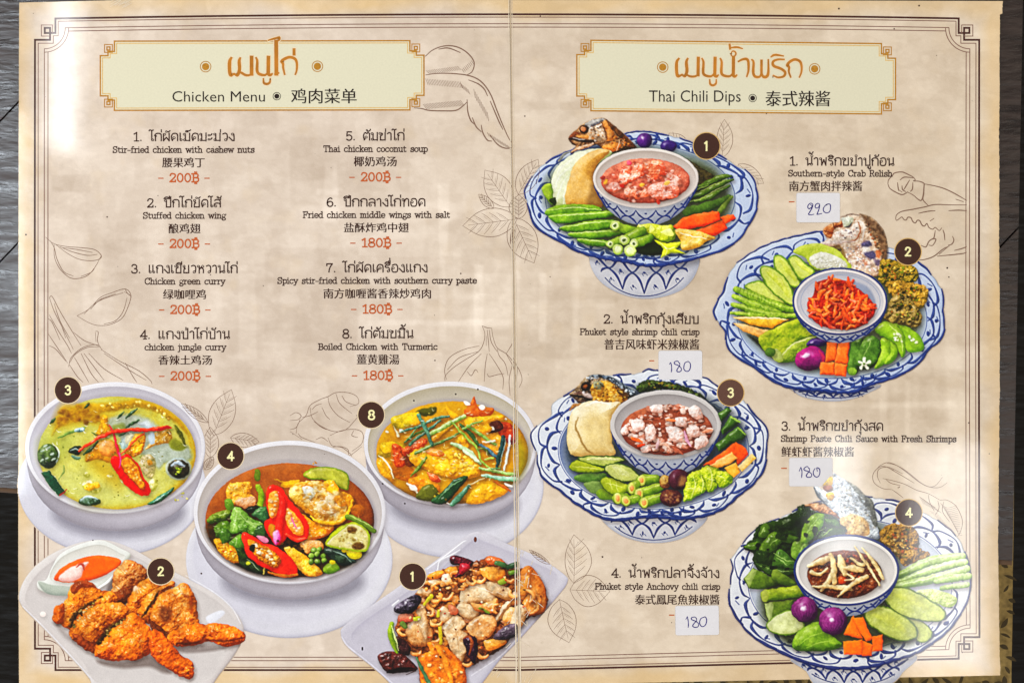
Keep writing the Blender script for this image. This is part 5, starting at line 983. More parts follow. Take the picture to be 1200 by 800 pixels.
    blob(cu, '733,572 760,540 800,528 872,540 980,600 1034,650 1012,690 940,692 880,682 800,652', CU, rim=('365c0c 5e8420', 2.4), bev=5, sh=.6, na=.22, ns=6, bump=1, bs=3)
    blob(cu, '648,657 690,618 762,624 872,688 904,750 862,782 780,772 682,712', CU, rim=('365c0c 5e8420', 2.4), bev=5, sh=.6, na=.22, ns=6, bump=1, bs=3)
    strip(cu, '800,565 880,590 950,630', [16, 40, 16], 'a8b04c c4c870', sh=0, soft=4, na=.35, ns=4, a=.8); strip(cu, '700,660 770,680 840,735', [16, 40, 16], 'a8b04c c4c870', sh=0, soft=4, na=.35, ns=4, a=.8)
    dip_bowl(D, (568, 450), 246, 166, (560, 470, 176, 113), 665, 18, rimpal='ccc4be e6e0da f2eee8', wall='b4aea8 d4cec8 e6e2dc', blue_rim=2.6, n=8, th=22)
    ell(x, (560, 470), 176, 113, '40180c 743a1c 9c6034', bev=6, na=.3, ns=5, bump=5, bs=4, sh=.5, sp=.4)
    bits(x, '410,440 500,380 660,380 720,470 640,570 480,560', 70, (1, 2.6), ['3a1408', '8a4a28 c08858', '6a2c14', 'b06a38', 'a83c18'], 64, sh=.3, sp=.6)
    ell(x, (548, 498), 20, 18, 'b04010 e87838', sp=.6)
    ND = 'b48c58 e0c894 f4e8cc'
    for (s, w) in (('390,430 450,408 500,388', [16, 34, 18]), ('492,380 510,450 470,520 448,545', [20, 28, 22, 12]), ('410,525 480,528 570,535 590,545', [8, 18, 24, 10]), ('525,575 570,535 620,500 664,480', [6, 18, 24, 20]), ('535,388 545,420 560,465', [22, 38, 30]),
                   ('560,440 600,440 642,450', [16, 32, 22]), ('590,395 640,425 660,410', [10, 18, 8]), ('606,338 655,410 722,520', [6, 14, 10]), ('640,345 700,420 738,490', [6, 22, 14]), ('505,462 510,508', [20, 24]), ('405,460 440,470 480,440', [22, 16, 8]), ('570,470 600,490 560,500', [8, 12, 6])):
        strip(x, s, w, ND, sh=.6, sp=.3, na=.2)
    for (c, r) in (((372, 635), 61), ((505, 688), 66)):
        ell(on, c, r, r, '380a36 661a5c 94407e bc80a8', sp=.5, sh=.6, na=.15, ns=6)
        ell(on, (c[0] - 6, c[1] - 6), 12, 10, 'f4e0f0', sh=0, soft=2)
        for k in range(7):
            strip(on, '%f,%f %f,%f %f,%f' % (c[0] - r * .1 + k * 3, c[1] - r * .9, c[0] - r * .75 + k * r * .25, c[1], c[0] - r * .2 + k * 4, c[1] + r * .85), [1, 3, 1], 'c890b8', sh=0, a=.25)
    CA = 'cc5004 f27612 fc9636'
    for p in ('553,752 600,660 642,772', '595,672 642,668 692,770 660,786 628,740', '638,780 692,800 686,852 640,852', '688,760 738,750 736,826 690,832', '553,782 642,775 642,846 555,846'):
        blob(ca, p, CA, smooth=False, bev=3.5, sh=.5, na=.1)

NOTFOOD = ('plate', 'saucer', 'bowl', 'foot', 'sauce_cup')
def ruffle():
    """the printed photographs have no ruled outlines: nudge the food by a pixel or two, irregularly"""
    k = np.array([0] + [0 if q[1] in NOTFOOD else 1 for q in LABELS[1:]], np.float32)[LAB]
    for n in (1, 2, 3):
        for ax in (0, 1): k = (np.roll(k, n, ax) + k + np.roll(k, -n, ax)) / 3
    Y, X = np.mgrid[0:GH, 0:GW].astype(np.float32)
    dx = k * ((fbm(X / RES, Y / RES, 8, 81, 2) - .5) * 2.0 + (noise(X / RES, Y / RES, 2.6, 83) - .5) * .9) * RES
    dy = k * ((fbm(X / RES, Y / RES, 8, 85, 2) - .5) * 2.0 + (noise(X / RES, Y / RES, 2.6, 87) - .5) * .9) * RES
    sx = np.clip(X + dx, 0, GW - 2); sy = np.clip(Y + dy, 0, GH - 2)
    i = sx.astype(int); j = sy.astype(int); u = (sx - i)[..., None]; v = (sy - j)[..., None]
    C = (CAN[j, i] * (1 - u) + CAN[j, i + 1] * u) * (1 - v) + (CAN[j + 1, i] * (1 - u) + CAN[j + 1, i + 1] * u) * v
    L = LAB[np.round(sy).astype(int), np.round(sx).astype(int)]
    hit = k > .004
    CAN[hit] = C[hit]; LAB[hit] = np.where((L == 0) & (LAB > 0), LAB, L)[hit]

def sharpen():
    m = LAB > 0
    b = CAN.copy()
    for ax in (0, 1):
        b = (np.roll(b, 1, ax) + 2 * b + np.roll(b, -1, ax)) / 4
    for ax in (0, 1):
        b = (np.roll(b, 2, ax) + 2 * b + np.roll(b, -2, ax)) / 4
    d = np.clip(CAN - b, -.22, .22)
    Y, X = np.mgrid[0:GH, 0:GW].astype(np.float32)
    v = CAN[m] + .6 * d[m]
    food = np.zeros(len(LABELS), np.float32)
    for k, q in enumerate(LABELS):
        if q and q[1] not in NOTFOOD: food[k] = 1
    f = food[LAB[m]][:, None]
    xm, ym = X[m] / RES, Y[m] / RES
    wx = xm + 5 * (noise(xm, ym, 8, 91) - .5); wy = ym + 5 * (noise(xm, ym, 8, 93) - .5)
    cl = np.ones(len(LABELS), np.float32)
    for k, q in enumerate(LABELS):
        if q and q[1] in ('curry', 'dipping_sauce', 'cabbage'): cl[k] = .4
        if q and q[1] in ('cucumber', 'carrot', 'shallot', 'eggplant', 'chilli'): cl[k] = .6
        if q and q[1] in ('vegetable', 'spring_onion'): cl[k] = .75
    fc = f * cl[LAB[m]][:, None]
    tone = 1 + fc * (.34 * (fbm(xm, ym, 16, 71, 3) - .5) + .38 * (fbm(wx, wy, 5, 73, 3) - .5) + .20 * (noise(wx, wy, 1.8, 75) - .5))[:, None] + (1 - f) * .05 * (fbm(xm, ym, 9, 77, 3) - .5)[:, None]
    v = np.clip(v * tone, 0, 1)
    s = v * v * (3 - 2 * v); v = v * (1 - .60 * f) + s * .60 * f             # printer's contrast
    gr = np.clip(v[:, 1] - np.maximum(v[:, 0], v[:, 2]), 0, 1); v[:, 0] += .30 * gr * f[:, 0]; v[:, 1] -= .10 * gr * f[:, 0]
    g = v.mean(1, keepdims=True); v = g + (v - g) * (1 + .10 * f)
    n = np.random.RandomState(5).randn(GH, GW, 1).astype(np.float32) * .014
    CAN[m] = np.clip(v + n[m], 0, 1)

def paint_all():
    green_curry(); turmeric_chicken(); jungle_curry(); fried_wings(); cashew_chicken()
    crab_dip(); shrimp_crisp(); fresh_shrimp_dip(); anchovy_crisp()
    ruffle(); sharpen()
# ================================================================== helpers
def lin(c):
    c = np.asarray(c, np.float32)
    return np.where(c <= .04045, c / 12.92, ((c + .055) / 1.055) ** 2.4)

INK = 0.90                          # paper reflectance of the printed colours
def rgb(h):
    return lin(hexrgb(h)) * INK

def empty(name, loc, label=None, cat=None, group=None):
    o = bpy.data.objects.new(name, None); COL.objects.link(o); o.location = loc
    o.empty_display_size = .02
    tag(o, label, cat, group)
    return o

def tag(o, label=None, cat=None, group=None, kind=None):
    if label: o['label'] = label
    if cat: o['category'] = cat
    if group: o['group'] = group
    if kind: o['kind'] = kind
    return o

def link(name, me, mat, parent=None, label=None):
    o = bpy.data.objects.new(name, me); COL.objects.link(o)
    if mat: me.materials.append(mat)
    if parent: o.parent = parent
    if label: o['label'] = label
    return o

def mesh(name, verts, faces, cols=None):
    me = bpy.data.meshes.new(name)
    me.from_pydata([tuple(v) for v in verts], [], [tuple(f) for f in faces])
    if cols is not None:
        a = me.color_attributes.new('ink', 'FLOAT_COLOR', 'POINT')
        c = np.ones((len(verts), 4), np.float32); c[:, :3] = cols
        a.data.foreach_set('color', c.ravel())
    me.update()
    return me

def quads(name, co, faces, cols):
    """fast mesh from numpy arrays of points, quads and point colours"""
    me = bpy.data.meshes.new(name); n, m = len(co), len(faces)
    me.vertices.add(n); me.vertices.foreach_set('co', co.astype(np.float32).ravel())
    me.loops.add(m * 4); me.loops.foreach_set('vertex_index', faces.astype(np.int32).ravel())
    me.polygons.add(m); me.polygons.foreach_set('loop_start', np.arange(m, dtype=np.int32) * 4)
    me.update(calc_edges=True)
    a = me.color_attributes.new('ink', 'FLOAT_COLOR', 'POINT')
    c = np.ones((n, 4), np.float32); c[:, :3] = cols
    a.data.foreach_set('color', c.ravel()); me.validate()
    return me

# ------------------------------------------------------------------ materials
def node_mat(name):
    m = bpy.data.materials.new(name); m.use_nodes = True
    nt = m.node_tree; b = nt.nodes['Principled BSDF']
    return m, nt, b

def laminate(nt, b, rough=.045, bump=.35, spec=.5):
    """glossy wrinkled laminate film over the print"""
    tc = nt.nodes.new('ShaderNodeNewGeometry')
    n1 = nt.nodes.new('ShaderNodeTexNoise'); n1.inputs['Scale'].default_value = 1300; n1.inputs['Detail'].default_value = 5; n1.inputs['Roughness'].default_value = .65
    n2 = nt.nodes.new('ShaderNodeTexNoise'); n2.inputs['Scale'].default_value = 24; n2.inputs['Detail'].default_value = 2
    for n in (n1, n2): nt.links.new(tc.outputs['Position'], n.inputs['Vector'])
    b1 = nt.nodes.new('ShaderNodeBump'); b1.inputs['Strength'].default_value = bump; b1.inputs['Distance'].default_value = .000022
    b2 = nt.nodes.new('ShaderNodeBump'); b2.inputs['Strength'].default_value = .30; b2.inputs['Distance'].default_value = .00022
    nt.links.new(n2.outputs['Fac'], b2.inputs['Height']); nt.links.new(b2.outputs['Normal'], b1.inputs['Normal'])
    nt.links.new(n1.outputs['Fac'], b1.inputs['Height']); nt.links.new(b1.outputs['Normal'], b.inputs['Normal'])
    r = nt.nodes.new('ShaderNodeMapRange'); r.inputs['To Min'].default_value = rough * .7; r.inputs['To Max'].default_value = rough * 1.4
    nt.links.new(n2.outputs['Fac'], r.inputs['Value']); nt.links.new(r.outputs['Result'], b.inputs['Roughness'])
    b.inputs['Specular IOR Level'].default_value = spec
    return tc

def print_mat():
    m, nt, b = node_mat('printed_paper')
    a = nt.nodes.new('ShaderNodeAttribute'); a.attribute_name = 'ink'
    tc = laminate(nt, b)
    g = nt.nodes.new('ShaderNodeTexNoise'); g.inputs['Scale'].default_value = 1500; g.inputs['Detail'].default_value = 3
    nt.links.new(tc.outputs['Position'], g.inputs['Vector'])
    r = nt.nodes.new('ShaderNodeMapRange'); r.inputs['To Min'].default_value = .90; r.inputs['To Max'].default_value = 1.08
    nt.links.new(g.outputs['Fac'], r.inputs['Value'])
    x = nt.nodes.new('ShaderNodeVectorMath'); x.operation = 'SCALE'
    nt.links.new(a.outputs['Color'], x.inputs[0]); nt.links.new(r.outputs['Result'], x.inputs['Scale'])
    nt.links.new(x.outputs['Vector'], b.inputs['Base Color'])
    return m

def ink_mat(name, h, var=.12, rough=.045, scale=900, film=True):
    m, nt, b = node_mat(name)
    if film: tc = laminate(nt, b, rough)
    else:
        tc = nt.nodes.new('ShaderNodeNewGeometry'); b.inputs['Roughness'].default_value = rough; b.inputs['Specular IOR Level'].default_value = .3
    g = nt.nodes.new('ShaderNodeTexNoise'); g.inputs['Scale'].default_value = scale; g.inputs['Detail'].default_value = 3
    nt.links.new(tc.outputs['Position'], g.inputs['Vector'])
    cr = nt.nodes.new('ShaderNodeValToRGB'); c = rgb(h)
    cr.color_ramp.elements[0].position = .3; cr.color_ramp.elements[1].position = .7
    cr.color_ramp.elements[0].color = (*[float(v * (1 - var)) for v in c], 1); cr.color_ramp.elements[1].color = (*[float(min(1, v * (1 + var))) for v in c], 1)
    nt.links.new(g.outputs['Fac'], cr.inputs['Fac']); nt.links.new(cr.outputs['Color'], b.inputs['Base Color'])
    return m

M = dict(page=print_mat(), line=ink_mat('brown_line_ink', '43201a'), fine=ink_mat('thin_brown_line_ink', '7a5446'), sketch=ink_mat('sketch_ink', '7e604e'),
    text=ink_mat('dark_brown_text_ink', '361a11'), price=ink_mat('orange_price_ink', 'bc5826'), gold=ink_mat('gold_line_ink', 'b27a22', .2), goldlite=ink_mat('pale_gold_ink', 'd8b06a'),
    panel=ink_mat('cream_green_panel_ink', 'dad4b8', .03), title=ink_mat('amber_title_ink', 'b4701e', .2, scale=120), black=ink_mat('black_text_ink', '221814'),
    badge=ink_mat('dark_brown_badge_ink', '40241a', .1), badge2=ink_mat('faded_brown_badge_ink', '5f4034', .1), cream=ink_mat('cream_numeral_ink', 'f4ecae', .03), halo=ink_mat('pale_halo_ink', 'e6cfa8', .05),
    sticker=ink_mat('white_sticker_paper', 'd9d6d8', .02, .5, 300, False), pen=ink_mat('blue_pen_ink', '231a70', .25, .4, 800, False), fold=ink_mat('cream_laminate_fold', 'e6d6bc', .06, .2), groove=ink_mat('fold_groove', 'c4ae90', .1))

# ------------------------------------------------------------------ flat print shapes
class Flat:
    """collects ribbons and filled outlines lying on the page, each a hair above the last"""
    def __init__(s, z): s.v = []; s.f = []; s.z = z
    def up(s): s.z += 4e-7
    def fill(s, pts):
        s.up(); k = len(s.v); p = [wp(x, y, s.z) for x, y in pts]
        ar = sum(p[i - 1][0] * p[i][1] - p[i][0] * p[i - 1][1] for i in range(len(p)))
        if ar < 0: p = p[::-1]
        s.v += p; s.f.append(list(range(k, k + len(p))))
    def disc(s, x, y, r, n=28, ry=None):
        s.fill([(x + r * math.cos(2 * math.pi * i / n), y + (ry or r) * math.sin(2 * math.pi * i / n)) for i in range(n)])
    def ribbon(s, pts, w, closed=False, cap=.25):
        p = np.asarray(pts, float)
        keep = [0] + [i for i in range(1, len(p)) if np.hypot(*(p[i] - p[i - 1])) > 1e-4]
        p = p[keep]; n = len(p)
        if n < 2: return
        w = np.full(n, w) if np.isscalar(w) else np.interp(np.linspace(0, 1, n), np.linspace(0, 1, len(w)), w)
        d = np.diff(p, axis=0); d /= np.hypot(d[:, 0], d[:, 1])[:, None]
        if closed:
            t = d + np.roll(d, 1, 0) if len(d) == n else None
            dd = np.vstack([d, (p[0] - p[-1]) / np.hypot(*(p[0] - p[-1]))]); t = dd + np.roll(dd, 1, 0)
        else:
            t = np.vstack([d[:1], d[:-1] + d[1:], d[-1:]])
        L = np.hypot(t[:, 0], t[:, 1]) + 1e-9; t /= L[:, None]
        nrm = np.c_[-t[:, 1], t[:, 0]]
        mit = np.ones(n)
        if not closed:
            for i in range(1, n - 1): mit[i] = min(1.5, 1 / max(.4, float(np.dot(t[i], d[i]))))
            p[0] -= t[0] * w[0] * cap; p[-1] += t[-1] * w[-1] * cap
        a = p + nrm * (w * mit / 2)[:, None]; b = p - nrm * (w * mit / 2)[:, None]
        s.up(); k = len(s.v)
        for i in range(n): s.v += [wp(*a[i], s.z), wp(*b[i], s.z)]
        m = n if closed else n - 1
        for i in range(m):
            j = (i + 1) % n
            s.f.append([k + 2 * i, k + 2 * j, k + 2 * j + 1, k + 2 * i + 1])
    def line(s, pts, w):
        """sharp polyline"""
        p = np.asarray(pts, float); run = [p[0]]
        for i in range(1, len(p)):
            run.append(p[i])
            if i < len(p) - 1:
                a = p[i] - p[i - 1]; b = p[i + 1] - p[i]
                if np.dot(a, b) < .7 * np.hypot(*a) * np.hypot(*b):
                    s.ribbon(run, w, cap=.5); run = [p[i]]
        s.ribbon(run, w, cap=.5)
    def curve(s, pts, w, closed=False, n=6):
        p = catmull(pts, closed, n) if len(pts) > 2 or closed else np.asarray(pts, float)
        s.ribbon(p, w, closed)
    def ring(s, x, y, r, w, n=14):
        s.ribbon([(x + r * math.cos(2 * math.pi * i / n), y + r * math.sin(2 * math.pi * i / n)) for i in range(n)], w, True)
    def put(s, name, mat, parent, label=None):
        return link(name, mesh(name, s.v, s.f), mat, parent, label)

# ------------------------------------------------------------------ stroke lettering
# '!' sharp polyline, plain = smooth curve, 'o' x y r = loop; y up from the baseline
def G(w, *st): return (w, st)
TH = {
 'ก': G(9, '1.5,0 1.5,5.6 2.4,6.4 .7,7.3 2.2,9.4 4.6,10 7,9.2 7.8,7 7.8,0'),
 'ข': G(8.8, 'o1.5,8.9,1.1', '2.5,9.4 4.1,8.6 3.7,6.9 2.1,5.8 2,3.4 2,.3', '!2,.3 7.2,.3 7.2,10'),
 'ค': G(9, '1.3,0 1.2,6 2.4,9.2 4.8,10 7.2,9 7.8,6.5 7.8,0', 'o4.4,5.3,1.2', '1.4,2 3.4,4.4'),
 'ง': G(7.4, 'o4.6,8.7,1.2', '5.8,8.9 6.2,5.5 6.2,.3', '!6.2,.3 4.4,.3 .8,4.6'),
 'จ': G(8, '.9,8.4 3.4,10 6.2,9 6.9,6 6.9,.3', '6.9,.3 5,1.2 4,3.2', 'o2.9,4.3,1.2'),
 'ด': G(9, '2,.2 1,5 2.2,9 4.8,10 7.2,9 7.8,6.5 7.8,0', 'o3.9,4.1,1.2', '2,.4 3.1,3.1'),
 'ต': G(9, '2,.2 1,5 1.7,8.8 3.2,10 4.6,8.9 6.2,10 7.6,8.6 7.8,6 7.8,0', 'o3.9,4.1,1.2', '2,.4 3.1,3.1'),
 'ท': G(9, 'o1.6,8.7,1.1', '!2.7,8.8 2.7,0', '2.7,5 4.5,9.2 6,10 7.5,9 7.8,7 7.8,0'),
 'น': G(9, 'o1.6,8.7,1.1', '!2.7,8.8 2.7,.3', '2.7,.6 4.2,1.9 5.8,2.3', 'o6.9,1.4,1.2', '!7.2,10 7.2,2.4'),
 'บ': G(8.8, 'o1.6,8.7,1.1', '!2.7,9 2.7,.3 7.4,.3 7.4,10'),
 'ป': G(8.8, 'o1.6,8.7,1.1', '!2.7,9 2.7,.3 7.4,.3 7.4,13.6'),
 'ผ': G(9, 'o2.5,8.6,1.1', '!1.3,9 1.3,.3 4.4,4.6 7.5,.3 7.5,10'),
 'พ': G(9.4, 'o1.6,8.7,1.1', '!2.6,8.7 3,.4 5.3,7.2 7.5,.4 8,10'),
 'ม': G(9, 'o1.6,8.7,1.1', '!2.7,8.8 2.7,1.4', 'o2,1.3,1.2', '!2.9,.5 7.4,.5', '!7.4,0 7.4,10'),
 'ย': G(8.8, 'o2,8.8,1.1', '3,8.4 2.1,6.9 3.4,5.6', '3.4,5.6 2,4.4 1.8,.3', '!1.8,.3 7.2,.3 7.2,10'),
 'ร': G(7.4, 'o4.7,1.3,1.2', '5.9,1.5 5.8,4.4 5,5.8 2.4,6.2 1.3,7.5 2.4,9.4 4.2,8.8 6.4,9.8'),
 'ล': G(9, 'o2.5,1.4,1.2', '1.2,1.6 1.2,4 3,5.2 6.6,5 7.6,3', '1.3,8.7 4,10 7,8.8 7.7,6 7.7,0'),
 'ว': G(7.6, 'o4.7,1.3,1.2', '5.9,1.4 6.4,5 6,8.5 4,10 1.4,8.9'),
 'ส': G(9, 'o2.5,1.4,1.2', '1.2,1.6 1.2,4 3,5.2 6.6,5 7.6,3', '1.3,8.7 4,10 7,8.8 7.7,6 7.7,0', '6.8,9 8.4,10.8'),
 'ห': G(9.2, 'o1.6,8.7,1.1', '!2.7,8.8 2.7,0', '2.7,4.4 4.6,6.6 6.6,5.8 7.4,4 7.4,0', 'o6.6,8.6,1.2', '5.4,8.2 4.4,7 3.4,5.6'),
 'อ': G(8.8, '1.3,6.4 1.3,3 2.5,.3 6.3,.3 7.6,3 7.6,7 6.3,9.7 3.8,10 1.6,8.8', 'o2.6,5.6,1.2'),
 'ะ': G(6.4, 'o1.5,7.3,.9', '2.4,7.2 4.2,7.8 5,9.4', 'o1.5,1.9,.9', '2.4,1.8 4.2,2.4 5,4'),
 'า': G(6.6, '.8,8.4 2.8,10 4.6,9.2 5,7 5,0'),
 'เ': G(4.6, '!1.6,10 1.6,1.6', 'o2.6,1.3,1.1'), 'แ': G(8.8, '!1.6,10 1.6,1.6', 'o2.6,1.3,1.1', '!5.6,10 5.6,1.6', 'o6.6,1.3,1.1'),
 'ไ': G(5, '!2.4,13.6 2.4,1.6', 'o3.4,1.3,1.1', '-.6,13.2 .4,14.5 2.3,13.7 4.3,14.4'),
 '.': G(4.4, 'd1.4,.7,.8'), ' ': G(6.5),
}
MK = {
 'ั': ('o-4.6,12.2,.9', '-3.8,11.8 -2,12 -.4,13.6'), 'ิ': ('-6.6,11.3 -5,13.1 -2.4,13.1 -.6,11.3', '!-6.6,11.3 -.6,11.3'), 'ี': ('-6.6,11.3 -5,13.1 -2.4,13.1 -.6,11.3', '!-6.6,11.3 -.6,11.3', '!-.7,11.3 -.7,14.4'),
 'ึ': ('-6.6,11.3 -5,13.1 -2.4,13.1 -.6,11.3', '!-6.6,11.3 -.6,11.3', 'o-.9,13.1,.8'), 'ื': ('-6.6,11.3 -5,13.1 -2.4,13.1 -.6,11.3', '!-6.6,11.3 -.6,11.3', '!-.7,11.3 -.7,14.4', '!-2.3,12.6 -2.3,14.4'),
 'ุ': ('o-1.9,-2.2,.8', '!-1.1,-1.8 -1.1,-4.6'), 'ู': ('o-3.4,-2.2,.8', '-2.7,-2.2 -2.6,-4 -1.2,-4.4 -.6,-3.4 -.6,-1.5'), '็': ('-5.6,11.4 -5.8,13 -3.8,13.2 -3.4,12 -4.6,11.6', '-3.6,13 -2,13.2 -.4,14.6'),
 '่': ('!-1.1,11.8 -1.1,14.6',), '้': ('o-4.2,13.2,.8', '-4.2,12.4 -3.2,11.8 -1.2,12.4 -.2,14.6'), 'ํ': ('o-1.6,12.6,1.1',),
}
def S(*a): return a
LT = {
 'a': G(6, '1,5.2 2.6,6 4.3,5.3 4.5,4 4.5,.9 5.8,.1', '4.5,3.4 1.7,3 .7,1.6 1.8,0 3.4,.2 4.5,1.3'), 'b': G(6.2, '!.2,9 1.4,9 1.4,0', '1.4,4.4 3.2,6 5.2,5 5.6,3 5,.8 3,0 1.4,1.4'),
 'c': G(5.8, '5,4.6 4.6,5.6 3,6 1.1,5 .6,3 1.2,.8 3.2,0 5.2,1.1'), 'd': G(6.4, '!3.7,9 5,9 5,0', '!5,0 6.2,0', '5,4.4 3.2,6 1.1,5 .6,3 1.2,.8 3,0 5,1.4'),
 'e': G(5.9, '!.7,3.1 5.3,3.1', '5.3,3.1 4.8,5.2 3,6 1.2,5.2 .6,3 1.3,.8 3.3,0 5.2,1'), 'f': G(4.4, '!.3,0 3.1,0', '!.4,5.8 3.6,5.8', '1.6,0 1.6,6.8 2.3,8.7 4.1,8.8'),
 'g': G(6, 'o2.8,4.1,1.9', '1.5,2.6 1,1.4 3.6,.8 5.2,-.4 4.6,-2.2 2.4,-2.8 .6,-1.8 1.2,-.2', '!4.4,5.4 5.8,6'), 'h': G(6.6, '!.2,9 1.4,9 1.4,0', '!.2,0 2.6,0', '1.4,4.2 3,6 4.7,5.3 5,3.6 5,0', '!3.9,0 6.2,0'),
 'i': G(3.5, '!.4,6 1.7,6 1.7,0', '!.3,0 3.1,0', 'd1.5,8.3,.75'), 'j': G(3.4, '!.4,6 2,6', '2,6 2,-1.2 1.2,-2.7 -.3,-2.6', 'd1.8,8.3,.75'),
 'k': G(6.3, '!.2,9 1.4,9 1.4,0', '!.2,0 2.5,0', '!1.5,2.4 4.7,6', '!2.6,3.6 5.1,0', '!3.6,6 5.8,6', '!4.1,0 6.1,0'), 'l': G(3.4, '!.4,9 1.7,9 1.7,0', '!.3,0 3.1,0'),
 'm': G(9, '!.2,6 1.3,6 1.3,0', '!.2,0 2.4,0', '1.3,4.4 2.7,6 4.1,5.4 4.3,4 4.3,0', '!3.4,0 5.3,0', '4.3,4.4 5.7,6 7.1,5.4 7.3,4 7.3,0', '!6.4,0 8.5,0'),
 'n': G(6.6, '!.2,6 1.4,6 1.4,0', '!.2,0 2.6,0', '1.4,4.2 3,6 4.7,5.3 5,3.6 5,0', '!3.9,0 6.2,0'), 'o': G(6.1, 'e3,3,2.4,3'),
 'p': G(6.3, '!.2,6 1.4,6 1.4,-2.8', '!.2,-2.8 2.7,-2.8', '1.4,4.4 3.2,6 5.2,5 5.6,3 5,.8 3,0 1.4,1.4'), 'r': G(5, '!.3,6 1.6,6 1.6,0', '!.3,0 3.1,0', '1.6,3.6 2.8,5.6 4.6,5.7'),
 's': G(5.6, '4.7,4.6 4.1,5.8 2.5,6 1.1,5 1.6,3.7 3.7,2.9 4.9,1.6 3.9,.2 2.1,0 .8,1.3', '!4.7,4.4 4.7,6', '!.8,1.6 .8,0'), 't': G(4.9, '1.7,8 1.7,1.6 2.7,.1 4.4,.7', '!.4,5.9 4.1,5.9'),
 'u': G(6.5, '!.1,6 1.3,6 1.3,2', '1.3,2 1.8,.4 3.3,0 5,1.5', '!3.9,6 5,6 5,0 6.1,0'), 'v': G(6, '!.7,6 3,.2 5.3,6', '!-.1,6 1.9,6', '!4.2,6 6.2,6'),
 'w': G(8.4, '!.9,6 2.5,.2 4.2,5.6 5.9,.2 7.5,6', '!-.1,6 2.1,6', '!6.4,6 8.4,6'), 'x': G(6, '!.8,6 5.2,0', '!5.2,6 .8,0'), 'y': G(6, '!.7,6 3.2,.2', '!5.4,6 3.2,.2 2.2,-2.3 .5,-2.6', '!-.1,6 1.9,6', '!4.3,6 6.2,6'),
 'S': G(7, '5.9,7 5,8.6 3.2,9 1.3,8 1,6.4 2.4,5 4.8,4.2 6,2.6 5.2,.6 3.2,0 1.2,.8 .8,2.2', '!5.9,6.6 5.9,9', '!.8,2.4 .8,0'), 'C': G(7.6, '6.5,6.6 5.6,8.6 3.8,9 1.4,7.6 .7,4.5 1.4,1.4 3.8,0 6,.8 6.7,2.4', '!6.5,6.4 6.5,9'),
 'F': G(7, '!.3,0 2.9,0', '!1.5,0 1.5,9', '!.3,9 6.2,9 6.2,6.8', '!1.5,4.6 4.6,4.6', '!4.6,3.6 4.6,5.6'), 'B': G(7.2, '!.3,0 1.5,0 1.5,9 .3,9', '1.5,9 4.6,8.9 5.8,7.6 5.4,5.4 4,4.7 1.5,4.7', '1.5,4.7 4.8,4.5 6.3,3.2 6,1 4.6,.1 1.5,0'),
 'T': G(7.4, '!.6,6.8 .6,9 6.6,9 6.6,6.8', '!3.6,9 3.6,0', '!2.3,0 4.9,0'), 'P': G(7, '!.3,0 2.9,0', '!1.5,0 1.5,9', '.3,9 1.5,9 4.8,8.9 6.2,7.4 5.8,5.2 4.4,4.2 1.5,4.1'),
 'R': G(7.6, '!.3,0 2.9,0', '!1.5,0 1.5,9', '.3,9 1.5,9 4.8,8.9 6,7.4 5.6,5.4 4.2,4.6 1.5,4.5', '3.8,4.5 5,2.6 5.6,.2', '!5.4,0 7.2,0'), 'A': G(7.8, '!1.2,0 4,9 6.8,0', '!2.2,3 5.8,3', '!0,0 2.4,0', '!5.6,0 8,0', '!2.6,9 4.2,9'),
 '-': G(5, '!.6,3.2 4.2,3.2'), ' ': G(5.2), '.': G(3.6, 'd1.3,.6,.75'),
 '0': G(7, 'e3.3,4.6,2.5,4.6'), '1': G(6, '!1,7.6 3.2,9.2 3.2,0', '!1.2,0 5.2,0'), '2': G(6.8, '.9,6.8 1.6,8.8 3.4,9.2 5.4,8.2 5.4,6 3.4,3.2 .8,.2', '!.8,.2 5.7,.2 5.7,1.8'), '3': G(6.8, '.9,7.4 1.8,9 3.8,9.2 5.3,7.8 5,5.6 3.2,4.9', '3.2,4.9 5.2,4.2 5.8,2.4 4.8,.4 2.8,0 1,.8 .8,2'),
 '4': G(7, '!4.6,0 4.6,9.2 .6,2.8 6.3,2.8', '!3.2,0 6,0'), '5': G(6.8, '!5.4,9.2 1.5,9.2 1.2,4.8', '1.2,4.8 3.2,5.8 5.2,4.8 5.8,2.8 4.8,.6 2.8,0 .9,1.2'), '6': G(6.8, '5.2,8.4 3.6,9.2 1.6,7.6 .8,4.6 1,2 2.4,.2 4.4,.2 5.8,2 5.4,4.4 3.8,5.5 2,5 1,3.4'),
 '7': G(6.8, '!.8,7.4 .8,9.2 5.8,9.2', '5.8,9.2 3.8,5.4 3,2.4 2.8,0'), '8': G(6.8, '3.3,4.9 1.4,6 1.2,8 2.4,9.2 4.2,9.2 5.4,8 5.2,6 3.3,4.9', '3.3,4.9 1,3.6 .8,1.4 2.2,0 4.4,0 5.8,1.4 5.6,3.6 3.3,4.9'),
 '฿': G(7.4, '!.3,0 1.6,0 1.6,9 .3,9', '1.6,9 4.6,8.9 5.9,7.6 5.4,5.4 4,4.7 1.6,4.7', '1.6,4.7 4.9,4.5 6.4,3.2 6,1 4.6,.1 1.6,0', '!3,9 3,10.8', '!4.4,9 4.4,10.8', '!3,0 3,-1.8', '!4.4,0 4.4,-1.8'),
}
def num(s): return [[float(c) for c in q.split(',')] for q in s.split()]

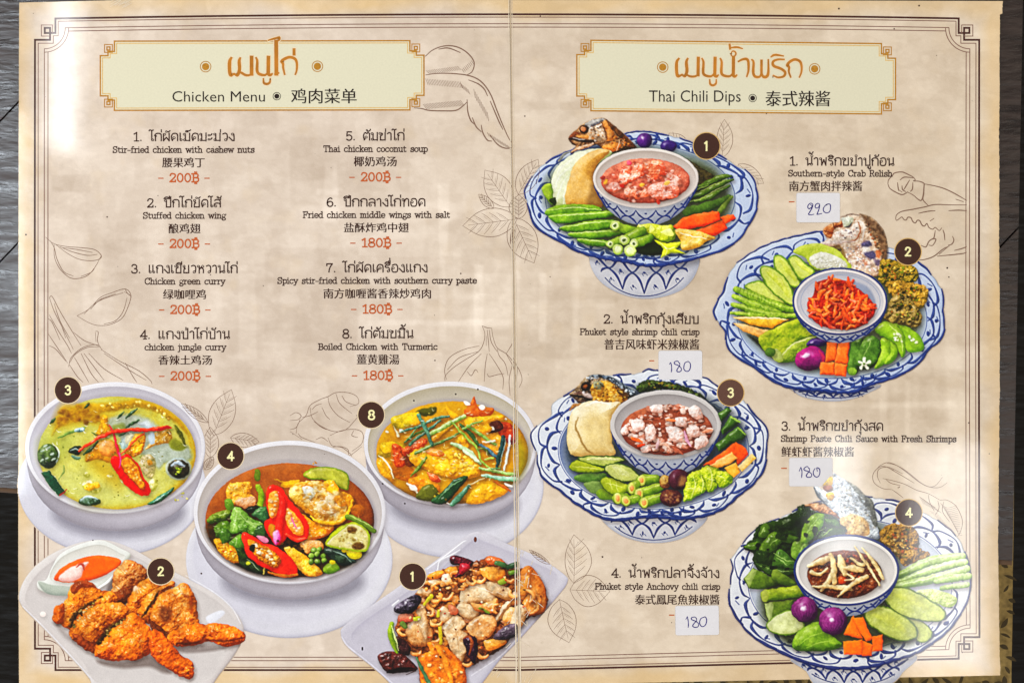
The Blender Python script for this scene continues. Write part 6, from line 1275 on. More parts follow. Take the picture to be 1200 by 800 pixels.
def glyph(F, st, ox, oy, sx, sy, w, dy=0):
    q = lambda p: [(ox + x * sx, oy - (y + dy) * sy) for x, y in p]
    for s in st:
        if s[0] == 'o':
            x, y, r = num(s[1:])[0]; cx, cy = q([(x, y)])[0]
            n = 12; r *= 1.12; F.ribbon([(cx + r * sx * math.cos(2 * math.pi * i / n), cy + r * sy * math.sin(2 * math.pi * i / n)) for i in range(n)], w * .6, True)
        elif s[0] == 'e':
            x, y, rx, ry = num(s[1:])[0]; cx, cy = q([(x, y)])[0]
            n = 22; F.ribbon([(cx + rx * sx * math.cos(2 * math.pi * i / n), cy + ry * sy * math.sin(2 * math.pi * i / n)) for i in range(n)], w, True)
        elif s[0] == 'd':
            x, y, r = num(s[1:])[0]; cx, cy = q([(x, y)])[0]; F.disc(cx, cy, r * max(sy, sx) * 1.05, 12)
        elif s[0] == '!':
            F.line(q(num(s[1:])), w * (.85 if len(num(s[1:])) == 2 and abs(num(s[1:])[0][1] - num(s[1:])[1][1]) < .1 else 1))
        else:
            F.curve(q(num(s)), w, n=5)

def stroke_text(F, txt, x0, x1, base, h, w, slope=0):
    """letters fitted between x0 and x1 on the baseline; h = pixels per ten units"""
    tot = 0
    dig = lambda ch: LT[ch] if ch in LT and ch not in ' .' else None
    thai = any('\u0e00' <= c <= '\u0e7f' and c != '฿' for c in txt)
    def get(ch): return TH[ch] if thai and ch in TH else LT[ch]
    for ch in txt:
        if ch not in MK: tot += get(ch)[0] * (1.2 if ch.isdigit() and thai else 1)
    sx = (x1 - x0) / (tot - 1.0); sy = h / 10; x = x0; up = 0
    for i, ch in enumerate(txt):
        oy = base + slope * (x - x0)
        if ch in MK:
            raised = 0
            if ch in '่้':
                if i and txt[i - 1] in 'ัิีึืํ': raised = 3.4
            dx = 0
            if i and txt[i - 1] == 'ป' and ch not in 'ุู': dx = -2.2
            glyph(F, MK[ch], x + dx * sx, oy, sx, sy, w * .92, raised)
        else:
            g = get(ch); m = 1.2 if thai and ch.isdigit() else 1; glyph(F, g[1], x, oy, sx * m, sy * m, w); x += g[0] * sx * m

_tm = {}
def font_mesh(txt, bold=0):
    cu = bpy.data.curves.new('lettering', 'FONT'); cu.body = txt; cu.size = 1; cu.resolution_u = 3; cu.fill_mode = 'FRONT'; cu.offset = bold
    ob = bpy.data.objects.new('lettering', cu); COL.objects.link(ob)
    dg = bpy.context.evaluated_depsgraph_get(); me = bpy.data.meshes.new_from_object(ob.evaluated_get(dg))
    v = np.array([x.co[:2] for x in me.vertices]); f = [list(p.vertices) for p in me.polygons]
    bpy.data.objects.remove(ob); bpy.data.curves.remove(cu); bpy.data.meshes.remove(me)
    return v, f
def font_text(name, txt, x0, y0, x1, y1, z, mat, parent, bold=0):
    v, f = font_mesh(txt); lo, hi = v.min(0), v.max(0)
    u = (v - lo) / (hi - lo)
    pts = [wp(x0 + a * (x1 - x0), y1 - b * (y1 - y0), z) for a, b in u]
    if bold:                                                     # a heavier face: the same letters printed twice, a hair apart
        k = len(pts); pts += [(x + bold * U, y, q + 1e-6) for x, y, q in pts]; f = f + [[i + k for i in g] for g in f]
    return link(name, mesh(name, pts, f), mat, parent)
# ================================================================== the place under the menu
def wood_mat(name, dark, light, rough, coat):
    m, nt, b = node_mat(name)
    g = nt.nodes.new('ShaderNodeNewGeometry'); mp = nt.nodes.new('ShaderNodeMapping'); mp.inputs['Rotation'].default_value = (0, 0, .75); mp.inputs['Scale'].default_value = (9, 70, 9)
    n = nt.nodes.new('ShaderNodeTexNoise'); n.inputs['Scale'].default_value = 3; n.inputs['Detail'].default_value = 6; n.inputs['Roughness'].default_value = .6
    nt.links.new(g.outputs['Position'], mp.inputs['Vector']); nt.links.new(mp.outputs['Vector'], n.inputs['Vector'])
    cr = nt.nodes.new('ShaderNodeValToRGB'); cr.color_ramp.elements[0].position = .3; cr.color_ramp.elements[1].position = .72
    cr.color_ramp.elements[0].color = (*dark, 1); cr.color_ramp.elements[1].color = (*light, 1)
    nt.links.new(n.outputs['Fac'], cr.inputs['Fac']); nt.links.new(cr.outputs['Color'], b.inputs['Base Color'])
    n2 = nt.nodes.new('ShaderNodeTexNoise'); n2.inputs['Scale'].default_value = 260; n2.inputs['Detail'].default_value = 5
    mp2 = nt.nodes.new('ShaderNodeMapping'); mp2.inputs['Rotation'].default_value = (0, 0, -.75); mp2.inputs['Scale'].default_value = (.35, 1.5, 1)
    nt.links.new(g.outputs['Position'], mp2.inputs['Vector']); nt.links.new(mp2.outputs['Vector'], n2.inputs['Vector'])
    bu = nt.nodes.new('ShaderNodeBump'); bu.inputs['Strength'].default_value = 1; bu.inputs['Distance'].default_value = .00045
    nt.links.new(n2.outputs['Fac'], bu.inputs['Height']); nt.links.new(bu.outputs['Normal'], b.inputs['Normal'])
    rr_ = nt.nodes.new('ShaderNodeMapRange'); rr_.inputs['From Min'].default_value = .3; rr_.inputs['From Max'].default_value = .7
    rr_.inputs['To Min'].default_value = rough * .6; rr_.inputs['To Max'].default_value = rough * 2.1
    nt.links.new(n.outputs['Fac'], rr_.inputs['Value']); nt.links.new(rr_.outputs['Result'], b.inputs['Roughness'])
    b.inputs['Specular IOR Level'].default_value = coat
    return m

def box(name, poly, z0, z1, mat, parent=None):
    n = len(poly); p = [wp(x, y, z0) for x, y in poly] + [wp(x, y, z1) for x, y in poly]
    ar = sum(p[i - 1][0] * p[i][1] - p[i][0] * p[i - 1][1] for i in range(n))
    f = [list(range(n, 2 * n)), list(range(n - 1, -1, -1))] + [[i, (i + 1) % n, n + (i + 1) % n, n + i] for i in range(n)]
    if ar < 0: f = [q[::-1] for q in f]
    return link(name, mesh(name, p, f), mat, parent)

# floor far below, coloured near-black to stand for the deep shade there
fl = link('floor', mesh('floor', [(-3, -3, -.75), (3, -3, -.75), (3, 3, -.75), (-3, 3, -.75)], [[0, 1, 2, 3]]), wood_mat('shade_black_floor', (.004, .0035, .003), (.012, .010, .008), .6, .2))
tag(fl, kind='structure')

tb = empty('table', wp(-60, 200, -.03), 'dark brown wooden plank table lying under the open menu', 'table')
TZ = -.0024; T0 = -.030
W1 = wood_mat('dark_table_wood', (.005, .0022, .0016), (.026, .011, .006),   .24, .55)
def tabled(o):
    o.parent = tb; o.matrix_parent_inverse = tb.matrix_basis.inverted()
    return o
TE = lambda x: 573 + (x - 22) * .0722                # the near edge of the table, in pixels
cuts = [-700, -250, 96, 460, 830, 1186, 1600, 2000]
def slant(c, y): return c + (200 - y) * .62
EDGES = [-1500, -900, -300, 262, 700]
# planks run up and to the right
pl = [(-1400, -560), (-556, 146), (150, 299), (303, 640), (644, 1100)]
SL = 1.05
def plank(c0, c1, i):
    # band between the lines y = c - SL*x, cut by the table edge and the table ends
    pts = []
    L, R, T = -500, 1560, -700; RS = lambda y: 1199.5 - (y - 60) * .0185
    f = lambda c, x: c - SL * x
    poly = [(L, T), (R, T), (R, TE(R)), (L, TE(L))]
    def clip(poly, fn):
        out = []
        for k in range(len(poly)):
            a, b = poly[k - 1], poly[k]; fa, fb = fn(a), fn(b)
            if fa >= 0: out.append(a)
            if (fa >= 0) != (fb >= 0):
                t = fa / (fa - fb); out.append((a[0] + (b[0] - a[0]) * t, a[1] + (b[1] - a[1]) * t))
        return out
    poly = clip(poly, lambda p: p[1] + SL * p[0] - c0); poly = clip(poly, lambda p: c1 - p[1] - SL * p[0]); poly = clip(poly, lambda p: RS(p[1]) - p[0])
    if len(poly) > 2: tabled(box('plank', poly, T0, TZ, W1))
for i, (a, b) in enumerate([(-1400, -560), (-557, 138), (141, 303), (306, 900), (903, 1520), (1523, 1990), (1993, 2600)]):
    plank(a, b, i)
rail = tabled(box('edge_rail', [(-500, TE(-500) + .6), (1188.6, TE(1188) + .6), (1188.5, TE(1188) + 6), (-500, TE(-500) + 6)], T0 - .01, TZ - .001, wood_mat('brown_rail_wood', (.05, .025, .012), (.11, .06, .03), .5, .3)))

# patterned cloth below the table edge, to the right
cl = empty('patterned_cloth', wp(1100, 790, -.10), 'tan cloth with dark leaf pattern showing below the right corner of the menu', 'cloth')
ZC = -.10; KC = (0.75 - ZC) / 0.75
def cp(px, py, z=ZC): return ((px - 600) * U * KC, (400 - py) * U * KC, z)
cm = ink_mat('tan_woven_cloth', '8e7642', .3, .8, 260, False)
n = 24; vs = []; fs = []
for j in range(n + 1):
    for i in range(n + 1):
        x = 560 + (1188.5 - (j / n) * 5 - 560) * i / n; y = 560 + 380 * j / n
        v = cp(x, y); vs.append((v[0], v[1], ZC + .0012 * math.sin(i * 1.3) * math.cos(j * .9)))
for j in range(n):
    for i in range(n): a = j * (n + 1) + i; fs.append([a, a + n + 1, a + n + 2, a + 1])
o = link('weave', mesh('weave', vs, fs), cm, cl); o.matrix_parent_inverse = cl.matrix_basis.inverted()
lv = []; lf = []; rng = random.Random(4)
def leaf(px, py, L, wd, a, z):
    k = len(lv); m = 9; ca, sa = math.cos(a), math.sin(a)
    for i in range(m):
        t = i / (m - 1); x = (t - .5) * L; h = wd * math.sin(math.pi * t) ** .8; b = .25 * L * (t - .5) ** 2
        for s in (-1, 1):
            lx, ly = x, b + s * h / 2
            lv.append(cp(px + lx * ca - ly * sa, py + lx * sa + ly * ca, z))
    for i in range(m - 1): lf.append([k + 2 * i, k + 2 * i + 1, k + 2 * i + 3, k + 2 * i + 2])
z = ZC + .0030
for j in range(20):
    y = 648 + j * 13.5; z += 3e-6
    leaf(1179.5 + rng.uniform(-5, 5), y, rng.uniform(9, 19), rng.uniform(3, 6.5), rng.choice([1.0, 2.2, .4, 1.6]), z)
for j in range(30):
    z += 3e-6; leaf(745 + j * 14.6, 797 + rng.uniform(-3, 6), rng.uniform(10, 24), rng.uniform(3, 7), rng.uniform(0, 3.1), z)
for j in range(60):
    z += 3e-6; leaf(rng.uniform(640, 1180), rng.uniform(806, 900), 17, 6, rng.uniform(0, 3.1), z)
o = link('leaf_pattern', mesh('leaf_pattern', lv, lf), ink_mat('dark_leaf_dye', '3c3018', .2, .85, 300, False), cl); o.matrix_parent_inverse = cl.matrix_basis.inverted()

# ================================================================== the menu
menu = empty('restaurant_menu', (0, 0, 0), 'open laminated menu printed with Thai dishes and prices, lying on the dark table', 'menu')
start(); paint_all()

def page(x_of, nx, ny, y_top, y_bot, name, label):
    """one board: printed top sheet on a fine grid, and its worn cut edges"""
    s, t = np.meshgrid(np.linspace(0, 1, nx + 1), np.linspace(0, 1, ny + 1))
    X = np.empty_like(s); Y = np.empty_like(s)
    for j in range(ny + 1):
        yy0, yy1 = y_top, y_bot
        for i in (0,): pass
        xl, xr = x_of(t[j, 0]); X[j] = xl + (xr - xl) * s[j]
        Y[j] = np.array([y_top(x) for x in X[j]]) * (1 - t[j, 0]) + np.array([y_bot(x) for x in X[j]]) * t[j, 0]
    col = lin(paper(X.astype(np.float32), Y.astype(np.float32))) * INK
    co = np.stack([(X - 600) * U, (400 - Y) * U, np.zeros_like(X)], -1).reshape(-1, 3)
    idx = np.arange((nx + 1) * (ny + 1)).reshape(ny + 1, nx + 1)
    F = np.stack([idx[:-1, :-1], idx[1:, :-1], idx[1:, 1:], idx[:-1, 1:]], -1).reshape(-1, 4)
    ring = np.concatenate([idx[0, :-1], idx[:-1, -1], idx[-1, :0:-1], idx[:0:-1, 0]])
    base = len(co); m = len(ring)
    r = np.random.RandomState(7)
    low = co[ring].copy(); low[:, 2] = -.0022
    ed = lin(np.array([.62, .52, .36]) * (.6 + .6 * r.rand(m, 1))) * INK
    lo2 = np.arange(m) + base + m; up = np.arange(m) + base
    co = np.vstack([co, co[ring], low]); col = np.vstack([col.reshape(-1, 3), ed, ed * .7])
    side = np.stack([up, lo2, np.roll(lo2, -1), np.roll(up, -1)], -1)
    F = np.vstack([F, side[:, ::-1]])
    return link(name, quads(name, co, F, col), M['page'], menu, label)

rj = np.random.RandomState(2); RJ = np.cumsum(rj.randn(401) * .16); RJ -= np.linspace(RJ[0], RJ[-1], 401); RJ += .25 * rj.randn(401)
HX = lambda y: 597.6 + 10.2 * y / 800                       # the fold wanders to the right
page(lambda t: (22.6 - .8 * math.sin(t * 3) + .15 * RJ[int(t * 400)], HX(t * 810) - .4), 360, 600, lambda x: 3.2 * max(0, 1 - (x - 22) / 130) + .2, lambda x: 813, 'page', 'left page with chicken dishes')
page(lambda t: (HX(t * 800) + .9, (1175 if t < .02 else 1172.2) - 1.2 * math.sin(t * 3.1) * .3 + .55 * RJ[int(t * 400)]), 360, 600, lambda x: .4 + 1.2 * max(0, (x - 830) / 350), lambda x: 802.5 - (x - 600) * .0205, 'page', 'right page with chili dips')

# fold: two laminate lips and a groove
Fl = Flat(.00030); ys = np.linspace(-2, 812, 90)
rr = np.random.RandomState(3)
Fl.ribbon([(HX(y) - 1.5 - 1.2 * y / 800 + .2 * rr.randn(), y) for y in ys], [.7, .7, .9, 1.4])
Fl.ribbon([(HX(y) + 2.4 + .2 * rr.randn(), y) for y in ys], [.5, .5, .8, 1.4])
fold = Fl.put('fold', M['fold'], menu)
Fg = Flat(.00028); Fg.ribbon([(HX(y) + .5, y) for y in ys], [1.1, 1.1, 1.3, 1.4]); Fg.put('groove', M['groove'], fold)
Fs = Flat(.00030); r2 = np.random.RandomState(8)
for k in range(46):
    y = 640 + 175 * r2.rand(); x = HX(y) + 16 * r2.randn(); a = r2.choice([.9, 1.2, -.7]) + .2 * r2.randn(); L = 3 + 9 * r2.rand()
    Fs.ribbon([(x, y), (x + L * math.cos(a), y - L * math.sin(a))], .35 + .35 * r2.rand())
for k in range(16):
    x = 125 + 22 * r2.rand(); y = 1 + 9 * r2.rand(); Fs.ribbon([(x, y), (x + 8, y - 5)], .5)
Fs.put('scratch', M['fold'], fold)

# printed frame -----------------------------------------------------------------
ZL = .00002
def top_y(x, y0): return y0 - 4.6 * (1 - ((x - 598) / 520) ** 2) + (.0 if x < 598 else 0)
Fk = Flat(ZL); Fn = Flat(ZL + .000004)
xs = np.linspace(66, 1123, 40)
def corner(fx, fy):
    thick = [(1123.5, 22), (1123.5, 39), (1136, 39), (1136, 33), (1129.8, 33), (1129.8, 47), (1147.5, 47)]
    thin = [(1120.3, 25.3), (1120.3, 42.3), (1126, 42.3), (1126, 51), (1143.7, 51)]
    sq = [(1127, 39), (1127, 29.6), (1140, 29.6), (1140, 42.6), (1130, 42.6)]
    Fk.line([(fx(x), fy(y)) for x, y in thick], 2.3)
    Fn.line([(fx(x), fy(y)) for x, y in thin], 1.0); Fn.line([(fx(x), fy(y)) for x, y in sq], 1.0)
    for r, (cx, cy) in ((24.5, (1136.5, 33)), (28.5, (1136.5, 33))):
        a = np.linspace(math.pi, math.pi / 2, 12)
        off = 0 if r < 26 else -4.2
        Fn.ribbon([(fx(cx + r * math.cos(q)), fy(cy + r * math.sin(q))) for q in a], 1.0)
mx = lambda x: 1188.5 - x
ident = lambda v: v
corner(ident, ident); corner(mx, ident)
corner(ident, lambda y: 793 - y); corner(mx, lambda y: 806.5 - y)
# verticals
for x, w, F_ in ((1147.5, 2.3, Fk), (1143.7, 1.0, Fn)):
    yy = 47 if w > 2 else 51
    F_.ribbon([(x, yy), (x - .4, 400), (x + .3, 793 - yy)], w)
    F_.ribbon([(mx(x), yy), (mx(x) - .3, 400), (mx(x), 806.5 - yy)], w)
for x in (1136.5, 1132.2):
    yy = 57.5 if x > 1134 else 61.5
    Fn.ribbon([(x, yy), (x - .5, 400), (x + .3, 793 - yy)], 1.0); Fn.ribbon([(mx(x), yy), (mx(x) - .2, 400), (mx(x), 806.5 - yy)], 1.0)
# horizontals
def hz(y0, x0, x1, w, F_, low=False):
    xx = np.linspace(x0, x1, 40); p = []
    for x in xx:
        if not low: y = y0 - 4.9 * max(0, 1 - ((x - 598) / 530) ** 2)
        else:
            y = (806.5 - y0) - (0 if x < 610 else 13.5 * ((x - 610) / 520) ** 1.0)
        p.append((x, y))
    F_.ribbon(p, w)
for low in (False, True):
    hz(22, 65, 1123.5, 2.3, Fk, low); hz(25.3, 68, 1120.3, 1.0, Fn, low); hz(33, 76.5, 1112, 1.0, Fn, low); hz(37, 80.5, 1108, 1.0, Fn, low)
frame = Fk.put('border_frame', M['line'], menu); Fn.put('thin_line', M['fine'], frame)

# sketches ----------------------------------------------------------------------
def sketch(label, k, strokes, w=1.12, mat='sketch'):
    F_ = Flat(.00003); x0, y0, s = k
    for st in strokes:
        ww = w
        if isinstance(st, tuple): st, ww = st
        F_.curve([(x0 + x / s, y0 + y / s) for x, y in num(st)], [ww * .6, ww, ww, ww * .6], n=5)
    return F_.put('line_drawing', M[mat], menu, label)
def hatch(x, y, n, dx, dy, lx, ly):
    return [('%f,%f %f,%f' % (x + i * dx, y + i * dy, x + i * dx + lx, y + i * dy + ly), .75) for i in range(n)]
sketch('line drawing of a chicken wing', (480, 40, 5.715), ['105,150 160,105 240,80 320,88 390,130 432,190 420,250 385,275', '108,275 180,265 280,265 400,280 480,320 540,400 580,500 620,600 660,690 685,730',
    '195,102 260,95 340,125', '30,495 80,500 130,512 220,515 310,512 360,480 385,455', '385,440 390,520 410,580 435,605', '420,560 445,620 480,655', '480,610 490,660 520,710 550,718', '540,680 590,740 640,765 685,762',
    '395,308 460,335 500,370 522,415', '540,450 570,520 600,590 625,640'] + hatch(110, 245, 20, 11, -1.5, 26, 24) + hatch(108, 300, 22, 11, 1, 16, 40) + hatch(340, 330, 6, 10, 8, 14, 34) + hatch(430, 370, 10, 10, 17, 10, 60) + hatch(90, 470, 26, 10, -1, 26, 34) + hatch(350, 235, 8, 9, -8, 16, 24) + hatch(520, 660, 14, 11, 7, 14, 26), 1.5)
sketch('line drawing of two garlic cloves', (50, 270, 4.447), ['15,35 60,70 130,85 200,90 270,100 305,130 295,150 250,158 190,150 130,120 70,75', '60,75 62,140 90,200 140,245 190,250 240,230 280,180 303,135', '40,55 60,90 75,150 110,215 160,238', '90,85 150,110 230,130 285,125', '100,90 180,100 260,115', '270,200 250,220 200,240',
    '180,445 240,410 300,350 360,325 430,305 460,340 440,410 410,460 350,490 290,495 240,480 180,445', '215,435 280,375 350,345 420,325', '440,350 420,420 380,470 320,488', '430,305 440,325 462,345', '250,410 300,360 380,330', '425,320 455,335'], .8)
sketch('line drawing of a tied lemongrass bundle', (50, 270, 4.447), ['35,350 60,420 100,500 160,620', '35,350 50,345 90,420 150,520 200,600', '35,440 80,520 130,600 150,640', '30,460 50,480 90,570', '30,540 70,600 130,690', '35,600 70,620 120,680', '160,530 220,575 290,600',
    '135,710 150,660 210,610 280,595 310,620', '140,690 170,645 230,610 300,605', '275,525 290,530 285,570 295,600', '275,530 278,580', '140,700 180,760 210,790', '165,660 200,720 240,790', '215,640 260,700 320,780', '240,640 320,720 420,780', '305,620 400,680 500,730 560,780 570,800', '200,640 250,740 290,790', '430,690 470,760 490,790', '320,640 440,720 540,780', '60,380 90,470 140,560', '100,500 120,560'], .8)
sketch('line drawing of a ginger root', (340, 370, 4.286), ['30,590 40,540 80,500 100,450 150,420 190,405 230,385 290,385 335,405 343,440 300,455', '0,500 30,485 55,500 40,520 0,525', '0,570 30,560 50,520', '40,590 60,610 140,640', '100,460 110,510 150,550 220,580 280,570 320,530 345,500', '190,405 200,450 240,500 300,535', '230,390 250,440 310,490', '110,470 130,450 160,440', '60,510 100,500 140,480',
    '200,600 260,575 330,570 365,590 360,640 310,680', '190,610 210,650 260,660 300,690 310,705', '130,620 160,610 190,630', '320,575 310,600 340,610', '205,660 250,655 290,670 300,700 360,655', '160,460 180,500 200,520', '260,400 280,430 330,450', '120,530 160,560 200,575', '0,580 60,620'], .7)
sketch('line drawing of a garlic bulb', (340, 370, 4.286), ['965,50 990,60 1012,62', '965,52 978,90 970,140 945,180 880,220 820,260 780,300 778,330', '1012,62 1020,110 1040,160 1085,190 1120,230 1150,270 1165,320 1150,360', '990,190 980,250 975,330', '1000,190 1040,250 1070,310 1068,370', '950,150 870,170 800,210 776,270 785,320', '940,180 850,210 790,270', '960,190 900,250 845,330', '890,280 910,300 930,270 945,285', '990,290 1000,305 1040,295 1075,290', '1085,190 1110,150 1118,130', '1085,190 1130,280 1140,400', '1115,250 1100,320 1105,400', '1040,165 1050,200 1080,240 1095,300', '990,70 995,120 1000,180', '1000,70 1010,130 1040,180', '985,100 985,150', '1120,210 1140,260 1135,330'], .75)
def leafset(label, k, leaves, w=.65):
    st = []
    for (a, b, c, d) in leaves:      # base, tip, half widths left and right
        a = np.array(a, float); b = np.array(b, float); v = b - a; L = np.hypot(*v); u = v / L; nn = np.array([-u[1], u[0]])
        f = lambda t, o: '%f,%f' % tuple(a + v * t + nn * o)
        st += [' '.join([f(0, 0), f(.15, c * .62), f(.42, c), f(.72, c * .78), f(1, 0)]), ' '.join([f(0, 0), f(.15, -d * .62), f(.42, -d), f(.72, -d * .78), f(1, 0)]), (f(0, 0) + ' ' + f(.45, (c - d) * .06) + ' ' + f(.9, 0), .5)]
        for t in (.16, .3, .44, .58, .72):
            g = 1 - abs(t - .4) * .9
            st += [(f(t, 0) + ' ' + f(t + .1, c * .45 * g) + ' ' + f(t + .2, c * .8 * g), .42), (f(t, 0) + ' ' + f(t + .1, -d * .45 * g) + ' ' + f(t + .2, -d * .8 * g), .42), (f(t + .06, c * .1) + ' ' + f(t + .16, c * .5 * g), .35), (f(t + .06, -d * .1) + ' ' + f(t + .16, -d * .5 * g), .35)]
    return sketch(label, k, st, w)
leafset('line drawing of basil leaves beside the crab dip plate', (530, 190, 6.155), [((420, 325), (235, 58), 95, 90), ((300, 335), (190, 232), 30, 30), ((470, 410), (75, 460), 100, 105), ((475, 235), (620, -20), 70, 75), ((480, 410), (480, 235), 60, 70), ((440, 400), (590, 728), 110, 100), ((440, 480), (420, 590), 10, 20)])
for lf_, lb_ in ((((985, 740), (995, 560), 45, 30), 'line drawing of an upright basil leaf behind dish badge one'), (((830, 700), (735, 625), 30, 30), 'line drawing of a small basil leaf behind the crab dip plate'), (((1060, 770), (1180, 860), 40, 30), 'line drawing of a basil leaf right of the crab dip plate')):
    leafset(lb_, (600, 0, 4), [lf_])
leafset('line drawing of basil leaves between the curry bowls', (0, 400, 4), [((1000, 440), (1085, 225), 60, 58), ((985, 545), (985, 400), 40, 30), ((1080, 450), (1215, 470), 35, 30), ((975, 380), (850, 290), 20, 20), ((960, 600), (1000, 540), 20, 20)])
leafset('line drawing of basil leaves beside the cashew plate', (620, 610, 5.334), [((280, 390), (280, 85), 110, 55), ((255, 430), (505, 440), 100, 95), ((190, 490), (250, 760), 100, 75), ((130, 270), (0, 180), 15, 20)])
sketch('line drawing of a crab claw', (1030, 190, 6.667), ['70,170 75,140 105,105 125,85 180,78 230,98 270,120 285,140', '70,170 85,205 130,235 180,255 215,240 225,232', '225,235 270,260 305,290 330,300 345,260 352,190 350,165 310,150 270,148 285,140', '145,160 150,200 155,225', '165,140 200,118 270,125', '195,215 210,190 240,140', '180,185 185,215 210,232', '160,220 180,235', '350,170 460,192 540,220 620,262 685,300', '355,175 350,250 345,295 385,340', '265,160 262,210 245,230',
    '130,440 140,410 180,385 260,370 360,350 440,332 560,335 685,335', '130,440 140,455 175,430 185,435 200,452 215,450 225,432 250,435 265,465 285,475 300,455 320,460 335,490 355,500 375,480 390,510 420,525 440,510 470,535 490,515', '310,400 380,385 440,380', '545,380 620,376 685,380', '440,535 430,590 415,600', '330,650 350,660 370,660 390,620 420,600 445,605 420,650 390,648', '500,530 510,560 515,610', '575,580 585,610 570,640 540,650', '300,765 360,760 430,735 500,680 550,655', '455,735 560,725 650,715 685,705', '470,720 540,660', '590,690 650,675 685,660', '400,460 430,440', '600,290 660,310'], 1.35)
sketch('line drawing of a shrimp', (1000, 530, 7.273), ['800,255 740,295 660,295 580,260 480,180 400,125 300,85 230,110 200,140', '760,210 700,280 640,290 560,250 450,165 370,110 290,90', '345,150 250,115 190,150 165,200 180,260 250,305 330,315', '420,180 300,125 220,140 205,200 230,260', '300,130 420,200 520,260', '250,220 340,240 440,270 540,320 640,350 740,405', '330,315 380,350 425,385', '740,405 800,405 870,450 915,530 930,600 910,680 870,735', '570,380 640,430 700,470', '720,410 730,470 700,530', '640,360 650,420 690,500', '770,420 760,500 820,590', '280,230 320,260 400,280', '375,300 395,290 385,305'] +
    [('%f,%f %f,%f %f,%f' % (740 + i * 9, 430 + i * 14, 800 + i * 6, 470 + i * 14, 880 + i * 3, 450 + i * 16), .45) for i in range(17)] + [('%f,%f %f,%f' % (560 + i * 12, 370 + i * 9, 600 + i * 12, 440 + i * 6), .4) for i in range(14)] + [('%f,%f %f,%f' % (650 + i * 14, 500 + i * 13, 720 + i * 12, 520 + i * 15), .4) for i in range(12)], .75)

# heading panels ------------------------------------------------------------------
def panel(x0, y0, x1, y1, sl, label):
    f = lambda x, y: (x, y + sl * (x - x0) / (x1 - x0))
    nx, ny = 16.5, 17
    out = [(x0 + nx, y0), (x1 - nx, y0), (x1 - nx, y0 + 12), (x1 - 9, y0 + 12), (x1 - 9, y0 + ny), (x1, y0 + ny), (x1, y1 - ny), (x1 - 9, y1 - ny), (x1 - 9, y1 - 12), (x1 - nx, y1 - 12), (x1 - nx, y1),
           (x0 + nx, y1), (x0 + nx, y1 - 12), (x0 + 9, y1 - 12), (x0 + 9, y1 - ny), (x0, y1 - ny), (x0, y0 + ny), (x0 + 9, y0 + ny), (x0 + 9, y0 + 12), (x0 + nx, y0 + 12)]
    F_ = Flat(.00004); F_.fill([f(*p) for p in out]); pn = F_.put('heading_panel', M['panel'], menu, label)
    g = Flat(.000046); q = Flat(.000044)
    g.line([f(*p) for p in out + out[:1]], 1.7)
    ins = [(x0 + nx + 2.6, y0 + 2.6), (x1 - nx - 2.6, y0 + 2.6), (x1 - nx - 2.6, y0 + 14.5), (x1 - 11.5, y0 + 14.5), (x1 - 11.5, y0 + ny + 2.6), (x1 - 2.6, y0 + ny + 2.6), (x1 - 2.6, y1 - ny - 2.6), (x1 - 11.5, y1 - ny - 2.6), (x1 - 11.5, y1 - 14.5), (x1 - nx - 2.6, y1 - 14.5), (x1 - nx - 2.6, y1 - 2.6),
           (x0 + nx + 2.6, y1 - 2.6), (x0 + nx + 2.6, y1 - 14.5), (x0 + 11.5, y1 - 14.5), (x0 + 11.5, y1 - ny - 2.6), (x0 + 2.6, y1 - ny - 2.6), (x0 + 2.6, y0 + ny + 2.6), (x0 + 11.5, y0 + ny + 2.6), (x0 + 11.5, y0 + 14.5), (x0 + nx + 2.6, y0 + 14.5)]
    q.line([f(*p) for p in ins + ins[:1]], 1.1)
    for cx in (x0 + 9.5, x1 - 9.5):
        for cy in (y0 + 8.5, y1 - 8.5):
            for r, w in ((4.6, 1.1), (1.8, 1.5)):
                q_ = [f(cx + a * r, cy + b * r) for a, b in ((-1, -1), (1, -1), (1, 1), (-1, 1), (-1, -1))]
                g.line(q_, w)
    pb = g.put('gold_border', M['gold'], pn); q.put('inner_line', M['goldlite'], pn)
    return pn
pa = panel(117.6, 48.6, 496.8, 129.6, -.6, 'left heading panel reading Chicken Menu'); pb_ = panel(676, 47.4, 1049.4, 129.8, 4.2, 'right heading panel reading Thai Chili Dips')

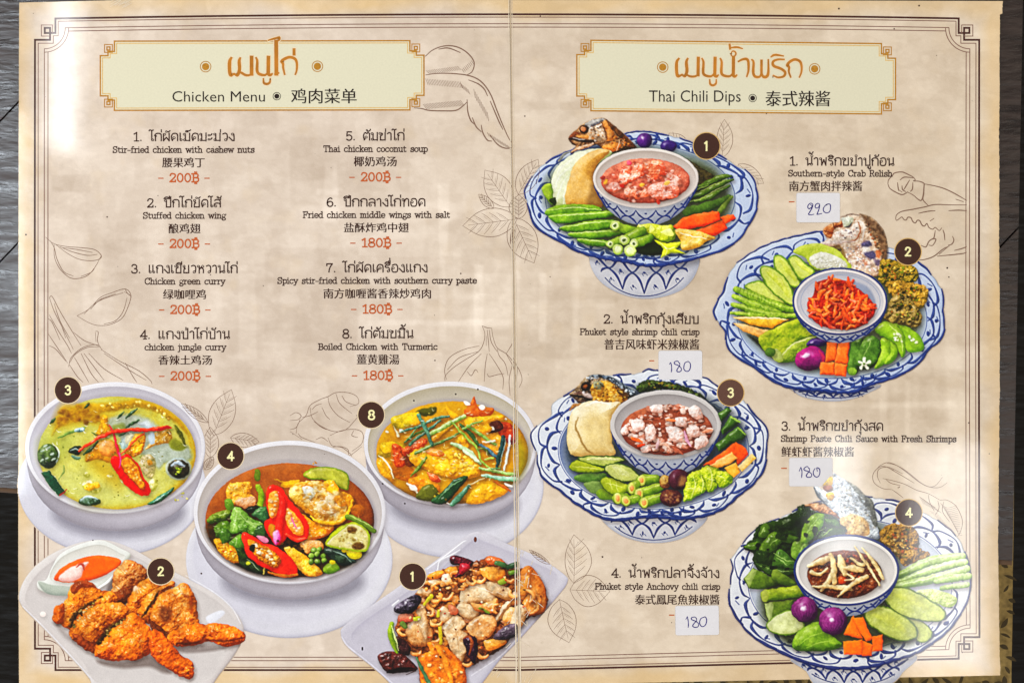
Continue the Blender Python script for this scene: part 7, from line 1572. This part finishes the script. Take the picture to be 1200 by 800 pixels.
def title(pn, k, glyphs, dots, small):
    F_ = Flat(.00007); H = Flat(.00006); x0, y0, s = k
    for st, w in glyphs:
        pts = [(x0 + x / s, y0 + y / s) for x, y in num(st.lstrip('!'))]
        w *= 1.38; ws = [w * v for v in (.6, 1, .95, .55)]
        if st[0] == '!': F_.line(pts, w); H.line(pts, w + 1.7)
        else: F_.curve(pts, ws); H.curve(pts, [v + 1.7 for v in ws])
    H.put('title_halo', M['halo'], pn)
    F_.put('title', M['title'], pn)
    for x, y in dots:
        d = Flat(.00007); d.ring(x, y, 6.2, 1.0, 24); d.disc(x, y, 4.3); d.put('gold_dot', M['gold'], pn)
    x, y = small; e = Flat(.00007); e.ring(x, y, 4.4, .8, 20); e.disc(x, y, 2.9); e.put('dark_dot', M['black'], pn)
title(pa, (225, 40, 7.5), [('348,208 332,240 330,310 340,362 372,350', 3.2), ('425,210 415,240 418,310 400,362 372,352', 3.0), ('404,345 430,340 470,362 505,362 522,345', 2.2), ('!524,208 524,352', 3.2), ('562,208 574,240 572,320 590,352 640,362 668,340', 2.6), ('!672,208 670,345', 3.2), ('660,352 685,362 708,350', 2.6),
    ('628,392 632,430 660,440 684,425 688,390', 2.2), ('!740,70 742,350', 3.4), ('725,352 742,350 765,342', 2.2), ('668,58 700,48 740,38 768,32 766,55 735,72', 2.0), ('815,358 802,300 800,262 788,242 815,220 860,205 905,220 922,260 920,320 908,358', 2.6), ('!897,140 897,178', 2.6)], ((241, 78.4), (372, 78.0)), (324.4, 113))
title(pb_, (765, 45, 6), [('185,142 168,170 168,240 178,268 208,255', 2.8), ('246,142 236,170 240,230 226,266 205,258', 2.8), ('228,250 260,268 300,268 318,250', 2.0), ('!320,142 318,258', 2.8), ('345,142 356,170 354,240 370,262 410,268 434,245', 2.4), ('!438,142 436,255', 2.8), ('426,262 446,270 462,258', 2.2), ('400,290 404,322 424,332 444,318 446,290', 2.0),
    ('474,142 484,170 482,240 498,262 540,268 564,245', 2.4), ('!567,142 566,255', 2.8), ('556,262 576,270 592,258', 2.2), ('548,110 560,92 578,96 584,112 572,128 554,124 548,110', 1.4), ('!540,46 544,74', 1.9), ('544,68 590,64 632,74', 1.8), ('600,165 630,150 660,148 672,170 672,230 660,272', 2.4),
    ('695,150 708,170 706,240 720,270 752,270 764,240', 2.4), ('!764,160 764,245', 2.2), ('764,245 776,270 800,270 812,240 812,150', 2.6), ('830,132 860,118 920,126', 2.0), ('925,150 880,150 846,165 850,195 900,215 930,240 920,268 880,276 845,262', 2.4), ('970,276 956,235 958,205 945,190 965,165 1000,150 1035,165 1046,200 1044,240 1030,276', 2.4)], ((776.6, 79), (954.6, 81)), (882, 115.2))
def heading(pn, latin, lx, cjk, cx):
    font_text('english_heading', latin, *lx, .00007, M['black'], pn); font_text('chinese_heading', cjk, *cx, .00007, M['black'], pn, .5)
heading(pa, 'Chicken Menu', (202, 107, 310.5, 119.5), '鸡肉菜单', (341, 104, 417.5, 121.5)); heading(pb_, 'Thai Chili Dips', (760.5, 106, 868, 124), '泰式辣酱', (897, 106.5, 972.5, 125))

# dish names -----------------------------------------------------------------------
ENT = [
 ('1. ไก่ผัดเม็ดมะม่วง', 156, 274.5, 165.4, 'Stir-fried chicken with cashew nuts', 132, 297.6, 179, '腰果鸡丁', 190, 184.6, 239.5, 196.4, '200฿', 186, 245.5, 213.2, 'stir-fried chicken with cashew nuts'),
 ('2. ปีกไก่ยัดไส้', 172, 258.5, 243, 'Stuffed chicken wing', 167.5, 264, 256, '酿鸡翅', 197.5, 262, 234.5, 273.6, '200฿', 186, 246, 290.2, 'stuffed chicken wing'),
 ('3. แกงเขียวหวานไก่', 153.5, 278, 320, 'Chicken green curry', 169.5, 263, 333, '绿咖哩鸡', 191, 339, 241, 350.6, '200฿', 187, 246.5, 367.4, 'chicken green curry'),
 ('4. แกงป่าไก่บ้าน', 164, 269, 397, 'chicken jungle curry', 169.5, 264, 410, '香辣土鸡汤', 185.5, 416, 248, 427.4, '200฿', 187, 247, 445, 'chicken jungle curry'),
 ('5. ต้มข่าไก่', 405, 473.5, 164.6, 'Thai chicken coconut soup', 379, 500.5, 178, '椰奶鸡汤', 414.5, 183.4, 464.5, 195.2, '200฿', 410, 470, 212.2, 'Thai chicken coconut soup'),
 ('6. ปีกกลางไก่ทอด', 382.5, 498, 242, 'Fried chicken middle wings with salt', 355, 526.6, 255.2, '盐酥炸鸡中翅', 403, 261, 478.5, 272.4, '180฿', 411, 470.6, 289.2, 'fried chicken middle wings'),
 ('7. ไก่ผัดเครื่องแกง', 382, 500.5, 319, 'Spicy stir-fried chicken with southern curry paste', 325, 558, 332.2, '南方咖喱酱香辣炒鸡肉', 379, 338, 504.6, 349.8, '180฿', 412, 471.6, 366.8, 'spicy chicken with southern curry paste'),
 ('8. ไก่ต้มขมิ้น', 401, 484, 396, 'Boiled Chicken with Turmeric', 373, 512, 409.6, '薑黄雞湯', 418, 415, 467.6, 427, '180฿', 413, 472.6, 444.4, 'boiled chicken with turmeric'),
 ('1. นํ้าพริกขยำปูก้อน'.replace('ำ', 'ํา'), 925, 1047.5, 193.8, 'Southern-style Crab Relish', 923.6, 1045, 206.6, '南方蟹肉拌辣酱', 924.6, 212, 1010, 224.2, None, 925, 930.4, 236.6, 'southern style crab relish'),
 ('2. นํ้าพริกกุ้งเสียบ', 707, 818.4, 378.8, 'Phuket style shrimp chili crisp', 679.6, 819, 392, '普吉风味虾米辣椒酱', 708, 397, 819, 409.6, None, 761.4, 766, 422.6, 'Phuket style shrimp chili crisp'),
 ('3. นํ้าพริกขยำกุ้งสด'.replace('ำ', 'ํา'), 915.6, 1034.4, 504, 'Shrimp Paste Chili Sauce with Fresh Shrimps', 915, 1120, 517, '鲜虾虾酱辣椒酱', 915.6, 523, 1000.4, 535, None, 916, 921.4, 548.4, 'shrimp paste chili sauce'),
 ('4. นํ้าพริกปลาจิ้งจ้าง', 716.4, 842.4, 676, 'Phuket style Anchovy chili crisp', 697.2, 843.2, 690, '泰式鳳尾魚辣椒醬', 744, 696, 843, 708, None, 784.6, 789.6, 720.2, 'Phuket style anchovy chili crisp'),
]
for (th, a0, a1, ab, en, b0, b1, bb, zh, c0, cy0, c1, cy1, pr, p0, p1, pb, what) in ENT:
    sl = .004 if a0 > 600 else -.002
    F_ = Flat(.00008); stroke_text(F_, th, a0, a1, ab, 8.9, 1.5, sl); e = F_.put('dish_name', M['text'], menu, 'Thai name of ' + what)
    F_ = Flat(.00008); stroke_text(F_, en, b0, b1, bb, 7.7, 1.2, sl * .5); F_.put('english_name', M['text'], e)
    font_text('chinese_name', zh, c0, cy0, c1, cy1, .00008, M['text'], e, .5)
    F_ = Flat(.00008)
    if pr:
        m = (p0 + p1) / 2
        stroke_text(F_, pr, m - 17.4, m + 17.0, pb, 10.4, 1.75)
        F_.line([(p0, pb - 4.2), (p0 + 5, pb - 4.2)], 1.25); F_.line([(p1 - 5.4, pb - 4.2), (p1 - .4, pb - 4.2)], 1.25)
    else:
        F_.line([(p0, pb), (p1, pb)], 1.3)
    F_.put('price', M['price'], e)

# pictures of the dishes --------------------------------------------------------------
INFO = {'green_curry': 'printed picture of green curry with red chilli strips in a white bowl', 'turmeric_chicken': 'printed picture of turmeric chicken with spring onions in a white bowl', 'jungle_curry': 'printed picture of jungle curry with basil and red chilli in a white bowl',
    'fried_wings': 'printed picture of stuffed fried chicken wings with sauce cup on a white plate', 'cashew_chicken': 'printed picture of cashew chicken with dried chillies on a square white plate', 'crab_dip': 'printed picture of pink crab dip on a blue and white footed dish', 'shrimp_crisp': 'printed picture of red shrimp crisp with fritters on a blue and white dish',
    'fresh_shrimp_dip': 'printed picture of pale shrimp dip with purple eggplants on a blue and white dish', 'anchovy_crisp': 'printed picture of anchovy crisp with two purple onions on a blue and white dish'}
CLIN = (lin(np.clip(CAN, 0, 1)) * INK).astype(np.float32)
L0 = LAB[:-1, :-1].copy()
for q in (LAB[:-1, 1:], LAB[1:, :-1], LAB[1:, 1:]): L0 = np.where(L0 == 0, q, L0)
ZD = .00005
def pieces(l):
    """the separate pieces of one kind in a picture; crumbs stay with the largest piece"""
    J, I = np.nonzero(L0 == l)
    if len(J) == 0: return []
    y0, x0 = J.min(), I.min(); w = I.max() - x0 + 3
    m = np.zeros((J.max() - y0 + 3, w), np.int32); m[J - y0 + 1, I - x0 + 1] = np.arange(1, len(J) + 1)
    while True:                                               # spread the highest number through each piece
        n = m.copy()
        for ax in (0, 1):
            for s in (1, -1): n = np.maximum(n, np.roll(n, s, ax))
        n = np.where(m > 0, n, 0)
        n2 = n.ravel(); n = np.where(n > 0, n2[np.nonzero(m.ravel())[0][np.maximum(n - 1, 0)]].reshape(n.shape), 0) if True else n
        if (n == m).all(): break
        m = n
    c = m[J - y0 + 1, I - x0 + 1]; ids, cnt = np.unique(c, return_counts=True)
    o = ids[np.argsort(-cnt)]; big = [q for q in o if cnt[ids == q][0] > 70] or [o[0]]
    out = []
    for k, q in enumerate(big):
        s = (c == q) if k else ((c == q) | ~np.isin(c, big))
        out.append((J[s], I[s]))
    return out
def patch(name, labels, parent, label=None):
    j, i = labels if isinstance(labels, tuple) else np.nonzero(np.isin(L0, labels))
    if len(j) == 0: return None
    vid = np.stack([j * GW + i, (j + 1) * GW + i, (j + 1) * GW + i + 1, j * GW + i + 1], -1)
    un, inv = np.unique(vid, return_inverse=True); F = inv.reshape(-1, 4)
    yy = un // GW; xx = un % GW
    co = np.stack([(xx / RES - 600) * U, (400 - yy / RES) * U, np.full(len(un), ZD)], -1)
    return link(name, quads(name, co, F, CLIN[yy, xx]), M['page'], parent, label)
for D, text in INFO.items():
    base = 'plate' if (D, 'plate') in LABELS else 'saucer'
    root = patch('dish_picture', [LABELS.index((D, base))], menu, text)
    for k in LABELS[1:]:
        if k[0] == D and k[1] != base:
            for cells in pieces(LABELS.index(k)): patch(k[1], cells, root)

# number badges ------------------------------------------------------------------------
NUMS = {'1': ('!.6,7.6 3,9 3,0',), '2': ('.8,6.6 1.4,8.6 3,9.2 4.8,8.2 4.8,6.2 3,3.4 .8,.2', '!.6,.4 5.4,.4'), '3': ('.8,7.6 1.8,9 3.6,9.2 4.9,7.8 4.4,5.6 2.6,5', '2.6,5 4.8,4.4 5.3,2.4 4.2,.4 2.2,0 .7,1.4'),
    '4': ('!4.2,0 4.2,9 .5,2.6 5.8,2.6',), '8': LT['8'][1]}
for (x, y, s, pale) in ((79.6, 457, '3', 0), (270.2, 534, '4', 0), (435, 486, '8', 0), (188.4, 669, '2', 0), (483.6, 675, '1', 0), (828, 171.2, '1', 0), (1064, 295, '2', 0), (856.2, 460, '3', 1), (1065, 600.2, '4', 0)):
    F_ = Flat(.00010); F_.disc(x, y, 16.3, 40); F_.z += 2e-6; b = F_.put('number_badge', M['halo' if x < 700 else 'goldlite'], menu)
    F_ = Flat(.000106); F_.disc(x, y, 15.3, 40); F_.put('badge_face', M['badge2' if pale else 'badge'], b)
    hw = {'1': 2.2}.get(s, 3.7)
    F_ = Flat(.000112)
    for st in NUMS[s]:
        glyph(F_, (st,), x - hw, y + 5.0, hw / 3, 1.08, 2.0)
    F_.put('numeral', M['cream'], b)

# hand-written price stickers ------------------------------------------------------------
def rrect(x0, y0, x1, y1, r=2.2, rot=0, cut=False):
    p = []
    for cx, cy, a in ((x1 - r, y0 + r, -90), (x1 - r, y1 - r, 0), (x0 + r, y1 - r, 90), (x0 + r, y0 + r, 180)):
        if cut and a == 0: p += [(x1, y1 - 13), (x1 - 4, y1 - 11), (x1 - 10, y1 - 4), (x1 - 13, y1)]; continue
        for k in range(5):
            t = math.radians(a + k * 22.5); p.append((cx + r * math.cos(t), cy + r * math.sin(t)))
    mx_, my_ = (x0 + x1) / 2, (y0 + y1) / 2
    return [(mx_ + (x - mx_) * math.cos(rot) - (y - my_) * math.sin(rot), my_ + (x - mx_) * math.sin(rot) + (y - my_) * math.cos(rot)) for x, y in p]
def sticker(poly, k, strokes, label):
    n = len(poly); z0, z1 = .00008, .00042
    c = np.mean(poly, 0); inner = [tuple(c + (np.array(p) - c) * .985) for p in poly]
    v = [wp(x, y, z0) for x, y in poly] + [wp(x, y, z1) for x, y in inner]
    f = [list(range(2 * n - 1, n - 1, -1))] + [[n + i, n + (i + 1) % n, (i + 1) % n, i] for i in range(n)]
    o = link('price_sticker', mesh('price_sticker', v, f), M['sticker'], menu, label)
    F_ = Flat(.00043); x0, y0, s = k
    for st in strokes: F_.curve([(x0 + x / s, y0 + y / s) for x, y in num(st)], [.9, 1.3, 1.05, 1.35, .9], n=6)
    F_.put('handwriting', M['pen'], o)
sticker(rrect(933.2, 226, 984.4, 260.8), (920, 220, 15), ['440,300 470,320 460,350 420,370 395,345 410,300 450,275 485,300 470,360 430,430 410,470 460,478 505,468', '600,310 580,350 545,360 525,335 540,295 580,278 605,305 595,370 570,440 560,470 600,465 645,455', '740,300 700,320 670,370 680,420 730,445 780,420 795,360 790,300 750,288 710,305'], 'sticker handwritten 220')
sticker(rrect(771.6, 410.6, 823, 444.8, 2.6), (760, 405, 15), ['365,325 388,292', '388,292 400,340 405,410 398,465', '540,310 510,270 455,285 460,320 520,345 570,390 570,440 525,460 495,440 510,400 545,350 545,300', '690,275 640,300 620,360 625,420 670,450 715,430 735,370 730,310 695,272'], 'sticker handwritten 180 under the shrimp crisp name')
sticker(rrect(924.6, 536, 975.8, 569.6, 2.2, 0, True), (915, 530, 15), ['320,325 350,255', '350,255 368,320 368,380 362,440', '490,280 460,242 405,280 420,310 490,335 540,380 525,425 470,432 445,405 470,360 500,320 500,270', '600,275 570,330 575,390 625,430 670,400 685,330 670,280 630,268 640,330'], 'sticker with a torn corner handwritten 180')
sticker(rrect(791.4, 709, 842.6, 743.6, 2.4, -.012), (780, 700, 15), ['355,375 380,325', '380,325 395,400 400,460 395,518', '540,365 515,335 455,345 460,380 530,410 575,450 570,500 520,515 475,495 495,450 540,400 540,350', '680,335 620,360 595,430 620,490 665,500 705,460 720,390 700,335 670,335'], 'sticker handwritten 180 under the anchovy crisp name')

# specks of dirt on the film
Fd = Flat(.00012); r3 = np.random.RandomState(12)
for k in range(70):
    x, y = 30 + 1130 * r3.rand(), 8 + 780 * r3.rand(); Fd.disc(x, y, .3 + .6 * r3.rand() ** 2, 7)
for x, y in ((983, 10.5), (1077, 7), (30.5, 275), (706, 652), (236, 671.5), (1110, 314)): Fd.disc(x, y, 1.1, 8)
Fd.put('dirt_speck', M['badge'], menu)
